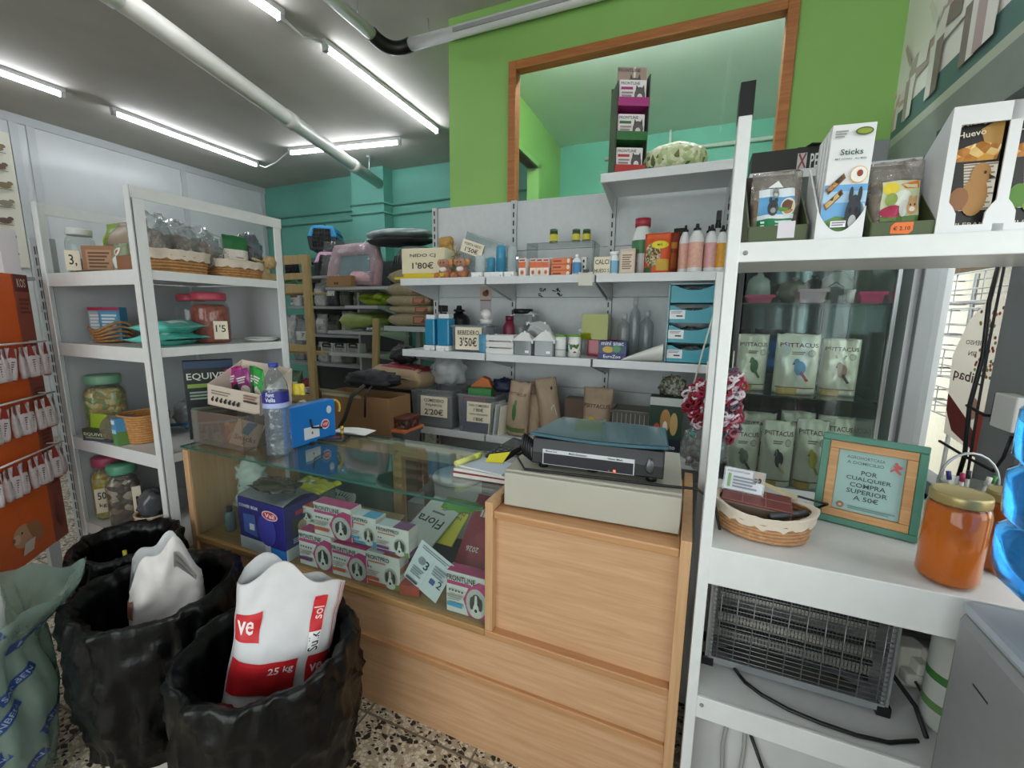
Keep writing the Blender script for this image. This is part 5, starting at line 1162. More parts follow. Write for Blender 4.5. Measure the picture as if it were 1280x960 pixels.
# ---------------- cash drawer with the black note tester on it
DZ = .812; rot = math.atan2(.017, .473)
d0, d1 = at(630, 632, Z=DZ), at(851.5, 671, Z=DZ)
L = (d1-d0).length; ang = math.atan2(d1.y-d0.y, d1.x-d0.x); hD = .105; dD = .36
t = thing('cash_drawer', 'grey beige metal cash drawer on the counter end', 'cash drawer', ((d0.x+d1.x)/2-.003, (d0.y+d1.y)/2, DZ), ang)
CDM = mat('#a9a698', .45, n=.06, ns=5)
part('drawer_case', G().box(-L/2+.001, L/2-.001, .014, dD, .0, hD), CDM, t, bev=.003)
part('drawer_front', G().box(-L/2+.003, L/2-.003, 0, .012, .004, hD-.006), mat('#b2afa1', .45, n=.06, ns=5), t, bev=.002)
part('key_slot', G().lathe([(.012, 0), (.012, .002), (0, .002)], n=16, sx=1.3), BLACK, t, (0, .09, hD))
TZ = DZ+hD+.001
v0, v1 = at(664, 579, Z=TZ+.012), at(829, 601, Z=TZ+.012); Lv = (v1-v0).length
t = thing('note_tester', 'black banknote tester with a lit red lamp, on the cash drawer', 'banknote tester', ((v0.x+v1.x)/2, (v0.y+v1.y)/2, TZ), math.atan2(v1.y-v0.y, v1.x-v0.x))
hV = .088
g = G(); pr = [(0, .014), (.0, hV*.55), (.012, hV), (.17, hV), (.17, .014)]
vs = [(-Lv/2, y, z) for y, z in pr]+[(Lv/2, y, z) for y, z in pr]; n = len(pr)
g.add(vs, [tuple(range(n)), tuple(range(2*n-1, n-1, -1))]+[(i, i+n, (i+1) % n+n, (i+1) % n) for i in range(n)])
part('tester_body', g, mat('#17181a', .4), t, bev=.004)
for sx in (-1, 1):
    for y in (.025, .15): part('foot', G().cyl(0, 0, 0, .014, .014), BLACK, t, (sx*(Lv/2-.03), y, 0))
prt(t, 'window_print', Lv*.7, hV*.5, [('r', 0, 0, 1, 1, '#c9ccd0'), ('r', .01, .03, .99, .74, '#0e0f1c'), ('t', 'Money Test', .1, .87, .13, '#33363a'), ('t', 'Multi-Detector', .4, .87, .2, '#33363a'), ('t', 'Water Mark', .8, .87, .16, '#33363a'), ('e', .74, .13, .006, .03, '#ff3a2a')], (-.02, -.0008, hV*.18))
part('lamp_dot', G().ball(0, 0, 0, .0035, n=10), mat('#ff4a2a', em=4.), t, (Lv*.152, -.0015, hV*.245))
part('tape_patch', blob(G(), 12, .012, .003, .02, .5, 4, 3.), mat('#5d5f63', .3, .6), t, (Lv/2-.035, -.001, hV*.3))
g = G()
for k in range(5): g.tube([(-Lv/2-.004-.006*k, .02+.02*math.cos(a*.5), hV*.5+.03*math.sin(a*.5)+.004*k) for a in range(10)], .0035, 6)
part('cable_coil', g, BLACK, t)
part('power_lead', G().tube([(-Lv/2-.02, .05, hV*.4), (-Lv/2-.045, .0, .03), (-Lv/2-.01, -.03, .004), (0, -.02, .004), (Lv/2, -.012, .004), (Lv/2+.08, -.004, .004), (Lv/2+.122, -.008, -.02), (Lv/2+.14, -.01, -.09), (Lv/2+.155, -.01, -.15)], .0035, 8), BLACK, t)
g = G(); F0 = [(-Lv*.50, -.01), (Lv*.52, -.012), (Lv*.50, .21), (-Lv*.40, .23)]
sag = lambda u, v: .010*math.sin(PI*u)*(1-v)
def fold(u, v, zo):
    a = Vector(F0[0]).lerp(Vector(F0[1]), u); b = Vector(F0[3]).lerp(Vector(F0[2]), u); p = a.lerp(b, v); return (p.x, p.y, zo-.0*sag(u, v)+.012*(1-math.sin(PI*u))*(1-v)*.6)
g.grid(lambda u, v: fold(u, v, .012), 12, 6).grid(lambda u, v: fold(u, v, .004), 12, 6)
for v in (0, 1): g.grid(lambda u, w, v=v: fold(u, v, .004+.008*w), 12, 1)
for u in (0, 1): g.grid(lambda v, w, u=u: fold(u, v, .004+.008*w), 6, 1)
tf = thing('teal_folder', 'worn dark teal plastic folder lying on the banknote tester', 'folder', ((v0.x+v1.x)/2, (v0.y+v1.y)/2, TZ+hV), math.atan2(v1.y-v0.y, v1.x-v0.x))
part('folder_cover', g, mat('#2c5866', .4, n=.15, ns=14, b=.15), tf); part('folder_sheet', G().grid(lambda u, v: fold(.01+.98*u, .01+.98*v, .0135), 12, 6), clear('#8fc0cc', .75, .1), tf)
# ================================================================ inside the glazed counter display
DF = .44
t = thing('plastic_figure', 'crumpled white plastic bag standing at the end of the glass display', 'bag', (at(285, 625, Z=.55).x+.03, 1.22, DF))
g = blob(G(), 26, .09, .06, .09, .5, 3, 41.); g.T = Matrix.Translation((.0, 0, .13)); blob(g, 26, .07, .05, .07, .5, 3.4, 43.); g.T = Matrix.Translation((.10, .02, .11)); blob(g, 22, .11, .04, .03, .5, 3.4, 45.)
part('bag_body', g, clear('#e6eeea', .3, .1, b=.5), t)
for i in range(3):
    q = at(275+i*9, 672-i*2, Z=DF)
    t = thing('dropper_bottle', ('clear little bottle', 'dark little bottle', 'little bottle with a teal label')[i]+' standing by the plastic bag in the display', 'bottle', (q.x-.02, q.y+.06+.03*i, DF), 0, 'little bottles in the display')
    part('bottle_body', G().lathe([(.018, 0), (.02, .004), (.02, .075), (.012, .085)], n=16), (clear('#a9bfd0', .7), mat('#20221c', .3), mat('#2c3a38', .3))[i], t); part('cap', G().cyl(0, 0, .084, .105, .011), DARK, t)
    if i == 2: part('label_band', G().lathe([(.0205, .02), (.0205, .06)], n=16, caps=False), mat('#2f8a80', .4), t)
# purple box
q0, q1 = at(296, 686, Z=DF), at(353, 707, Z=DF); w = (q1-q0).length; hX = at(297, 612, Y=q0.y).z-DF
t = thing('purple_box', 'purple carton with a red oval emblem and a blue base in the display', 'box', ((q0.x+q1.x)/2, (q0.y+q1.y)/2+.02, DF), math.atan2(q1.y-q0.y, q1.x-q0.x))
hX = min(hX, .21)
part('carton_body', G().box(-w/2, w/2, 0, .15, .0, hX), mat('#2f2d78', .4), t, bev=.002)
prt(t, 'front_print', w, hX, [('r', 0, 0, .68, .24, '#c6cbd2'), ('r', .68, 0, 1, .2, '#2a74bd'), ('e', .62, .5, .2, .3, '#3f3f96'), ('p', [(.12, .35), (.12, .7), (.38, .72), (.42, .3)], '#4a62b0'), ('r', .25, .42, .36, .54, '#d6dae6'), ('t', 'COVER BOX', .26, .86, .42, '#e0e2f0', .06), ('e', .72, .80, .17, .09, '#d9c9d0'), ('e', .72, .80, .15, .072, '#b0324a'), ('t', 'Vail', .72, .80, .2, '#f0e6e6', .08)], (0, -.0008, 0))
prt(t, 'side_print', .15, hX, [('r', 0, 0, 1, .22, '#d0d5da'), ('r', .2, .42, .75, .72, '#3c3a34'), ('e', .5, .56, .15, .1, '#c9a98a'), ('r', .3, .78, .7, .86, '#b0324a'), ('l', .2, .8, .28, .38, 3, '#c9cbe0')], (w/2+.0008, .075, 0), (0, 0, PI/2))
part('top_flap', G().grid(lambda u, v: ((u-.5)*w*1.0, .15*v, hX+.004+.022*math.sin(PI*v)*(.5+.5*math.sin(u*7))), 12, 6), mat('#8a8d96', .5), t)
solo('film_bag', blob(G(), 24, .10, .06, .018, .5, 3, 13.), clear('#5d5a4c', .5, .08, b=.4), 'crumpled dark see-through film on the purple carton', 'film', ((q0.x+q1.x)/2+.02, (q0.y+q1.y)/2+.08, DF+hX+.03))
# medicine cartons with a dog picture
def medbox(px0, px1, yt, yb, z, c1, c2, label, dogc, kind, Y=None, dep=.05, rz=None, name='FRONTLINE'):
    if Y is None:
        q0 = at(px0, yb, Z=z); q1 = at(px1, yb+(px1-px0)*.33, Z=z); Y = (q0.y+q1.y)/2
    x, w, h = span(px0, px1, yt, Y, z)
    bg = '#e6e1df'
    it = [('r', 0, 0, 1, 1, bg)]
    if kind == 'pink': it += [('p', [(.55, .0), (1, .0), (1, .86), (.8, .9), (.55, .7), (.42, .4)], c1), ('e', .74, .36, .25, .36, '#c9c4c2'), ('r', .02, .7, .62, .79, c1)]
    else: it += [('r', 0, 0, 1, .1, c2), ('e', .74, .36, .2, .3, '#b9b5ae'), ('r', .04, .7, .6, .76, '#d48a7a'), ('p', [(.55, .02), (1, .02), (1, .2), (.8, .16)], '#7d9a4a' if kind == 'green' else c2)]
    it += [('e', .74, .12, .14, .12, '#dcd8d4'), ('e', .74, .38, .125, .22, dogc), ('e', .63, .36, .045, .16, '#3c3836'), ('e', .85, .36, .045, .16, '#3c3836'), ('e', .74, .24, .07, .13, '#e6e2de'), ('p', [(.72, .58), (.76, .58), (.785, .3), (.695, .3)], '#e6e2de'), ('e', .74, .2, .035, .045, '#161414'), ('e', .69, .38, .016, .024, '#161414'), ('e', .79, .38, .016, .024, '#161414'),
           ('t', name, .38, .89, .70, '#17161a', .135)]
    it += [('e', .1+.08*k, .58, .025, .028, '#6a5a62') for k in range(5 if kind == 'pink' else 2)]
    it += [('r', .04, .18, .42, .28, c2), ('l', .05, .44, .34, .5, 3, '#b5a5a5')]
    side = [('r', 0, 0, 1, 1, '#e0dad8'), ('r', 0, 0, 1, .2, c2), ('r', 0, .5, 1, .7, c1)]
    t = carton('medicine_box', label, 'box', (x, Y+dep/2, z), w, dep, h, '#ded9d6', it, rz or .02, 'boxes of flea drops in the glass display', side=side)
    prt(t, 'top_print', w*.97, dep*.95, [('r', 0, 0, 1, 1, c1 if kind == 'pink' else '#d5dade'), ('r', .0, .0, .45, 1, '#d48a5a' if kind == 'pink' else '#c9ced2'), ('l', .1, .4, .2, .8, 3, '#6a6a70'), ('r', .62, 0, .9, 1, c2)], (0, -dep/2*.95, h+.0004), (-PI/2+PI, 0, 0) if 0 else (PI/2*0-0, 0, 0)) if 0 else None
    part('top_print', G().box(-w*.48, w*.0, -dep*.46, dep*.46, h, h+.0006, 0).box(w*.0, w*.48, -dep*.46, dep*.46, h, h+.0006, 1), [mat(c1 if kind == 'pink' else '#c9d0d6', .45), mat(c2 if kind != 'pink' else c1, .45)], t)
    return x, w, h, Y
PKM, ORM, BLM, PUM = '#c43f7d', '#cf5a35', '#4fa3d0', '#7a3a78'
DZ1 = DF
b = []
b.append(medbox(376, 416, 668, 703, DZ1, PKM, PUM, 'pink medicine box with a black dog, first of the lower row', '#2c2a2c', 'pink'))
b.append(medbox(417, 459, 684, 716, DZ1, PKM, ORM, 'pink medicine box with a grey white dog, second of the lower row', '#8d898a', 'pink'))
b.append(medbox(459, 500, 694, 727, DZ1, '#d48a7a', ORM, 'white medicine box with a dog on grass, third of the lower row', '#8a6a55', 'green', name='FRONTPRO'))
Yr = b[1][3]
medbox(365, 389, 664, 690, DZ1, '#d48a7a', PUM, 'white medicine box half hidden behind the first of the lower row', '#6a5a50', 'green', Y=Yr+.10, name='FRONTPRO')
zt = DZ1+max(x[2] for x in b)+.0012
for x0, x1, yt, c1, c2, lab, dc, kd, nm, dy in ((361, 393, 632, '#cfd4da', ORM, 'white medicine box with a grey dog, first of the upper row', '#55524e', 'green', 'FRONTPRO', .06), (394, 440, 633, PKM, ORM, 'pink medicine box with a spotted dog, second of the upper row', '#6d6a6a', 'pink', 'FRONTLINE', .004),
        (437, 471, 646, '#cfd4da', BLM, 'white and blue medicine box with a brown dog, third of the upper row', '#a98a70', 'blue', 'FRONTPRO', .014), (471.5, 511, 660, '#cfd4da', PUM, 'white and plum medicine box with a black white dog, last of the upper row', '#3c3a3c', 'green', 'FRONTPRO', .004)):
    medbox(x0, x1, yt, 0, zt if dy < .05 else zt, c1, c2, lab, dc, kd, Y=Yr+dy, name=nm, dep=.05)
medbox(558.5, 609, 719, 770, DZ1, PKM, BLM, 'pink medicine box with a black white dog, alone beside the divider', '#3a3636', 'pink', Y=1.035, dep=.045)
solo('red_carton', G().cbox(0, 0, 0, .07, .04, .035), mat('#b04a38', .5), 'small red carton under the white leaflet', 'box', (at(515, 740, Z=DF).x, 1.06, DF), .2, bev=.001)
# flat goods behind the boxes
q = at(445, 630, Z=.56)
t = thing('green_booklet', 'green and white catalogue lying on the upper medicine boxes', 'booklet', (q.x, Yr+.12, zt+.0), .0)
t.location.z = DF; part('book_block', G().cbox(0, 0, .0, .14, .10, .125), mat('#dfe3dc', .6), t); part('cover', G().cbox(0, 0, .125, .15, .105, .003), mat('#a9c0ac', .5), t)
prt(t, 'cover_print', .15, .105, [('r', .72, 0, 1, 1, '#3f9a45'), ('r', .1, .3, .3, .8, '#7d9a86'), ('r', .38, .3, .6, .85, '#6a7f70')], (0, -.0525, .1282), (-PI/2, 0, 0)).rotation_euler = (-PI/2, 0, 0)
t = thing('white_flat_box', 'flat white and red carton behind the upper medicine boxes', 'box', (at(405, 632, Z=.56).x, Yr+.16, DF), .1); part('carton_body', G().cbox(0, 0, 0, .16, .09, .135), mat('#d5d0cc', .5), t, bev=.001); part('top_print', G().cbox(0, 0, .135, .15, .08, .0006), bits(['#b0685a', '#d9d4cf', '#8a9aa9'], 30), t)
q = at(412, 608, Z=.60)
t = thing('woven_plate', 'round woven plate with dark zigzag rings in the back of the display', 'plate', (q.x, 1.335, .5), 0, rot=(.35, 0, .1))
g = G(); g.lathe([(0, .0), (.05, .002), (.10, .012), (.105, .018), (.10, .018), (.05, .006), (0, .004)], n=40); part('plate_body', g, mat('#c9cdc8', .5), t)
g = G()
for r0, r1, n in ((.03, .05, 20), (.06, .085, 26)):
    for k in range(n): a = 2*PI*k/n; e = PI/n; zz = .008+.08*max(0, r1-.05); g.add([(math.cos(a-e*.6)*r0, math.sin(a-e*.6)*r0, zz), (math.cos(a+e*.6)*r0, math.sin(a+e*.6)*r0, zz), (math.cos(a)*r1, math.sin(a)*r1, zz+.007)], [(0, 1, 2)])
part('zigzag_pattern', g, mat('#4a3f3c', .6), t)
solo('plate_rest', G().cbox(0, 0, 0, .14, .07, .055), mat('#8a6a45', .6), 'low wooden block under the woven plate', 'block', (q.x, 1.34, DF), bev=.002)
t = thing('yellow_pouch', 'yellow see-through pouch with a white tag in the display under the blue box', 'pouch', (at(385, 600, Z=.68).x, 1.22, DF+.17)); p = Pouch(.2, .12, .02, True, .02, 6.)
t.location.z = DF
g = G(); g.T = Matrix.Translation((0, -.06, .21)) @ Matrix(((1, 0, 0, 0), (0, 0, 1, 0), (0, -1, 0, 0), (0, 0, 0, 1))); part('pouch_body', p.geo(g), clear('#d9d23c', .3, .1, b=.3), t); part('pouch_stand', openbox(G(), .15, .09, .195, .003), clear('#d5e0dc', .9), t); part('tag', G().cbox(-.03, 0, .222, .05, .03, .001), mat('#dcdcd4', .5), t)
solo('cardboard_sheet', G().slab([(-.16, -.11), (.13, -.13), (.17, .08), (-.12, .13)], 0, .004), mat('#a48a60', .7, n=.1), 'brown cardboard sheet lying in the middle of the display', 'cardboard', (at(487, 632, Z=.5).x-.02, 1.28, DF+.05), .25, rot=(.12, .0, .25))
solo('cardboard_box', G().cbox(0, 0, 0, .14, .05, .03), mat('#9a7d55', .7), 'low brown box under the cardboard sheet', 'box', (at(487, 632, Z=.5).x, 1.36, DF), bev=.002)
def flat_mag(name, lab, cat, cx, cy, z, w, l, tilt, rz, col, items, th=.006):
    t = thing(name, lab, cat, (cx, cy, z), 0, None, (tilt, 0, rz))
    part('cover', G().box(-w/2, w/2, 0, l, 0, th), mat(col, .4), t, bev=.001)
    o = prt(t, 'cover_print', w, l, items, (0, 0, th+.0003), (-PI/2, 0, 0))
    return t
def up(o):   # print laid on a surface that looks upwards
    return o
cx, cy = at(505, 655, Z=DF+.05).x, 1.10
def lying(name, lab, cat, px, py, z, w, l, rz, tilt, col, items, th=.006):
    q = at(px, py, Z=z); t = thing(name, lab, cat, (q.x, q.y, z), 0, None, (tilt, 0, rz))
    part('cover', G().box(-w/2, w/2, 0, l, -th, 0), mat(col, .4), t, bev=.0008)
    prt(t, 'cover_print', w, l, items, (0, 0, .0002), (-PI/2, 0, 0))
    return t
lying('magazine', 'pale grey magazine with big dark lettering, lying upside down', 'magazine', 508, 688, DF+.03, .17, .26, -.22, .45, '#c3c6c3', [('t', 'Flora', .45, .55, .8, '#2c332f', .16, PI), ('l', .3, .7, .7, .76, 1, '#6a6d6a'), ('r', .0, .0, 1, .12, '#b5b8b4')])
lying('booklet', 'bright yellow booklet with green picture, lying upside down', 'booklet', 546, 678, DF+.05, .135, .20, -.06, .55, '#d9d23a', [('r', 0, .72, 1, 1, '#6a7a3a'), ('r', 0, .0, 1, .3, '#e0d22a'), ('t', 'Neudorffs', .5, .58, .7, '#2c5a2c', .08, PI), ('t', 'Neudohum', .5, .68, .8, '#2c5a2c', .08, PI), ('e', .35, .28, .09, .07, '#a9402c'), ('e', .35, .28, .05, .04, '#d9a02a'), ('e', .22, .25, .06, .05, '#3f7d2c')])
lying('calendar', 'dark red calendar for 2026 lying tilted beside the divider', 'calendar', 580, 728, DF+.07, .115, .29, -.03, .80, '#8f1c32', [('r', .22, .72, 1, .86, '#8f1c32')]+[('r', .3+.1*k, .73, .37+.1*k, .83, '#d9cfd0') for k in range(7)]+[('l', .4, .9, .85, .9, 2, '#c9a9ac'), ('t', '2026', .42, .35, .4, '#d9c9ca', .06, PI), ('e', .7, .5, .3, .1, '#9a2640')])
solo('dark_tray', openbox(G(), .30, .20, .04, .004), mat('#2a2c2e', .4), 'dark plastic tray carrying the magazine and calendar in the display', 'tray', (at(548, 690, Z=DF).x+.01, 1.26, DF), 0)
solo('dark_pouch', blob(G(), 18, .04, .03, .02, .4, 4, 3.), mat('#1c1a1c', .5), 'small black pouch lying beside the calendar', 'pouch', (at(535, 712, Z=DF).x, 1.10, DF))
q = at(524, 742, Z=DF+.02)
t = thing('white_leaflet', 'white instruction leaflet with icons leaning against the boxes', 'leaflet', (at(520, 738, Y=1.03).x, 1.048, DF+.03), 0, None, (-.12, .45, -.05))
part('sheet', G().box(-.07, .07, -.0008, .0008, 0, .15), mat('#d9dce4', .6), t)
prt(t, 'sheet_print', .14, .15, [('l', .1, .9, .85, .95, 2, '#8a8d98'), ('r', .5, .1, .505, .8, '#a9acb5'), ('t', '3', .4, .56, .12, '#33363e'), ('t', '2', .88, .4, .12, '#33363e'), ('e', .25, .6, .1, .09, '#8a8d98'), ('r', .62, .3, .76, .42, '#4a5a9a'), ('l', .1, .42, .2, .42, 4, '#9a9da8'), ('l', .58, .95, .5, .75, 4, '#9a9da8'), ('r', .06, .04, .4, .1, '#4a4d58')], (0, -.0012, 0))
# ================================================================ shelf unit by the window
OLV = '#4a5434'
def tray_display(px0, px1, ylip, yback, lab, bl, label_items, mix, seed, Y=1.05, price=None, bx=(.1, .9), ytop=210):
    x, w, h = span(px0, px1, ylip, Y, R1)
    t = thing('display_carton', 'olive cardboard tray '+lab, 'carton', (x, Y+.085, R1), .03)
    hb = at((px0+px1)/2, yback, Y=Y+.16).z-R1
    g = G().box(-w/2, w/2, -.085, -.082, 0, h).box(-w/2, w/2, .082, .085, 0, hb*.9).box(-w/2, w/2, -.082, .082, 0, .003)
    for sx in (-1, 1):
        a, b = sorted((sx*w/2, sx*(w/2-.003)))
        g.add([(a, -.085, 0), (a, .085, 0), (a, .085, hb), (a, -.085, h), (b, -.085, 0), (b, .085, 0), (b, .085, hb), (b, -.085, h)], [(0, 1, 2, 3), (7, 6, 5, 4), (0, 3, 7, 4), (3, 2, 6, 7), (2, 1, 5, 6), (1, 0, 4, 5)])
    part('carton_body', g, mat(OLV, .5), t); part('carton_lining', G().box(-w/2+.004, w/2-.004, .076, .080, .004, hb*.95), mat('#3a2c24', .6), t)
    if price: prt(t, 'price_sticker', w, h, price, (0, -.0855, 0))
    bw = w*.86; bh = at((px0+px1)/2, ytop, Y=Y+.07).z-R1-.004
    for k in range(2):
        tb = thing('snack_bag', bl if k == 0 else bl+', rear one', 'bag', (x+.004*k, Y+.05+.055*k, R1+.005), .03, None, (-.06, 0, .03+.02*k))
        p = Pouch(bw, bh, .05, seed=seed+k, amp=.010, top=.3); part('bag_body', p.geo(nu=18, nv=18), clear('#dcd8d2', .82, .08, b=.5, bs=30), tb)
        p2 = Pouch(bw*.92, bh*.74, .04, seed=seed+k, amp=.006); part('bag_contents', p2.geo(), mix, tb, (0, 0, .004))
        if k == 0: prt(tb, 'label_print', bw, bh, label_items, mp=p.front)
    return x, w, h
NUT = bits(['#b98a5a', '#d9c49a', '#8a5a3c', '#e0d2b5', '#c9763c', '#6a4a35'], 42)
def animal(u, v, s, c, c2):
    return [('e', u, v, .09*s, .09*s, c), ('e', u-.05*s, v+.09*s, .025*s, .035*s, c), ('e', u+.05*s, v+.09*s, .025*s, .035*s, c), ('e', u, v-.03*s, .045*s, .03*s, c2), ('e', u-.035*s, v+.02*s, .012*s, .014*s, '#181614'), ('e', u+.035*s, v+.02*s, .012*s, .014*s, '#181614')]
tray_display(931, 1007, 282, 214, 'holding rodent mix next to the white post', 'bag of nut mix with blue and green label by the post',
    [('r', .14, .18, .84, .74, '#dfe6ea'), ('r', .14, .38, .84, .62, '#5a9fd0'), ('r', .14, .18, .84, .32, '#1f7a4c'), ('p', [(.14, .38), (.84, .38), (.84, .44), (.5, .48), (.14, .42)], '#5f9a45'), ('e', .72, .48, .14, .12, '#e6e2dc'), ('e', .72, .48, .12, .1, NUT)]+animal(.42, .46, 1.2, '#33363a', '#8a8d90')+animal(.46, .66, .8, '#8d9090', '#c9cbcb')+[('l', .2, .8, .2, .3, 2, '#cfe6d8'), ('p', [(.3, .74), (.5, .84), (.6, .74)], '#e0e2e0')], NUT, 3.,
    price=[('r', .5, .3, .78, 1.2, '#d5cfd6')], ytop=218)
# carton of chew sticks
x, w, h = span(1015, 1075, 262, 1.045, R1)
t = thing('stick_carton', 'white display carton of small pet chew sticks with a tall printed leaf', 'carton', (x, 1.09, R1), .03)
hb = at(1050, 166, Y=1.10).z-R1
n = 14; cut = [(w/2-w*i/n, h*1.05-.045*math.sin(PI*i/n)**.8) for i in range(n+1)]
part('carton_front', G().prism([(-w/2, 0), (w/2, 0)]+cut, -.05, -.047), mat('#dfe0e0', .45), t)
g = G()
for sx in (-1, 1):
    a, b = sorted((sx*w/2, sx*(w/2-.003))); g.add([(a, -.047, 0), (a, .05, 0), (a, .05, hb*.75), (a, -.047, h), (b, -.047, 0), (b, .05, 0), (b, .05, hb*.75), (b, -.047, h)], [(0, 1, 2, 3), (7, 6, 5, 4), (0, 3, 7, 4), (3, 2, 6, 7), (2, 1, 5, 6), (1, 0, 4, 5)])
part('carton_side', g.box(-w/2, w/2, -.047, .05, 0, .003), mat('#d5d6d6', .45), t)
o = prt(t, 'price_sticker', w, h, [('r', .3, .42, .62, .62, '#e9e6ea'), ('l', .33, .6, .45, .6, 2, '#8a8090')], (0, -.0505, 0))
STICK = bits(['#6a4526', '#a9763a', '#c99a55', '#4a2f1c', '#d9b87a'], 90)
for k in range(4):
    y = .036-.022*k
    leaf = part('stick_box', G().cbox(0, 0, 0, w*.9, .018, hb*(.98-.01*(3-k))), mat('#e4e5e5', .4), t, (.004, y, .005), (-.05, .03, 0), bev=.001)
    if k == 3:
        it = [('r', 0, .0, 1, .48, '#6fa9d9'), ('r', 0, .32, 1, .42, '#a9cbe6'), ('p', [(0, .14), (.35, .2), (1, .16), (1, 0), (0, 0)], '#5f8a4a')]
        for v in (.40, .54): it += [('p', [(.02, v-.1), (.40, v+.04), (.46, v-.005), (.1, v-.15)], '#7a5530'), ('p', [(.05, v-.095), (.39, v+.03), (.43, v), (.11, v-.135)], STICK)]
        it += [('e', .74, .56, .2, .075, '#e3b24a'), ('e', .74, .56, .185, .068, '#ece8e2'), ('e', .76, .57, .07, .03, '#8f3f2c'), ('t', 'Sticks', .5, .76, .52, '#1f5a3a', .05), ('t', 'MIT HONIG · AU MIEL', .5, .70, .72, '#6a6a6a', .016),
               ('e', .72, .93, .2, .035, '#4a5a2a'), ('e', .72, .93, .17, .024, '#8aa03c'), ('l', .06, .35, .88, .95, 3, '#9a9a9a')]+animal(.72, .2, 2.0, '#2f3338', '#b5b8ba')
        prt(leaf, 'front_print', w*.9, hb*.97, it, (0, -.0096, 0))
tray_display(1083, 1166, 277, 200, 'holding vegetable mix with an orange price sticker', 'bag of vegetable mix with a bright vegetable label',
    [('r', .2, .2, .9, .72, '#c9cfa9'), ('r', .2, .2, .9, .27, '#5f7d3a'), ('e', .34, .62, .14, .08, '#e0c93a'), ('p', [(.5, .66), (.86, .72), (.88, .62), (.6, .6)], '#d9762a'), ('e', .38, .32, .2, .08, '#a82a4c'), ('e', .55, .48, .18, .1, '#d9dccf'), ('e', .36, .48, .1, .08, '#8aa04a'), ('e', .6, .36, .1, .1, '#cfd3cc')]+animal(.76, .38, 1.1, '#c99a6a', '#e6ddd0'), bits(['#8a6a4a', '#b5967a', '#6a4f3c', '#a98a6a'], 46), 7., price=[('p', [(.32, .3), (.32, .75), (.38, .95), (.66, .95), (.66, .45), (.6, .25)], '#e0702a'), ('t', '€ 2.10', .49, .6, .26, '#3a1a0a')], ytop=205)
# white carton with bird bars
xa = [at(p, 270, Y=1.05).x for p in (1170, 1182, 1241, 1256)]; x0 = xa[0]; CWd = xa[2]-xa[1]; GAP = xa[3]-xa[2]; EDG = xa[1]-xa[0]; x1 = x0+2*EDG+2*CWd+GAP; hw = at(1225, 133, Y=1.06).z-R1
t = thing('bird_bar_carton', 'tall white display carton with black and gold bird seed bars', 'carton', ((x0+x1)/2, 1.10, R1), .02)
W = x1-x0; g = G()
cols_ = [(EDG, EDG+CWd), (EDG+CWd+GAP, EDG+2*CWd+GAP)]
xs = [0]; z1 = hw*.86; z0 = hw*.085; rr = .012
g.box(-W/2, -W/2+EDG, -.05, -.047, 0, hw).box(-W/2+EDG+CWd, -W/2+EDG+CWd+GAP, -.05, -.047, 0, hw).box(W/2-EDG, W/2, -.05, -.047, 0, hw).box(-W/2+EDG, W/2-EDG, -.05, -.047, z1, hw)
g.box(-W/2+EDG, W/2-EDG, -.05, -.047, 0, z0)
for a, b in cols_:
    for e, s in ((a, 1), (b, -1)): g.prism([(-W/2+e, z0), (-W/2+e+s*.013, z0), (-W/2+e+s*.012, z0+.02), (-W/2+e+s*.006, z0+.032), (-W/2+e, z0+.04)][::s], -.05, -.047)
part('carton_front', g, mat('#dcddde', .45), t)
g = G()
for sx, a in ((-1, -W/2), (1, W/2-.003)): g.box(a, a+.003, -.047, .10, 0, hw*.98) if sx > 0 else g.add([(a, -.047, 0), (a, .10, 0), (a, .10, hw*.55), (a, -.047, hw), (a+.003, -.047, 0), (a+.003, .10, 0), (a+.003, .10, hw*.55), (a+.003, -.047, hw)], [(0, 1, 2, 3), (7, 6, 5, 4), (0, 3, 7, 4), (3, 2, 6, 7), (2, 1, 5, 6), (1, 0, 4, 5)])
g.box(-W/2, W/2, -.047, .10, 0, .003).box(-W/2, W/2, .097, .10, 0, hw*.55)
part('carton_side', g, mat('#d2d4d6', .45), t)
BARN = bits(['#d9a04a', '#e6c27a', '#b5742a', '#f0dcae'], 70)
for k, (a, b) in enumerate(cols_):
    bx = part('bar_box', G().cbox((a+b)/2-W/2, -.0, .004, b-a+.006, .06, hw*.93), mat('#14120f', .35), t, bev=.001)
    ww = b-a+.004; hh = hw*.92; bc, bd_ = (('#a8793f', '#8a5a33'), ('#6a9a2f', '#4f7d22'))[k]
    it = [('r', 0, 0, 1, 1, '#161310'), ('p', [(.55, .88), (1, .98), (1, .7), (.7, .72)], '#b58a4a'), ('p', [(.05, .62), (.95, .62), (1, .74), (.6, .78), (.1, .72)], BARN), ('r', .3, .2, 1, .6, '#d9d0c0'), ('l', .3, 1, .2, .6, 16, '#8a7a6a'),
          ('p', [(.0, .14), (.3, .14), (.42, .3), (.3, .62), (.0, .62)], '#1a1612'), ('e', .62, .32, .26, .17, bc), ('e', .68, .50, .2, .10, bc), ('p', [(.84, .5), (.98, .47), (.86, .455)], '#3a2a1c'), ('e', .76, .515, .028, .014, '#0e0c0a'), ('e', .3, .3, .2, .1, bd_), ('r', 0, .0, 1, .13, '#14110e'),
          ('t', 'NILEBAN', .55, .075, .75, '#cfc4a8', .035), ('t', 'Miel y', .38, .93, .55, '#d9cfb8', .05, .12), ('t', 'Huevo', .35, .845, .55, '#d9cfb8', .05, .12)]
    prt(bx, 'front_print', ww, hh, it, ((a+b)/2-W/2, -.0306, .006))
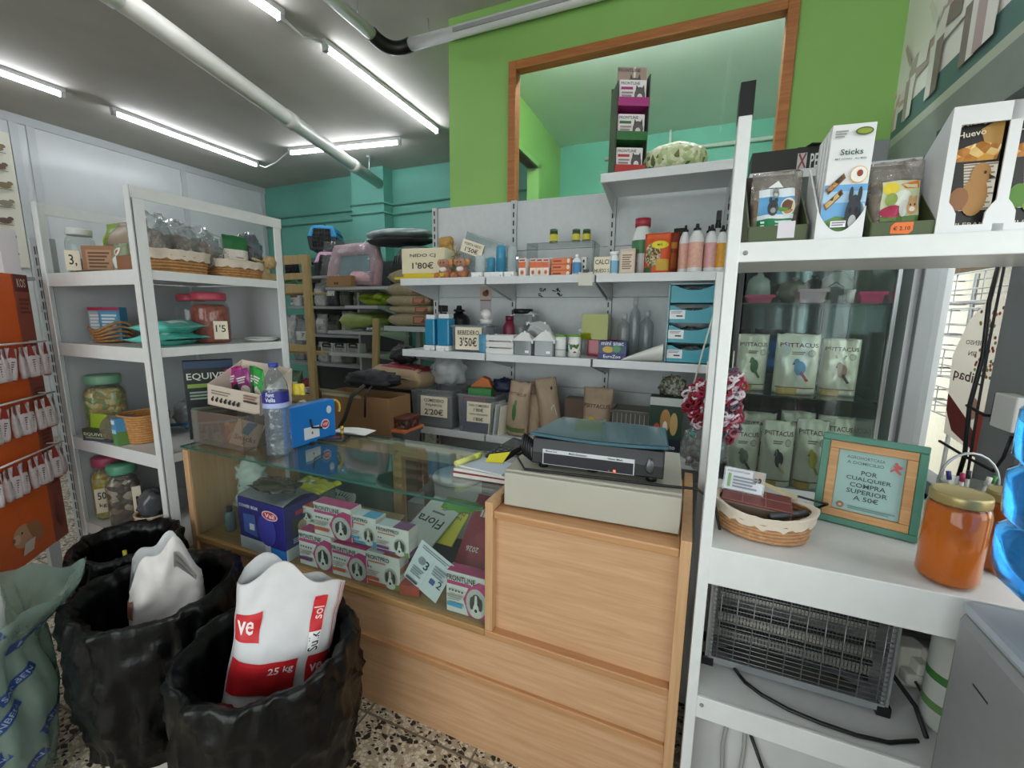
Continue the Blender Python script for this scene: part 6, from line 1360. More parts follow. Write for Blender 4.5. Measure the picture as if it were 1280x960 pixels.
# things on the glass cabinet
CT = KH+.0315
x, w, h = span(934, 1040, 186, 2.16, CT)
t = thing('flat_carton', 'long black carton with a small white cross emblem on the cabinet top', 'box', (x+.01, 2.22, CT), .0); part('carton_body', G().cbox(0, 0, 0, w, .12, h), mat('#20241f', .45), t, bev=.002)
prt(t, 'front_print', w, h, [('r', .55, .25, .66, .8, '#b5b8b5'), ('p', [(.56, .3), (.575, .25), (.655, .75), (.64, .8)], '#8a3a44'), ('p', [(.56, .75), (.575, .8), (.655, .3), (.64, .25)], '#8a3a44'), ('t', 'PETS', .8, .5, .2, '#d5d8d5', .5)], (0, -.0606, 0))
x, w, h = span(1058, 1122, 176, 2.10, CT)
t = thing('steel_bracket', 'grey steel plate with a screw on the cabinet top by the mural', 'bracket', (x-.03, 2.10, CT), 0); part('plate', G().box(-w/2, w/2, 0, .05, 0, h), mat('#8a8e90', .4, .4), t, bev=.003); part('screw', G().lathe([(.008, 0), (.006, .004), (0, .005)], n=12), GREY, t, (w*.05, 0, h*.6), (PI/2, 0, 0))
for i in range(2): solo('dark_sheet', G().slab([(-.10, -.05), (.09, -.06), (.11, .05), (-.09, .06)], 0, .004), mat('#2a2b28', .5), ('dark sheet lying on the black carton', 'dark sheet on top of another on the black carton')[i], 'sheet', (x-.14+.02*i, 2.22, at(1000, 186, Y=2.16).z+.002+.005*i), .1+.3*i)
# goods inside the glass cabinet
def tubpink(px0, px1, yt, Y, z, lab, c='#d9608a'):
    x, w, h = span(px0, px1, yt, Y, z)
    t = thing('plastic_tub', lab, 'tub', (x, Y, z), 0, 'plastic tubs in the glass cabinet')
    part('tub_body', tub(w*.8, w*.7, h, 1.2), clear(c, .45, .1), t); part('tub_rim', G().box(-w*.5, w*.5, -w*.43, -w*.41, h-.004, h).box(-w*.5, w*.5, w*.41, w*.43, h-.004, h), mat(c, .4), t); return x
YK = 2.16
tubpink(931, 965, 369, YK, KB, 'pink tub with clear rim at the post end of the cabinet top shelf')
tubpink(994, 1030, 362, YK, KB, 'pale clear tub in the middle of the cabinet top shelf', '#e6c9d2')
tubpink(1070, 1102, 365, YK, KB, 'bright pink tub by the cabinet side pane', '#e84a8a')
for i, (px, yt, rx, c, lab) in enumerate(((948, 338, .05, '#c9cfcc', 'white clear bag standing behind the pink tub'), (992, 347, .065, '#8f8678', 'knotted brown bag beside the pale tub'), (1046, 334, .06, '#b9bfbc', 'tall white clear bag behind the pale tub'))):
    q = at(px, 372, Y=2.32); h = at(px, yt, Y=2.32).z-KB
    t = thing('knotted_bag', lab+' in the cabinet', 'bag', (q.x, 2.34, KB)); g = blob(G(), 22, rx, .05, h*.45, .25, 3, i*5.); g.lathe([(.012, h*.8), (.008, h*.9), (.018, h*1.0)], 0, 0, 10); part('bag_body', g, clear(c, .45, .1, b=.4), t)
x, w, h = span(1036, 1055, 358, 2.2, KB); solo('dark_caddy', openbox(G(), w, .04, h).tube([(-w/2, 0, h), (0, 0, h*1.3), (w/2, 0, h)], .003, 6), mat('#3a3c3e', .4), 'small dark basket with a handle in the cabinet', 'caddy', (x, 2.24, KB))
x, w, h = span(1057, 1068, 362, 2.14, KB); solo('white_cup', G().lathe([(w*.35, 0), (w*.5, h), (w*.46, h), (w*.32, .004), (0, .004)], n=18), mat('#d9d0d2', .4), 'little white cup beside the bright pink tub', 'cup', (x, 2.14, KB))
PSI = lambda bird, b2: [('t', 'PSITTACUS', .52, .82, .86, '#6a2f2a', .07), ('l', .35, .65, .66, .72, 2, '#8a7a6a'), ('e', .8, .69, .09, .055, '#8a8278'), ('e', .8, .69, .075, .045, '#d0c6b6'), ('e', .2, .72, .12, .09, '#e0d8c8'),
    ('e', .56, .44, .13, .12, bird), ('e', .48, .54, .07, .06, bird), ('p', [(.6, .4), (.78, .24), (.72, .22), (.55, .36)], b2), ('p', [(.42, .54), (.38, .5), (.44, .5)], '#3a342c'), ('r', .05, .1, .95, .12, '#8a6a4a'), ('r', .08, .0, .55, .1, '#c9a45a')]
KB_M = clear('#cfc3b0', .12, .12, b=.4, bs=18)
FOIL = mat('#efe6d6', .32, .25, n=.06, b=.3, bs=22)
def psit(px0, px1, yt, Y, z, lab, bird, b2, seed, rz=0., grp='parrot food bags in the glass cabinet'):
    x, w, h = span(px0, px1, yt, Y, z)
    t = thing('bird_food_bag', lab, 'bag', (x, Y+.045, z), rz, grp)
    p = Pouch(w, h, .075, seed=seed, amp=.012, top=.3); part('bag_body', p.geo(nu=20, nv=22), FOIL, t); prt(t, 'front_print', w, h, PSI(bird, b2), mp=p.front, rough=.35)
psit(917, 957, 418, 2.16, KA, 'parrot food bag with a green parrot on the middle cabinet shelf, at the post', '#3f6a3c', '#55805a', 2., .05)
psit(966, 1021, 418, 2.13, KA, 'parrot food bag with a blue parrot in the middle of the cabinet shelf', '#6f9ac0', '#b5433a', 5.)
psit(1024, 1072, 424, 2.17, KA, 'parrot food bag with a pinkish bird on the cabinet shelf, at the side pane', '#b58a7a', '#4a4640', 7., -.12)
psit(903, 946, 531, 2.14, K0+.002, 'parrot food bag in front on the cabinet floor, at the post', '#8a8678', '#4a4f55', 3.)
psit(947, 988, 528, 2.12, K0+.002, 'parrot food bag in front on the cabinet floor, with a black bird', '#3f434a', '#d9c9a0', 6.)
psit(989, 1030, 526, 2.15, K0+.002, 'parrot food bag in front on the cabinet floor, with a yellow bird', '#b9a84a', '#a0924a', 9.)
psit(922, 965, 517, 2.27, K0+.002, 'parrot food bag in the rear row of the cabinet floor, at the post', '#6a6a60', '#8a8070', 4.)
psit(970, 1013, 516, 2.29, K0+.002, 'parrot food bag in the rear row of the cabinet floor, in the middle', '#6a6a60', '#8a8070', 8.)
psit(1016, 1062, 522, 2.28, K0+.002, 'parrot food bag in the rear row of the cabinet floor, near the side pane', '#a98a8a', '#8a8070', 1.)
# rope toys hanging behind the post
def ropetoy(px, py, Y, rx, rz_, cols, lab, n, seed):
    c = at(px, py, Y=Y); t = thing('rope_toy', lab, 'rope toy', c, 0, 'knotted rope toys behind the white post'); Q = rnd(seed)
    gs = [G() for _ in cols]
    for i in range(n):
        a, e = Q.uniform(0, 6.28), Q.uniform(-1.4, 1.4); r = Q.uniform(.45, 1.)
        p = Vector((math.cos(a)*math.cos(e)*rx*r, math.sin(a)*math.cos(e)*rx*.7*r, math.sin(e)*rz_*r)); u = Vector((Q.uniform(-1, 1), Q.uniform(-1, 1), Q.uniform(-1, 1))).normalized(); v = u.orthogonal().normalized(); s = Q.uniform(.008, .016)
        gs[i % len(cols)].tube([p+(u*math.cos(k*.9)+v*math.sin(k*.9))*s for k in range(7)], .0045, 5, closed=True)
    for g, cc in zip(gs, cols): part('rope_loops', g, mat(cc, .8, b=.4, bs=200), t)
    part('hanging_cord', G().tube([(0, 0, rz_*.8), (0, 0, rz_+.06)], .002, 5), mat('#d5d0c5', .8), t); return t
ropetoy(880, 505, 1.56, .066, .085, ['#8f1c33', '#a02440', '#d9c9ce', '#7a1428'], 'dark red and white rope bundle beside the teal folder', 190, 3)
ropetoy(911, 508, 1.57, .05, .125, ['#c9828f', '#d9bfcc', '#e0d6dc', '#8f2a3f', '#5f5a66', '#9a2038'], 'pink and white rope bundle between the post and the cabinet', 190, 4)
g = G().ball(0, 0, 0, .075, .06, .075, 26, 0, .3, 4, 7.); t = thing('hanging_toy_bag', 'clear bag of small grey and teal toys hanging under the red rope bundle', 'bag', at(880, 560, Y=1.565)); part('plastic', g, clear('#d9dddd', .8, .06, b=.6), t)
g = G(); Q = rnd(8)
for i in range(40): g.ball(Q.uniform(-.05, .05), Q.uniform(-.035, .035), Q.uniform(-.05, .05), .012, n=8, m=i % 5)
part('bag_contents', g, [mat(c, .5) for c in ('#5f6365', '#8a8d8c', '#3fa08f', '#a9a4a0', '#9a5a60')], t)
# table shelf: lined basket and what is in it
q0, q1 = at(893, 662, Z=R2), at(1010, 692, Z=R2); cx, cy = at(952, 668, Z=R2+.0).x, at(952, 668, Z=R2).y
bk = wicker('wicker_basket', 'oval lined wicker basket with flat boxes on the white table shelf', (cx, cy+.022, R2), .092, .068, .062, -.1, n=28, rings=7, liner='round', flare=1.14, hi=.012, col='#b98a5f')
t = thing('flat_tin', 'red brown flat box with a grid on its lid, in the lined basket', 'box', (cx-.015, cy+.04, R2+.045), -.12, rot=(.05, .03, -.12))
part('box_body', G().cbox(0, 0, 0, .15, .09, .028), mat('#6a5a50', .35), t, bev=.003); part('lid', G().cbox(0, 0, .028, .152, .092, .006), mat('#7a3f3a', .45, n=.1), t, bev=.002)
part('lid_lines', G().box(-.03, -.0285, -.045, .045, .034, .0345).box(.02, .0215, -.045, .045, .034, .0345).box(-.075, .075, .0, .0015, .034, .0345), mat('#b08a80', .5), t)
t = thing('card_holder', 'clear holder with delivery cards standing on the red brown box', 'card holder', (cx-.045, cy+.05, R2+.082), -.05, rot=(-.18, .04, -.1))
part('holder', G().box(-.047, .047, -.002, .0, 0, .058).box(-.047, .047, .012, .014, 0, .02).box(-.047, .047, -.002, .014, -.0015, 0), clear('#e9eeee', .9), t)
cd_ = part('card_stack', G().box(-.043, .043, .001, .011, .002, .056), mat('#dfe2e6', .5), t)
prt(t, 'card_print', .086, .054, [('r', 0, 0, 1, 1, '#dfe3ea'), ('t', 'AGROHORTCASA', .34, .88, .6, '#3a3f48', .09), ('r', .72, .5, 1, 1, '#b5a59a'), ('e', .8, .62, .05, .1, '#33302e'), ('e', .9, .64, .05, .12, '#2a2624'), ('r', .08, .12, .16, .76, '#7fae6a'), ('l', .22, .9, .1, .7, 4, '#8a8f9a')], (0, -.0024, .002))
t = thing('black_gadget', 'black handheld gadget with a curled lead behind the lined basket', 'gadget', (cx+.085, cy+.13, R2), .3)
part('gadget_body', G().tube([(-.06, 0, .02), (.0, .0, .024), (.05, .01, .02)], [.018, .022, .014], 10), DARK, t); part('lead', G().tube([(.05, .01, .02), (.085, .0, .045), (.05, -.03, .06), (0, -.02, .07), (-.05, .0, .05), (-.06, .0, .03)], .003, 6), BLACK, t); part('dial', G().ball(.02, -.01, .035, .016, n=10), DARK, t)
solo('paper_strip', G().box(-.05, .05, -.012, .012, 0, .0012), mat('#c9bb94', .6), 'cream paper strip behind the red brown box', 'paper', (cx+.035, cy+.10, R2+.085), -.5, rot=(0, .15, -.5))
solo('basket_tool', G().tube([(-.06, -.03, 0), (.03, 0, .004)], .008, 8), mat('#4a4d50', .4, .3), 'grey tool handle lying in the lined basket', 'tool', (cx+.06, cy+.01, R2+.062), .2)
# framed notice leaning on the table shelf
f0, f1 = at(1015, 648, Z=R2), at(1147, 682, Z=R2); L = (f1-f0).length; ang = math.atan2(f1.y-f0.y, f1.x-f0.x)
hF = L*1.12
t = thing('framed_notice', 'green and wood framed delivery notice leaning on the white table shelf', 'frame', ((f0.x+f1.x)/2, (f0.y+f1.y)/2+.004, R2+.002), ang, None, (-.16, 0, ang))
def ring(g, w, h, t, y0, y1, z0=0.): return g.box(-w/2, w/2, y0, y1, z0, z0+t).box(-w/2, w/2, y0, y1, z0+h-t, z0+h).box(-w/2, -w/2+t, y0, y1, z0+t, z0+h-t).box(w/2-t, w/2, y0, y1, z0+t, z0+h-t)
part('outer_frame', ring(G(), L, hF, .017, 0, .018), mat('#3f7a66', .45, n=.08, ns=30), t, bev=.002)
part('inner_frame', ring(G(), L-.034, hF-.034, .02, .001, .016, .017), woodmat('#c99a62', '#a9763f', .45, 0), t, bev=.002)
part('backing', G().box(-L/2+.03, L/2-.03, .010, .014, .03, hF-.03), mat('#7d9f9b', .5), t)
part('strut', G().box(-.015, .015, .018, .022, hF*.3, hF*.7).add([(-.015, .02, hF*.7), (.015, .02, hF*.7), (.015, .075, .012), (-.015, .075, .012)], [(0, 1, 2, 3)]), mat('#4a4038', .6), t)
pw, ph = L-.076, hF-.076
prt(t, 'notice_print', pw, ph, [('r', 0, 0, 1, 1, '#8fb0ab'), ('t', 'AGROHORTCASA', .42, .90, .58, '#4a6460', .05), ('t', 'A DOMICILIO', .42, .815, .56, '#4a6460', .05), ('t', 'POR', .5, .66, .24, '#22383a', .075), ('t', 'CUALQUIER', .5, .555, .68, '#22383a', .075), ('t', 'COMPRA', .5, .45, .54, '#22383a', .075), ('t', 'SUPERIOR', .5, .345, .62, '#22383a', .075), ('t', 'A 50€', .5, .24, .38, '#22383a', .08),
    ('e', .87, .9, .025, .025, '#b5433f'), ('p', [(.83, .87), (.9, .89), (.97, .86), (.95, .83), (.9, .82), (.96, .75), (.93, .74), (.86, .8), (.8, .76), (.79, .78), (.85, .83)], '#b5433f'), ('e', .12, .08, .06, .05, '#8a5a40'), ('e', .12, .08, .025, .02, '#c9a06a'), ('l', .24, .95, .04, .1, 2, '#5f807b')], (0, .0098, .038))
# honey jars
def honey(px0, px1, yb, yt, lab, Y, c):
    x, w, h = span(px0, px1, yt, Y, R2); r = w*.5
    t = thing('honey_jar', lab, 'jar', (x, Y, R2), 0, 'honey jars on the table shelf')
    part('jar_body', G().lathe([(r*.88, 0), (r, .010), (r, h*.80), (r*.93, h*.87), (r*.86, h*.89), (r*.86, h*.93)], n=36), clear('#fff3e0', .98, .03), t)
    M, nt, p, o = base('honey'); p.inputs['Base Color'].default_value = lin(c); p.inputs['Roughness'].default_value = .3; p.inputs['Transmission Weight'].default_value = .5; p.inputs['IOR'].default_value = 1.15
    part('honey_fill', G().lathe([(r*.84, .004), (r*.965, .013), (r*.965, h*.80), (r*.88, h*.86)], n=36), M, t)
    part('lid', G().lathe([(r*.90, h*.885), (r*.93, h*.895), (r*.93, h*.975), (r*.90, h), (r*.82, h*.995), (0, h*.995)], n=36), mat('#b3a26c', .35, .5, n=.05), t)
honey(1143, 1221, 738, 612, 'large amber honey jar at the table edge beside the framed notice', 1.085, '#ee860c')
honey(1215, 1280, 745, 613, 'large amber honey jar half hidden behind the water cooler', 1.175, '#d0700a')
# wire pen basket
x = at(1186, 640, Y=1.36).x
t = thing('pen_basket', 'wire handled glass pot of coloured pens behind the honey jars', 'pen pot', (x+.02, 1.35, R2))
part('pot_body', G().lathe([(.045, 0), (.05, .01), (.055, .13), (.052, .13), (.046, .012)], n=24), clear('#dfe3e0', .8, .05), t)
part('handle', G().tube([(.055*math.cos(a*PI/12), 0, .13+.075*math.sin(a*PI/12)) for a in range(13)], .003, 6), STEEL, t)
for i, (a, c) in enumerate(((0, '#2a2a7a'), (1, '#b02a5a'), (2, '#22242a'), (3, '#d9d6cf'), (4, '#4a8a4a'))):
    solo('pen', G().tube([(0, 0, 0), (0, 0, .125)], .004, 8).tube([(0, 0, .125), (0, 0, .145)], .0052, 8, 1), [mat('#cfcfcc', .4), mat(c, .4)], '%s capped pen in the wire handled pot' % ('blue', 'crimson', 'black', 'white', 'green')[i], 'pen', (x+.005+.008*i, 1.34+.008*(i % 3), R2+.014), 0, 'pens in the wire handled pot', (.12*(i % 2), -.2+.1*i, 0))
# insect killer on the lower shelf
h0, h1 = at(884, 832, Z=R3), at(1104, 897, Z=R3); L = (h1-h0).length; ang = math.atan2(h1.y-h0.y, h1.x-h0.x)
t = thing('insect_killer', 'electric insect killer with a wire grille on the lower white shelf', 'insect killer', ((h0.x+h1.x)/2, (h0.y+h1.y)/2+.004, R3), ang)
hI, dI = .262, .10; AL = mat('#a9adaf', .3, .6)
for sx in (-1, 1):
    part('end_panel', G().box(sx*L/2-.008, sx*L/2+.008, 0, .006, 0, hI).box(sx*L/2-.008, sx*L/2+.008, dI-.006, dI, 0, hI).box(sx*L/2-.003, sx*L/2+.003, .0, dI, 0, hI), AL, t, bev=.001)
    for y in (-.003, dI-.012): part('foot', G().box(sx*L/2-.014, sx*L/2+.014, y, y+.016, -.0, .025), BLACK, t, bev=.002)
part('bottom_tray', G().box(-L/2, L/2, 0, dI, .012, .016).box(-L/2, L/2, -.002, .004, .012, .030), AL, t)
part('top_case', G().box(-L/2, L/2, 0, dI, hI-.02, hI), AL, t)
g = G()
for k in range(17): z = .04+k*.0125; g.tube([(-L/2-.004, .02, z), (-L/2+.004, -.004, z), (L/2-.004, -.004, z), (L/2+.004, .02, z)], .0012, 4)
for k in range(10): x = -L/2+L*(k+.5)/10; g.tube([(x, -.0055, .035), (x, -.0055, hI-.02)], .0014, 4)
part('front_grille', g, mat('#8d9193', .35, .6), t)
g = G()
for k in range(42): x = -L/2+.03+(L-.06)*k/41; g.tube([(x, .03, .07), (x, .03, hI-.03)], .0011, 4)
part('electric_grid', g, mat('#5f6264', .4, .6), t)
part('back_plate', G().box(-L/2, L/2, dI-.012, dI-.008, .03, hI-.02), mat('#8f8c86', .5, n=.2), t)
for z in (.115, .185): part('lamp_tube', G().tube([(-L/2+.02, .055, z), (L/2-.02, .055, z)], .011, 10), mat('#c9c2b5', .4), t)
for z in (.1, .15, .205): part('bar', G().box(-L/2+.02, L/2-.02, .034, .040, z-.006, z+.006), DARK, t)
part('dust', blob(G(), 14, L*.4, .03, .003, .3, 5, 3.), mat('#55504a', .9), t, (0, .05, .017))
part('power_lead', G().tube([(-L*.33, .0, .012), (-L*.27, -.03, .006), (-L*.18, -.055, .006), (-L*.04, -.075, .006), (L*.12, -.085, .006), (L*.30, -.088, .006), (L*.46, -.08, .006), (L*.62, -.05, .006)], .0045, 8), BLACK, t)
# wall of plugs and canister at the far end of the lower shelf
q = at(1150, 850, Z=R3)
t = thing('plug_board', 'white multi-plug adaptor with two plugs on the lower shelf', 'plug adaptor', (.56, 1.28, R3), .2)
part('adaptor_body', G().cbox(0, 0, 0, .06, .05, .11), mat('#d5d3c8', .4), t, bev=.006)
for i in range(3): p = part('plug', G().cbox(-.01+.02*i, -.04, .03+.03*i, .035, .03, .03), mat('#dbd9d0', .4), t, bev=.004); part('plug_lead', G().tube([(-.01+.02*i, -.055, .045+.03*i), (.01*i, -.08, .02), (.06, -.06, .004)], .003, 6), METW if i else DARK, p)
t = thing('white_canister', 'white canister with green printed bands standing behind the water cooler', 'canister', (.60, 1.16, R3)); part('can_body', G().lathe([(.045, 0), (.05, .008), (.05, .21), (.042, .23)], n=28), mat('#d9dcd5', .35), t); part('lid', G().cyl(0, 0, .23, .25, .038), METW, t)
for z, c in ((.12, '#4a8a45'), (.05, '#6f9a5a')): part('label_band', G().lathe([(.0505, z), (.0505, z+.02)], n=28, caps=False), mat(c, .4), t)
solo('dark_hose', G().tube([(.44, 1.30, R3+.11), (.50, 1.22, R3+.07), (.545, 1.17, R3+.02), (.54, 1.10, R3+.006)], .005, 8), DARK, 'thin dark lead running past the white plugs', 'lead')
# bottom level
for i, pts in enumerate((((.10, 1.10, R4+.006), (.085, 1.06, R4+.01), (.105, 1.04, R4+.012), (.13, 1.06, R4+.01), (.125, 1.10, R4+.006)), ((.165, 1.125, R3-.07), (.155, 1.122, .22), (.16, 1.12, .14), (.18, 1.118, .10), (.2, 1.12, .14), (.205, 1.122, .22), (.2, 1.125, R3-.07)), ((.215, 1.125, .28), (.25, 1.115, .2), (.30, 1.11, .15), (.38, 1.1, .12), (.46, 1.1, .11)))):
    solo('loose_cable', G().tube([p for p in pts], (.004, .005, .0045)[i], 8), (DARK, mat('#a5a5a0', .5), BLACK)[i], ('black cable end curled on the bottom shelf by the counter', 'grey looped cable hanging under the lower white shelf', 'black cable sagging under the lower white shelf')[i], 'cable')
# switch box, cables and ties on the window frame
t = thing('switch_box', 'white switch box on the window frame beside the water jug', 'switch', (.775, 1.485, 1.075), 0)
part('box_body', G().box(-.03, .008, -.055, .03, 0, .09), mat('#dfdfdc', .4), t, bev=.004); part('side_strip', G().box(-.028, .006, .03, .034, .01, .085), DARK, t)
g = G()
for k in range(3): pass
solo('window_cable', G().tube([(.776, 1.665, 1.52), (.772, 1.67, 1.4), (.776, 1.66, 1.25), (.772, 1.67, 1.1), (.775, 1.655, .95), (.77, 1.66, .86)], .006, 8), BLACK, 'black cable running down the dark window frame', 'cable')
solo('window_cable', G().tube([(.778, 1.645, 1.52), (.774, 1.64, 1.3), (.779, 1.645, 1.1), (.772, 1.62, .93), (.776, 1.63, .83)], .0035, 8), DARK, 'thin cable beside the thicker one on the window frame', 'cable')
solo('cable_tie', G().tube([(.77, 1.68, 1.10), (.765, 1.58, 1.09), (.762, 1.53, 1.10)], .004, 6), BLACK, 'black strap tying the cable to the white switch box', 'cable tie')
solo('cable_tie', G().tube([(.74, 1.72, .975), (.765, 1.62, .955), (.765, 1.50, .955), (.768, 1.48, 1.0), (.77, 1.47, 1.06)], .004, 6), BLACK, 'black lead hanging below the white switch box', 'lead')
# water cooler
t = thing('water_cooler', 'grey floor-standing water cooler under a blue bottle', 'water cooler', (.622, .83, 0))
part('cooler_body', G().box(-.14, .14, -.14, .14, .0, .835), mat('#8b8e90', .45, n=.04), t, bev=.02)
part('cooler_top', G().box(-.138, .138, -.138, .138, .830, .854), mat('#a9b5bf', .35), t, bev=.012)
part('bottle_collar', G().lathe([(.075, .85), (.07, .875), (.05, .875)], n=32), mat('#b5c2cc', .35), t)
part('scratch', G().box(-.1408, -.1402, .02, .06, .74, .743), DARK, t)
JB, nt, p, o_ = base('blue_plastic'); p.inputs['Base Color'].default_value = lin('#3aa5ff'); p.inputs['Roughness'].default_value = .06; p.inputs['IOR'].default_value = 1.33; p.inputs['Transmission Weight'].default_value = .8
prof = [(.03, 0), (.03, .02), (.09, .045), (.122, .075), (.128, .095), (.128, .145), (.118, .155), (.116, .165), (.126, .175), (.128, .2), (.128, .24), (.117, .25), (.117, .26), (.128, .27), (.128, .34), (.11, .36), (.0, .362)]
t = thing('water_jug', 'big blue water bottle upside down on the cooler', 'water bottle', (.592, .850, .8755))
part('jug_body', G().lathe(prof, n=40), JB, t)

# ================================================================ bins and sacks on the floor
BAGB = mat('#060607', .3, b=.6, bs=13.); BAGB.node_tree.nodes['Principled BSDF'].inputs['Specular IOR Level'].default_value = .3; BINW = mat('#d9d8d2', .45)
def bin_bag(cx, cy, r, h, label, seed, white=True, tilt=0., r0=None):
    t = thing('waste_bin', label, 'bin', (cx, cy, 0)); r0 = r0 or r*.86
    part('bin_body', G().lathe([(r0*.95, .0), (r0, .01), (r*.98, h-.02)], n=40, caps=False), BINW if white else DARK, t)
    def P_(u, v):
        a = 2*PI*u; ca, sa = math.cos(a), math.sin(a)
        if v < .55:      # outside, from the hem up to the rim
            k = v/.55; z = .09+(h-.09)*k; rr = r0+(r*1.02-r0)*k+.012+.022*math.sin(PI*k)*(.6+.4*noise.noise(Vector((ca*2, sa*2, seed))))
            z -= .05*(1-k)*(.5+.5*noise.noise(Vector((ca*1.5, sa*1.5, seed+4))))
        elif v < .65:
            k = (v-.55)/.1; rr = r*1.02+.012-.025*k; z = h+.022*math.sin(PI*k)
        else:
            k = (v-.65)/.35; rr = r*.92*(1-.05*k)-.008; z = h-(h*.72)*k
        w = noise.noise(Vector((ca*5+seed, sa*5, z*5)))*.014+abs(noise.noise(Vector((ca*11+seed*2, sa*11, z*3))))*.012-.004
        w += .008*noise.noise(Vector((ca*3, sa*3, z*22+seed)))*(1 if v < .62 else .5)
        w += .016*(1-abs(noise.noise(Vector((ca*4+seed, sa*4, z*7+seed))))*2.2)**3*(1 if v < .6 else .3)
        if v > .62: w = min(w, .003)
        zz = z+tilt*rr*ca*(1 if z > .3 else 0)*0
        rr += w
        return (ca*rr, sa*rr, zz+.012*noise.noise(Vector((ca*3+seed, sa*3, 1)))*min(1, v*2))
    part('bag_liner', G().grid(P_, 110, 46, wrap=True), BAGB, t)
    return t
bin_bag(-1.46, .685, .195, .50, 'bin lined with a black bag, holding the brown checked paper sack', 3.)
bin_bag(-1.0, .705, .205, .45, 'bin lined with a black bag, holding the white and red feed sack', 8.)
bin_bag(-1.86, .80, .15, .50, 'smaller bin with a black bag, behind the clear sack at the shelf unit', 5., False)
solo('yellow_stick', G().tube([(0, 0, 0), (.03, -.02, .32)], .006, 8), mat('#c9b92a', .5), 'thin yellow stick standing in the small black bin', 'stick', (-1.80, .77, .20), 0)
def open_sack(name, label, loc, rz, w, d, h, m, minner, items, seed, lean=0., amp=.02, fold=.06, roll=0., ph=None):
    """woven feed sack with an open, crumpled mouth"""
    t = thing(name, label, 'sack', loc, rz, None, (lean, roll, rz))
    def S(c, sgn, v, ins=0.):
        dd = d/2*(1-.45*ss(.55, 1, v))*(.9+.1*math.sin(v*9+seed))
        x = w/2*c*(1+.05*math.sin(v*5+seed)); y = sgn*dd*max(0, 1-abs(c)**3)**.5
        k = amp*noise.noise(Vector((x*9+seed, v*4, sgn*2+seed)))+amp*.5*noise.noise(Vector((x*22, v*10+seed, sgn)))
        z = v*h+fold*ss(.7, 1, v)*(math.sin(c*2.6+seed*1.3+sgn*.5)+.45*math.sin(c*6.1+seed*2+sgn))*.7
        y += sgn*k*.9-sgn*ins; x += k*.4
        return (x, y, z)
    nu, nv = 26, 26
    for nm, ins, mm in (('sack_body', 0., m), ('sack_inside', .004, minner)):
        vs = []; fs = []; ringp = [(-1+2*i/nu, -1) for i in range(nu+1)]+[(1-2*i/nu, 1) for i in range(1, nu)]; n = len(ringp)
        for j in range(nv+1):
            for c, q in ringp: vs.append(S(c*(1 if not ins else .985), q, j/nv, ins))
        for j in range(nv):
            for i in range(n): fs.append((j*n+i, j*n+(i+1) % n, (j+1)*n+(i+1) % n, (j+1)*n+i))
        fs.append(tuple(range(n))[::-1]); part(nm, G().add(vs, fs, 0, True), mm, t)
    if items: prt(t, 'front_print', w, h, items, mp=lambda u, v: (lambda p: (p[0], p[1]-.0015, p[2]))(S(2*u-1, -1, v)), rough=.5)
    return t
WS = mat('#d8d7d8', .42, n=.03, b=.3, bs=14); WSI = mat('#c9cacb', .5, b=.3, bs=14)
RED = '#c8252c'
it = [('r', .02, .68, .26, .82, RED), ('t', 've', .12, .75, .16, '#f0e6e6', .07), ('r', .02, .36, .66, .58, RED), ('r', .76, .40, .96, .58, RED), ('t', '25 kg', .50, .52, .26, '#f3eeee', .06), ('t', 've', .86, .49, .12, '#f0e6e6', .05), ('r', .72, .72, .84, .92, RED), ('r', .72, .62, .84, .72, '#f0f0f0'), ('t', 'Sulk', .78, .665, .19, '#222222', .055, PI/2), ('t', 'sol', .78, .82, .14, '#f0d0d0', .05, PI/2),
      ('r', .95, .6, .957, 1, '#c9505a'), ('r', .975, .55, .98, 1, '#d98088'), ('r', .02, .27, .9, .283, RED), ('r', .02, .245, .9, .252, RED)]
open_sack('feed_sack', 'open white feed sack with red print standing in the black-lined bin', (-1.035, .70, .15), .82, .262, .13, .50, WS, WSI, it, 2., .02, .014, .05, .20)
CHK = bits(['#b98a80', '#8a5a50', '#d5b9b0', '#a5756a'], 90)
open_sack('checked_sack', 'crumpled white and brown checked sack sunk in the middle bin', (-1.455, .70, .148), .75, .20, .12, .44, mat('#d2ccc9', .5, n=.05, b=.3, bs=16), WSI, [('r', 0, .0, 1, .52, '#a88078'), ('l', 0, 1, .05, .5, 12, '#8f625a'), ('r', 0, .52, 1, .58, '#8a5a52'), ('r', .0, .62, .12, .8, '#8a5a50'), ('r', .7, .86, .95, .93, '#8a8884'), ('l', .72, .95, .86, .93, 2, '#6a6864')], 6., -.05, .03, .09)
# clear sack with blue print
t = thing('clear_sack', 'large see-through greenish sack with blue printed words at the edge of the view', 'sack', (-1.77, .345, 0))
def CS(u, v):
    a = 2*PI*u; ca, sa = math.cos(a), math.sin(a); z = v*.56
    rr = .165+.02*math.sin(PI*v)+.03*noise.noise(Vector((ca*2.2, sa*2.2, z*4)))+.015*noise.noise(Vector((ca*7, sa*7, z*9)))
    fl = ss(.75, 1, v)*max(0, math.cos(a-.95))**3
    return (ca*(rr+.12*fl), sa*(rr+.12*fl), z+.05*ss(.8, 1, v)*noise.noise(Vector((ca*3, sa*3, 7)))+.02*fl)
part('sack_film', G().grid(CS, 90, 40, wrap=True), clear('#a9bfb4', .62, .08, b=.5, bs=9), t)
def CSo(u, v):
    p = CS(u, v); return (p[0]*1.006, p[1]*1.006, p[2])
g = G(); NB = '#28427a'; gi = G()
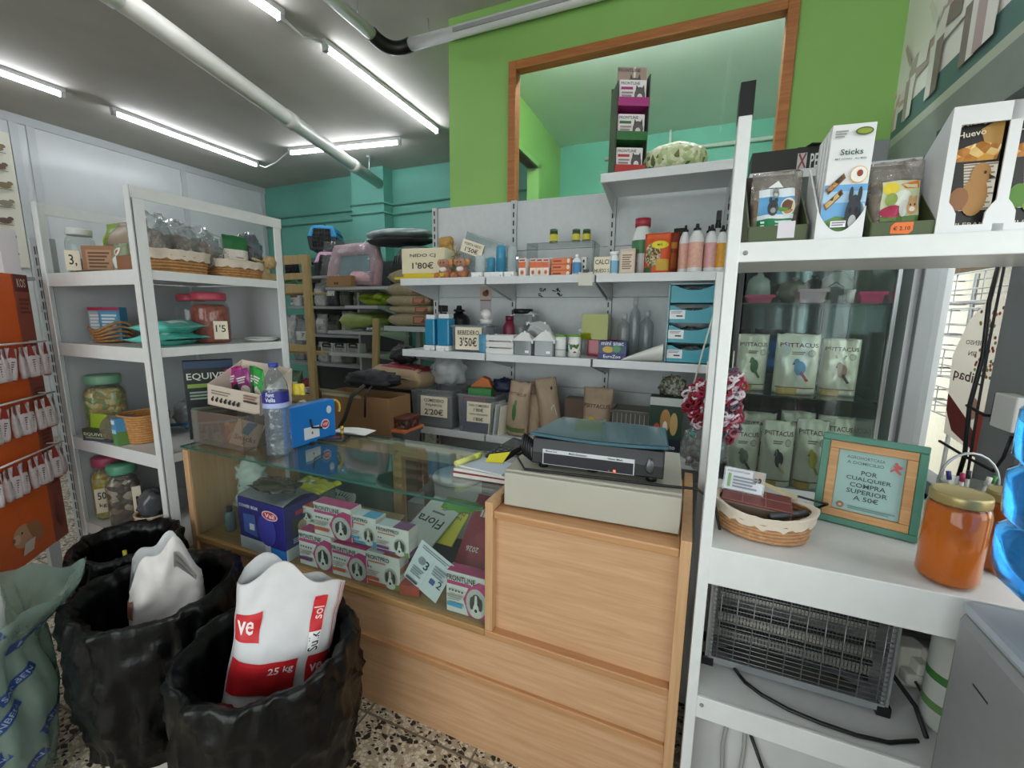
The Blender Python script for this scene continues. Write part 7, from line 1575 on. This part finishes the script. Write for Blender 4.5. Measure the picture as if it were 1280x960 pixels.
for i, (u, v, tl) in enumerate(((.98, .30, .5), (.03, .48, .55), (.07, .62, .5), (.90, .62, .6), (.96, .78, -.7), (.10, .84, .5), (.99, .93, .3), (.86, .42, .5), (.90, .20, .55), (.04, .18, .5), (.82, .80, .5), (.12, .36, .55))):
    vs, fs, gw, gh = textgeo('SANBEN'); sc = .085/gw
    def lay(x, y):
        x, y = x*math.cos(tl)-y*math.sin(tl), x*math.sin(tl)+y*math.cos(tl); return CSo(u+x/(2*PI*.18), v+y/.56)
    bx = [lay(-.052+.104*k/8, q) for q in (-.014, .014) for k in range(9)]
    g.add(bx, [(k, k+1, k+10, k+9) for k in range(8)])
    gi.add([tuple(c*1.004 if j < 2 else c for j, c in enumerate(lay(x*sc, y*sc*.9))) for x, y in vs], fs)
part('labels_print', g, mat(NB, .4), t); part('letters_print', gi, mat('#8fa0b5', .4), t)
open_sack('white_inner_bag', 'white crumpled bag standing inside the clear sack', (-1.77, .37, .004), .75, .20, .12, .62, mat('#cfcfcb', .5, b=.3), WSI, None, 9., .0, .03, .05)
# ================================================================ orange hanging display
bx0, bx1 = Vector((-2.665, .93, 0)), Vector((-2.30, .527, 0)); dv = (bx1-bx0); ang = math.atan2(-dv.y, -dv.x)
nrm = Vector((dv.y, -dv.x, 0)).normalized()
if nrm.x < 0: nrm = -nrm
L = dv.length
t = thing('hanging_display', 'orange cardboard display board with rows of hooks beside the shelf unit', 'display', ((bx0.x+bx1.x)/2, (bx0.y+bx1.y)/2, 0), math.atan2(nrm.x, -nrm.y))
# local +x runs towards bx0's side, local -y faces the shop
hb = 1.49
part('board', G().box(-L/2, L/2, 0, .01, .30, hb), mat('#d9601f', .5, n=.04), t)
xs = 1 if (Matrix.Rotation(math.atan2(nrm.x, -nrm.y), 3, 'Z') @ Vector((1, 0, 0))).dot(bx0-bx1) > 0 else -1
part('side_strip', G().box(min(xs*L/2, xs*(L/2-.085)), max(xs*L/2, xs*(L/2-.085)), -.003, 0, .30, hb), mat('#8f4a3a', .5, n=.08), t)
prt(t, 'strip_print', .08, hb-.3, [('r', .0, .94, 1, 1, '#5d201c'), ('t', 'KOS', .5, .97, .6, '#d9c0b0', .03)]+[('l', .15, .9, .86-.16*k, .92-.16*k, 4, '#6a2f26') for k in range(5)]+[('p', [(.2, .5-.2*k), (.5, .56-.2*k), (.8, .48-.2*k), (.5, .44-.2*k)], '#7a3528') for k in range(3)], (xs*(L/2-.0425), -.0034, .30))
dogp = [('e', .3, .5, .28, .3, '#c99a78'), ('e', .12, .5, .1, .12, '#d9b598'), ('e', .04, .52, .04, .06, '#8a5f5f'), ('p', [(.4, .75), (.75, .7), (.9, .3), (.7, .1), (.5, .4)], '#a8704a'), ('p', [(.3, .3), (.6, .3), (.5, .0), (.2, .0)], '#d5c9c0'), ('e', .26, .6, .025, .03, '#2a1f1a')]
prt(t, 'dog_print', .2, .16, dogp if xs > 0 else dogp, (xs*.05, -.0006, .34))
for k, z in enumerate((1.21, .985, .755)):
    part('hook_rod', G().tube([(-L/2+.02, -.05, z), (L/2-.03, -.05, z)], .004, 8), METW, t)
    for s in (-1, 1): part('rod_arm', G().tube([(s*(L/2-.05), 0, z), (s*(L/2-.05), -.05, z)], .003, 6), METW, t)
Mx = t.matrix_world if False else Matrix.Translation(t.location) @ Matrix.Rotation(t.rotation_euler.z, 4, 'Z')
def sachet(pos, rz, lab, h):
    o = thing('treat_stick', lab, 'treat', pos, rz, 'hanging treat sticks on the orange display')
    p = Pouch(.041, h, .022, seed=1.5, top=.6); g = p.geo(nu=8, nv=8)
    part('wrapper', g, mat('#d5c9c9', .4, n=.12, ns=50), o, (0, 0, -h-.012)); part('wrapper_top', G().add([(-.006, -.001, 0), (.006, -.001, 0), (.014, -.002, -.05), (-.014, -.002, -.05)], [(0, 1, 2, 3)]), mat('#8f2f22', .4), o, (0, -.004, 0)); part('wrapper_end', G().cbox(0, 0, -h-.018, .022, .014, .014), mat('#b0452c', .4), o)
    prt(o, 'marks_print', .03, h, [('l', .3, .7, .15, .6, 6, '#7a5a5a')], (0, -.0105, -h-.012)); return o
proto = None; nth = ('first', 'second', 'third', 'fourth', 'fifth', 'sixth', 'seventh', 'eighth', 'ninth', 'tenth')
for k, z in enumerate((1.21, .985, .755)):
    n = 9
    for i in range(n):
        xl = xs*(L/2-.055-i*.046); pos = Mx @ Vector((xl, -.05, z-.005)); rz = t.rotation_euler.z+.4*math.sin(i*2.7+k)
        lab = '%s treat stick from the shelf unit, on the %s hook rod' % (nth[i], ('top', 'middle', 'bottom')[k])
        if proto is None: proto = sachet(pos, rz, lab, .125)
        else: dup(proto, pos, None, lab, (0, .13*math.sin(i*1.9+k*2.), rz))
# grey slotted upright and cartons beyond it
t = thing('slotted_upright', 'grey slotted steel upright between the orange display and the shelf unit', 'upright', (-2.715, 1.02, 0))
part('upright_body', G().box(-.035, .035, -.03, .03, 0, 1.66), mat('#a5a8a8', .45, .2), t, bev=.003)
g = G()
for k in range(33):
    for x in (.0, .022): g.box(x-.005, x+.005, -.0312, -.030, .05+k*.048, .085+k*.048)
part('slot_pattern', g, BLACK, t); part('rating_label', G().box(-.03, -.01, -.0314, -.0302, 1.33, 1.36), mat('#8f8a86', .5), t)
solo('display_back_shelf', G().box(-3.25, -2.78, .86, 1.0, 1.475, 1.49).box(-3.25, -3.21, .9, .94, 0, 1.475).box(-2.83, -2.79, .9, .94, 0, 1.475), GREY, 'narrow grey shelf carrying the white cartons behind the orange display', 'shelf')
for i in range(3):
    carton('white_carton', 'tall white carton on the grey shelf, %s from the slotted upright' % ('nearest', 'second', 'third')[i], 'box', (-2.83-.085*i, .93, 1.4915), .075, .06, .20-.012*i, '#d5cfd2', [('r', 0, .55, .45, .58, '#3a3a3c'), ('e', .6, .3, .2, .08, '#8a8588'), ('l', .2, .8, .1, .25, 3, '#a59fa2')], rz=.2, group='white cartons behind the orange display')
# ================================================================ stock area beyond the counter
PINEL = woodmat('#c2ab7c', '#a58b58', .55, 2)
t = thing('pine_shelf', 'raw pine shelf frame standing behind the white shelf unit', 'shelf', (0, 0, 0))
lx0, lx1, ly = -3.40, -2.86, 2.60
for x in (lx0, lx1-.07): part('post', G().box(x, x+.07, ly, ly+.03, 0, 1.80), PINEL, t, bev=.002); part('post', G().box(x, x+.07, ly+.14, ly+.17, 0, .56), PINEL, t, bev=.002)
for z, hh in ((1.73, .07), (1.61, .05), (1.50, .07), (1.02, .06), (.60, .06)): part('rail', G().box(lx0+.07, lx1-.07, ly+.003, ly+.027, z, z+hh), PINEL, t, bev=.002)
for z in (1.49, 1.0, .58): part('shelf_board', G().box(lx0, lx1, ly+.03, ly+.17, z, z+.018), PINEL, t)
for i, (x, z, c, hh) in enumerate(((-3.22, 1.02, '#aeb3b3', .28), (-3.05, 1.02, '#7d8486', .25), (-3.2, .60, '#4f6a4a', .22), (-3.02, .60, '#8f2f3a', .16), (-3.15, 1.51, '#2f6a35', .08))):
    t2 = thing('stock_bag', ('pale clear bag', 'grey bag', 'green printed bag', 'dark red bag', 'low green bag')[i]+' on the pine shelf', 'bag', (x, ly+.1, z+.019), .1*i); p = Pouch(.15, hh, .12, seed=i+2., amp=.02, top=.4); part('bag_body', p.geo(), mat(c, .4, n=.3, ns=30, b=.3, bs=20), t2); prt(t2, 'front_print', .15, hh, [('r', .15, .3, .85, .6, '#c9cdcb'), ('l', .2, .8, .35, .55, 3, '#5a5d5c')], mp=p.front)
# dark rack with pet carriers on top
t = thing('stock_rack', 'dark stock rack with bags along the teal wall', 'rack', (0, 0, 0)); RM = mat('#5b6163', .5)
rx0, rx1, ry0, ry1 = -4.95, -3.30, 3.95, 4.55
for x in (rx0, rx1-.04):
    for y in (ry0, ry1-.04): part('post', G().box(x, x+.04, y, y+.04, 0, 1.78), RM, t)
for z in (1.78, 1.42, 1.08, .72): part('shelf_board', G().box(rx0, rx1, ry0, ry1, z-.03, z), mat('#8f9596', .5), t)
part('back_panel', G().box(rx0, rx1, ry1-.01, ry1, 0, 1.76), mat('#3a3d3e', .6), t)
Q = rnd(12)
for k, z in enumerate((1.42, 1.08, .72)):
    for i in range(7):
        c = Q.choice(['#b9bcb8', '#8a8f8f', '#3a3c3d', '#d0d2cf', '#6f7570', '#4f5a48']); hh = Q.uniform(.2, .29); x = rx0+.16+i*.21
        t2 = thing('stock_bag', '%s bag on the %s level of the dark stock rack, %s from the corner' % ('pale' if c in ('#b9bcb8', '#d0d2cf') else 'dark grey' if c == '#3a3c3d' else 'greyish', ('upper', 'middle', 'low')[k], nth[i]), 'bag', (x, ry0+.2, z+.001), 0, 'bags on the dark stock rack'); p = Pouch(.18, hh, .13, seed=i+k*3., amp=.02); part('bag_body', p.geo(nu=10, nv=10), mat(c, .4, n=.25, ns=25), t2); prt(t2, 'front_print', .18, hh, [('r', .15, .5, .85, .75, Q.choice(['#2a2c2d', '#d9dbd8', '#5a4a3a'])), ('l', .2, .8, .2, .45, 4, '#55585a')], mp=p.front)
def carrier(name, label, loc, rz, w, d, h, top, bot, rot=None):
    """pet carrier: tub, domed lid with handle, barred door"""
    t = thing(name, label, 'pet carrier', loc, rz, None, rot)
    part('carrier_tub', G().add([(-w*.45, -d*.46, 0), (w*.45, -d*.46, 0), (w*.45, d*.46, 0), (-w*.45, d*.46, 0), (-w/2, -d/2, h*.5), (w/2, -d/2, h*.5), (w/2, d/2, h*.5), (-w/2, d/2, h*.5)], [(0, 3, 2, 1), (0, 1, 5, 4), (1, 2, 6, 5), (2, 3, 7, 6), (3, 0, 4, 7), (4, 5, 6, 7)]), mat(bot, .45), t, bev=.01)
    part('carrier_lid', G().add([(-w/2, -d/2, h*.5), (w/2, -d/2, h*.5), (w/2, d/2, h*.5), (-w/2, d/2, h*.5), (-w*.36, -d*.40, h*.95), (w*.36, -d*.40, h*.95), (w*.36, d*.40, h*.95), (-w*.36, d*.40, h*.95)], [(0, 3, 2, 1), (0, 1, 5, 4), (1, 2, 6, 5), (2, 3, 7, 6), (3, 0, 4, 7), (4, 5, 6, 7)]), mat(top, .4), t, bev=.02)
    part('handle', G().tube([(0, -d*.2, h*.94), (0, -d*.16, h*1.02), (0, d*.16, h*1.02), (0, d*.2, h*.94)], .012, 8), mat(bot, .45), t)
    g = G()
    for i in range(7): x = -w*.3+w*.6*i/6; g.tube([(x, -d/2-.008, h*.12), (x, -d/2+.0-.008, h*.52), (x*.9, -d*.44-.008, h*.8)], .005, 5)
    for i in range(5): z = h*(.14+.15*i); y = -d/2-.008 if z < h*.52 else -d*.5+(z-h*.5)/(h*.3)*d*.06-.008; g.tube([(-w*.3, y, z), (w*.3, y, z)], .005, 5)
    part('door_bars', g, BLACK, t)
    part('door_recess', G().box(-w*.32, w*.32, -d/2-.002, -d/2+.02, h*.1, h*.5).add([(-w*.32, -d/2-.003, h*.5), (w*.32, -d/2-.003, h*.5), (w*.28, -d*.44-.004, h*.82), (-w*.28, -d*.44-.004, h*.82)], [(0, 1, 2, 3)]), DARK, t)
    g = G()
    for i in range(4): g.box(w*.44, w*.47, -d*.25+i*d*.14, -d*.19+i*d*.14, h*.56, h*.72)
    part('side_vent', g, DARK, t); return t
carrier('pet_carrier', 'pink topped black pet carrier on the dark stock rack, under the blue one', (-4.18, 4.22, 1.781), .45, .34, .50, .30, '#d9a0c4', '#1c1a1e')
carrier('pet_carrier', 'bright blue pet carrier at the top of the heap on the dark stock rack', (-4.32, 4.25, 2.09), .55, .34, .50, .31, '#2490c9', '#1f2c38')
carrier('pet_carrier', 'pale green pet carrier peeping out behind the pine shelf', (-4.72, 4.25, 1.781), .1, .32, .45, .28, '#8fb5a4', '#5f8a7d')
# white stock shelving with pet beds
t = thing('stock_shelving', 'white end bay of shelving with pet beds and green sacks, in front of the column', 'shelving', (0, 0, 0))
sx0, sx1, sy0, sy1 = -3.52, -2.86, 3.40, 3.85
for z, a in ((1.605, sx0), (1.42, sx0+.25), (1.16, sx0), (.93, sx0), (.45, sx0)):
    s = part('shelf', G().box(a, sx1+(.30 if z > 1.5 else 0), sy0, sy1, z-.03, z), mat('#b5babc', .45), t, bev=.002); part('bracket', G().prism([(sy0+.02, z-.03), (sy1, z-.03), (sy1, z-.12), (sy0+.02, z-.05)], 0, .01) if 0 else G().add([(sx1-.01, sy0+.02, z-.03), (sx1-.01, sy1, z-.03), (sx1-.01, sy1, z-.12), (sx1, sy0+.02, z-.03), (sx1, sy1, z-.03), (sx1, sy1, z-.12)], [(0, 1, 2), (5, 4, 3), (0, 2, 5, 3), (2, 1, 4, 5), (1, 0, 3, 4)]), mat('#a9aeb0', .45), s)
for x in (sx0, sx1-.03): part('upright', G().box(x, x+.03, sy1, sy1+.04, 0, 1.95), mat('#a9aeb0', .45), t)
part('back_panel', G().box(sx0, sx1, sy1+.005, sy1+.015, 0, 1.9), mat('#6a7072', .5), t)
# pink pet bed in plastic
x, w, h = span(403, 472, 303, 3.5, 1.605)
t = thing('pet_bed', 'pink bolster pet bed wrapped in plastic, standing upright on the white shelving', 'pet bed', (x+.0, 3.56, 1.62), 0, None, (-.18, 0, -.05))
r = w*.085; PKF = mat('#e6bac4', .9, n=.1, b=.4, bs=60)
part('bolster', G().tube([(-w/2+r, 0, 0), (-w*.40, 0, h*.5), (-w*.34, 0, h-r), (0, 0, h-r*.9), (w*.34, 0, h-r), (w*.40, 0, h*.5), (w/2-r, 0, 0)], [r, r*1.05, r*1.1, r, r*1.1, r*1.05, r], 14), PKF, t)
part('cushion', G().box(-w*.38, w*.38, .01, .05, .0, h*.86), mat('#7fa3aa', .8, b=.3), t, bev=.015)
part('bolster', G().tube([(w*.1, -.06, .07), (w*.44, -.05, .06)], r*1.1, 12), PKF, t)
part('plastic', G().grid(lambda u, v: ((u-.5)*w*1.02, -.10-.03*noise.noise(Vector((u*5, v*5, 2))), v*h*1.02), 14, 14), clear('#e3e9ea', .9, .04, b=.6, bs=12), t)
x2, w2_, h2 = span(411, 442, 345, 3.42, 1.605); carton('brown_box', 'small brown cardboard box in front of the pink pet bed', 'box', (x2, 3.42, 1.606), w2_, .06, h2, '#a07a50', [('e', .35, .3, .04, .12, INK), ('e', .45, .3, .04, .12, INK)])
# black pet basket, silver and black beds above
x, w, h = span(473, 512, 306, 3.2, 1.60)
t = thing('black_carrier', 'black pet carrier with a grey grille beside the pink pet bed', 'pet carrier', (x, 3.55, 1.606), .2)
part('carrier_tub', G().cbox(0, 0, 0, w*1.1, .4, h*.55), mat('#151517', .4), t, bev=.03)
part('grille_lid', G().lathe([(w*.62, h*.55), (w*.58, h*.8), (w*.4, h*1.05), (0, h*1.1)], n=28, sy=.9), mat('#5d6265', .45), t)
g = G()
for k in range(14): a = -.2-2.7*k/13; g.tube([(math.cos(a)*w*.625, math.sin(a)*w*.565, h*.58), (math.cos(a)*w*.585, math.sin(a)*w*.53, h*.8)], .006, 5)
part('grille_bars', g, DARK, t)
solo('support_carton', G().cbox(0, 0, 0, .30, .25, .44), mat('#4a4c4e', .6), 'grey carton carrying the silver pet bed on the white shelving', 'box', (-3.0+.33, 3.62, 1.606-.0), 0, bev=.004) if 0 else None
t = thing('silver_bed', 'silver and black folded pet bed lying on the black carrier', 'pet bed', (at(498, 300, Y=3.55).x, 3.58, 1.606+h*1.1+.008), .05)
part('bed_top', blob(G(), 30, .36, .2, .05, .12, 3, 3.), mat('#b9c3c9', .3, .2, n=.2, ns=18, b=.6, bs=25), t, (0, 0, .06)); part('bed_base', blob(G(), 28, .35, .2, .045, .12, 3, 8.), mat('#2a2d30', .6, b=.5, bs=30), t)
for i, px in enumerate((450, 462, 480)):
    solo('pet_bowl', G().lathe([(.04, 0), (.06, .005), (.045, .045), (.04, .045), (.035, .012), (0, .01)], n=20), mat(('#8a8f92', '#2a2c2e', '#b5babc')[i], .3, .4), '%s pet bowl on the edge of the white shelving' % ('grey', 'black', 'silver')[i], 'bowl', (-3.0+.045*i*1.0, 3.47+.12*(i == 1), 1.161))
# green sacks
GS = [('#8fa35a', 'big green sack wrapped in clear plastic on the white shelving', -3.19, 1.165, .44, .30, .17), ('#a9c43a', 'lime green sack lying on the upper short shelf of the white shelving', -3.0, 1.425, .40, .30, .10)]
for i, (c, lab, x, z, w, l, d) in enumerate(GS):
    lay_bag('green_sack', lab, (x, 3.60, z+.012), w if i == 0 else .30, l, d, mat(c, .35, n=.2, ns=8, b=.5, bs=10), i+4., .05, amp=.03, blunt=True)
solo('plastic_wrap', G().ball(0, 0, .1, .24, .16, .1, 26, 0, .2, 3, 2.), clear('#dfe8dc', .85, .05, b=.6), 'clear plastic wrapped round the big green sack', 'wrapping', (-3.28, 3.55, 1.162)) if 0 else None
for i, px in enumerate((408, 424, 441)):
    x, w, h = span(px-8, px+8, 428, 3.44, .93)
    t = thing('handled_pack', 'white pack with black carry handle on the white shelving, %s' % ('nearest the pine shelf', 'in the middle', 'nearest the pine beam')[i], 'pack', (x, 3.50, .931), 0, 'white packs with black handles')
    part('pack_body', G().cbox(0, 0, 0, w*.95, .1, h*.85), mat('#b9bcb8', .5), t, bev=.006); part('carry_handle', G().tube([(-w*.3, -.052, h*.7), (-w*.22, -.056, h*.86), (w*.22, -.056, h*.86), (w*.3, -.052, h*.7)], .012, 8), DARK, t)
    prt(t, 'front_print', w*.9, h*.8, [('r', .1, .55, .9, .8, '#3a3c3c'), ('l', .1, .9, .1, .5, 6, '#6a6d6a')], (0, -.0506, 0))
lay_bag('grey_bag', 'grey crumpled bag on the white shelving above the handled packs', (-3.08, 3.62, 1.161), .30, .22, .07, mat('#9a9ea0', .5, b=.4), 7., .1, amp=.03)
solo('pine_beam', G().box(-.032, .032, -.015, .015, 0, 1.30), woodmat('#c9b083', '#ad9260', .5, 2), 'upright pine beam in front of the white shelving', 'beam', (at(463, 440, Y=3.1).x, 3.1, 0), rot=(0, .06, .1), bev=.002)
# low bench behind the counter with cartons
solo('low_bench', G().box(-2.45, -1.22, 1.84, 2.06, .56, .60).box(-2.43, -2.38, 1.86, 2.04, 0, .56).box(-1.29, -1.24, 1.86, 2.04, 0, .56), woodmat('#8f6f4a', '#6a4f30', .6, 0), 'rough brown plank bench behind the counter', 'bench')
b0, b1 = at(402, 490, Y=1.86).x, at(486, 497, Y=1.86).x
t = thing('cardboard_box', 'open brown cardboard moving box on the plank bench', 'box', ((b0+b1)/2+.01, 1.945, .601), .0)
W = b1-b0; part('box_body', openbox(G(), W, .19, .285, .004), mat('#8f6c48', .7, n=.06, ns=6), t)
part('flap', G().add([(-W/2, -.095, .285), (W*.1, -.095, .285), (W*.08, -.13, .31), (-W*.48, -.125, .315)], [(0, 1, 2, 3)]).add([(-W/2, -.0952, .27), (W*.1, -.0952, .27), (W*.1, -.0952, .285), (-W/2, -.0952, .285)], [(0, 1, 2, 3)]), mat('#b5aa8c', .6), t)
t = thing('black_jacket', 'black jacket with a hanging strap draped on the cardboard box', 'jacket', ((b0+b1)/2+.06, 1.95, .601+.32)); part('jacket_body', blob(G(), 28, .17, .10, .05, .4, 3.5, 4.), mat('#17181b', .7, b=.5, bs=20), t)
part('strap', G().tube([(.08, -.10, .03), (.07, -.145, -.02), (.06, -.142, -.14)], .006, 6), DARK, t); part('strap', G().tube([(.03, -.10, .03), (-.02, -.15, -.03), (-.08, -.148, -.16), (-.13, -.14, -.22)], .012, 6), mat('#3a352f', .7), t)
# tub with orange lid, patterned tin on it, red sack over everything
x, w, h = span(478, 514, 507, 1.86, .601)
x = at(496, 530, Y=1.90).x
t = thing('lidded_tub', 'see-through tub with an orange lid on the plank bench', 'tub', (x, 1.95, .601)); part('tub_body', tub(.12, .14, .095, 1.2), clear('#9a9aa0', .6, .1), t); part('lid', G().cbox(0, 0, .095, .17, .19, .016), mat('#d0764a', .45), t, bev=.006); part('tub_contents', G().cbox(0, 0, .004, .10, .12, .07), mat('#4a4566', .6), t)
t = thing('patterned_tin', 'dark red patterned tin on the orange-lidded tub', 'tin', (x+.005, 1.95, .713), .05); part('tin_body', G().cbox(0, 0, 0, .14, .13, .05), bits(['#5a2a24', '#8a4a3a', '#6a5a4c', '#3a2420'], 40), t, bev=.006); part('tin_lid', G().cbox(0, 0, .05, .145, .135, .014), mat('#6a3a2f', .45), t, bev=.004)
t = thing('sack_stand', 'dark plastic crate behind the patterned tin, carrying the red sack', 'crate', (at(497, 480, Y=2.25).x-.12, 2.33, 0)); part('crate_body', openbox(G(), .34, .2, .86, .008), mat('#2b2d2c', .6), t); part('crate_rim', ring(G(), .35, .03, .012, -.105, -.1, .83), DARK, t)
rs = lay_bag('red_sack', 'plump dark red and kraft feed sack heaped beside the wall shelving', (at(497, 478, Y=2.22).x, 2.30, .865), .46, .24, .15, mat('#a08a6c', .6, n=.08, b=.3, bs=30), 6., -.12, 'sack', None, .02, [('r', .05, .12, .95, .95, '#7d1f30'), ('t', 'OPTIMA', .5, .62, .7, '#c98a8f', .2), ('l', .2, .8, .25, .45, 3, '#b06a74'), ('r', .1, .8, .3, .9, '#c9b8a4')], blunt=True)
solo('black_sack', blob(G(), 26, .10, .08, .06, .4, 4, 3.), mat('#131415', .5, b=.5), 'black crumpled bag on top of the dark red sack', 'bag', (at(505, 450, Y=2.32).x, 2.33, 1.02))
t = thing('white_bucket', 'white plastic bucket on the plank bench end, seen through the glass counter', 'bucket', (-1.40, 1.95, .0)); part('bucket_body', G().lathe([(.10, 0), (.13, .50), (.125, .50), (.095, .01), (0, .01)], n=28), mat('#c9ccca', .45), t); part('rim', G().lathe([(.132, .48), (.136, .49), (.132, .505)], n=28), METW, t)
t.location = (-1.10, 1.9, 0); t['label'] = 'tall white plastic bucket on the floor behind the counter, seen through the glass'
# ================================================================ light and exposure
w = bpy.data.worlds.new('sky'); SC.world = w; w.use_nodes = True
bg = w.node_tree.nodes['Background']; bg.inputs[0].default_value = (.97, .97, 1, 1); bg.inputs[1].default_value = SKY
def portal(nm, loc, rot, sx, sy):
    l = bpy.data.lights.new(nm, 'AREA'); l.shape = 'RECTANGLE'; l.size = sx; l.size_y = sy; l.cycles.is_portal = True
    o = bpy.data.objects.new(nm, l); COL.objects.link(o); o.location = loc; o.rotation_euler = rot
portal('window_portal', (.92, (wy0+wy1)/2, (wz0+wz1)/2), (0, PI/2, 0), wz1-wz0, wy1-wy0)
portal('window_portal', (-1.05, -2.32, 1.375), (PI/2, 0, 0), 3.1, 2.25)
SC.view_settings.view_transform = 'Standard'; SC.view_settings.look = 'None'; SC.view_settings.gamma = 1; SC.view_settings.use_curve_mapping = False
SC.view_settings.exposure = EXPO
SC.cycles.max_bounces = 10; SC.cycles.transparent_max_bounces = 24; SC.cycles.diffuse_bounces = 4; SC.cycles.glossy_bounces = 4
SC.cycles.caustics_reflective = False; SC.cycles.caustics_refractive = False; SC.cycles.sample_clamp_indirect = 6
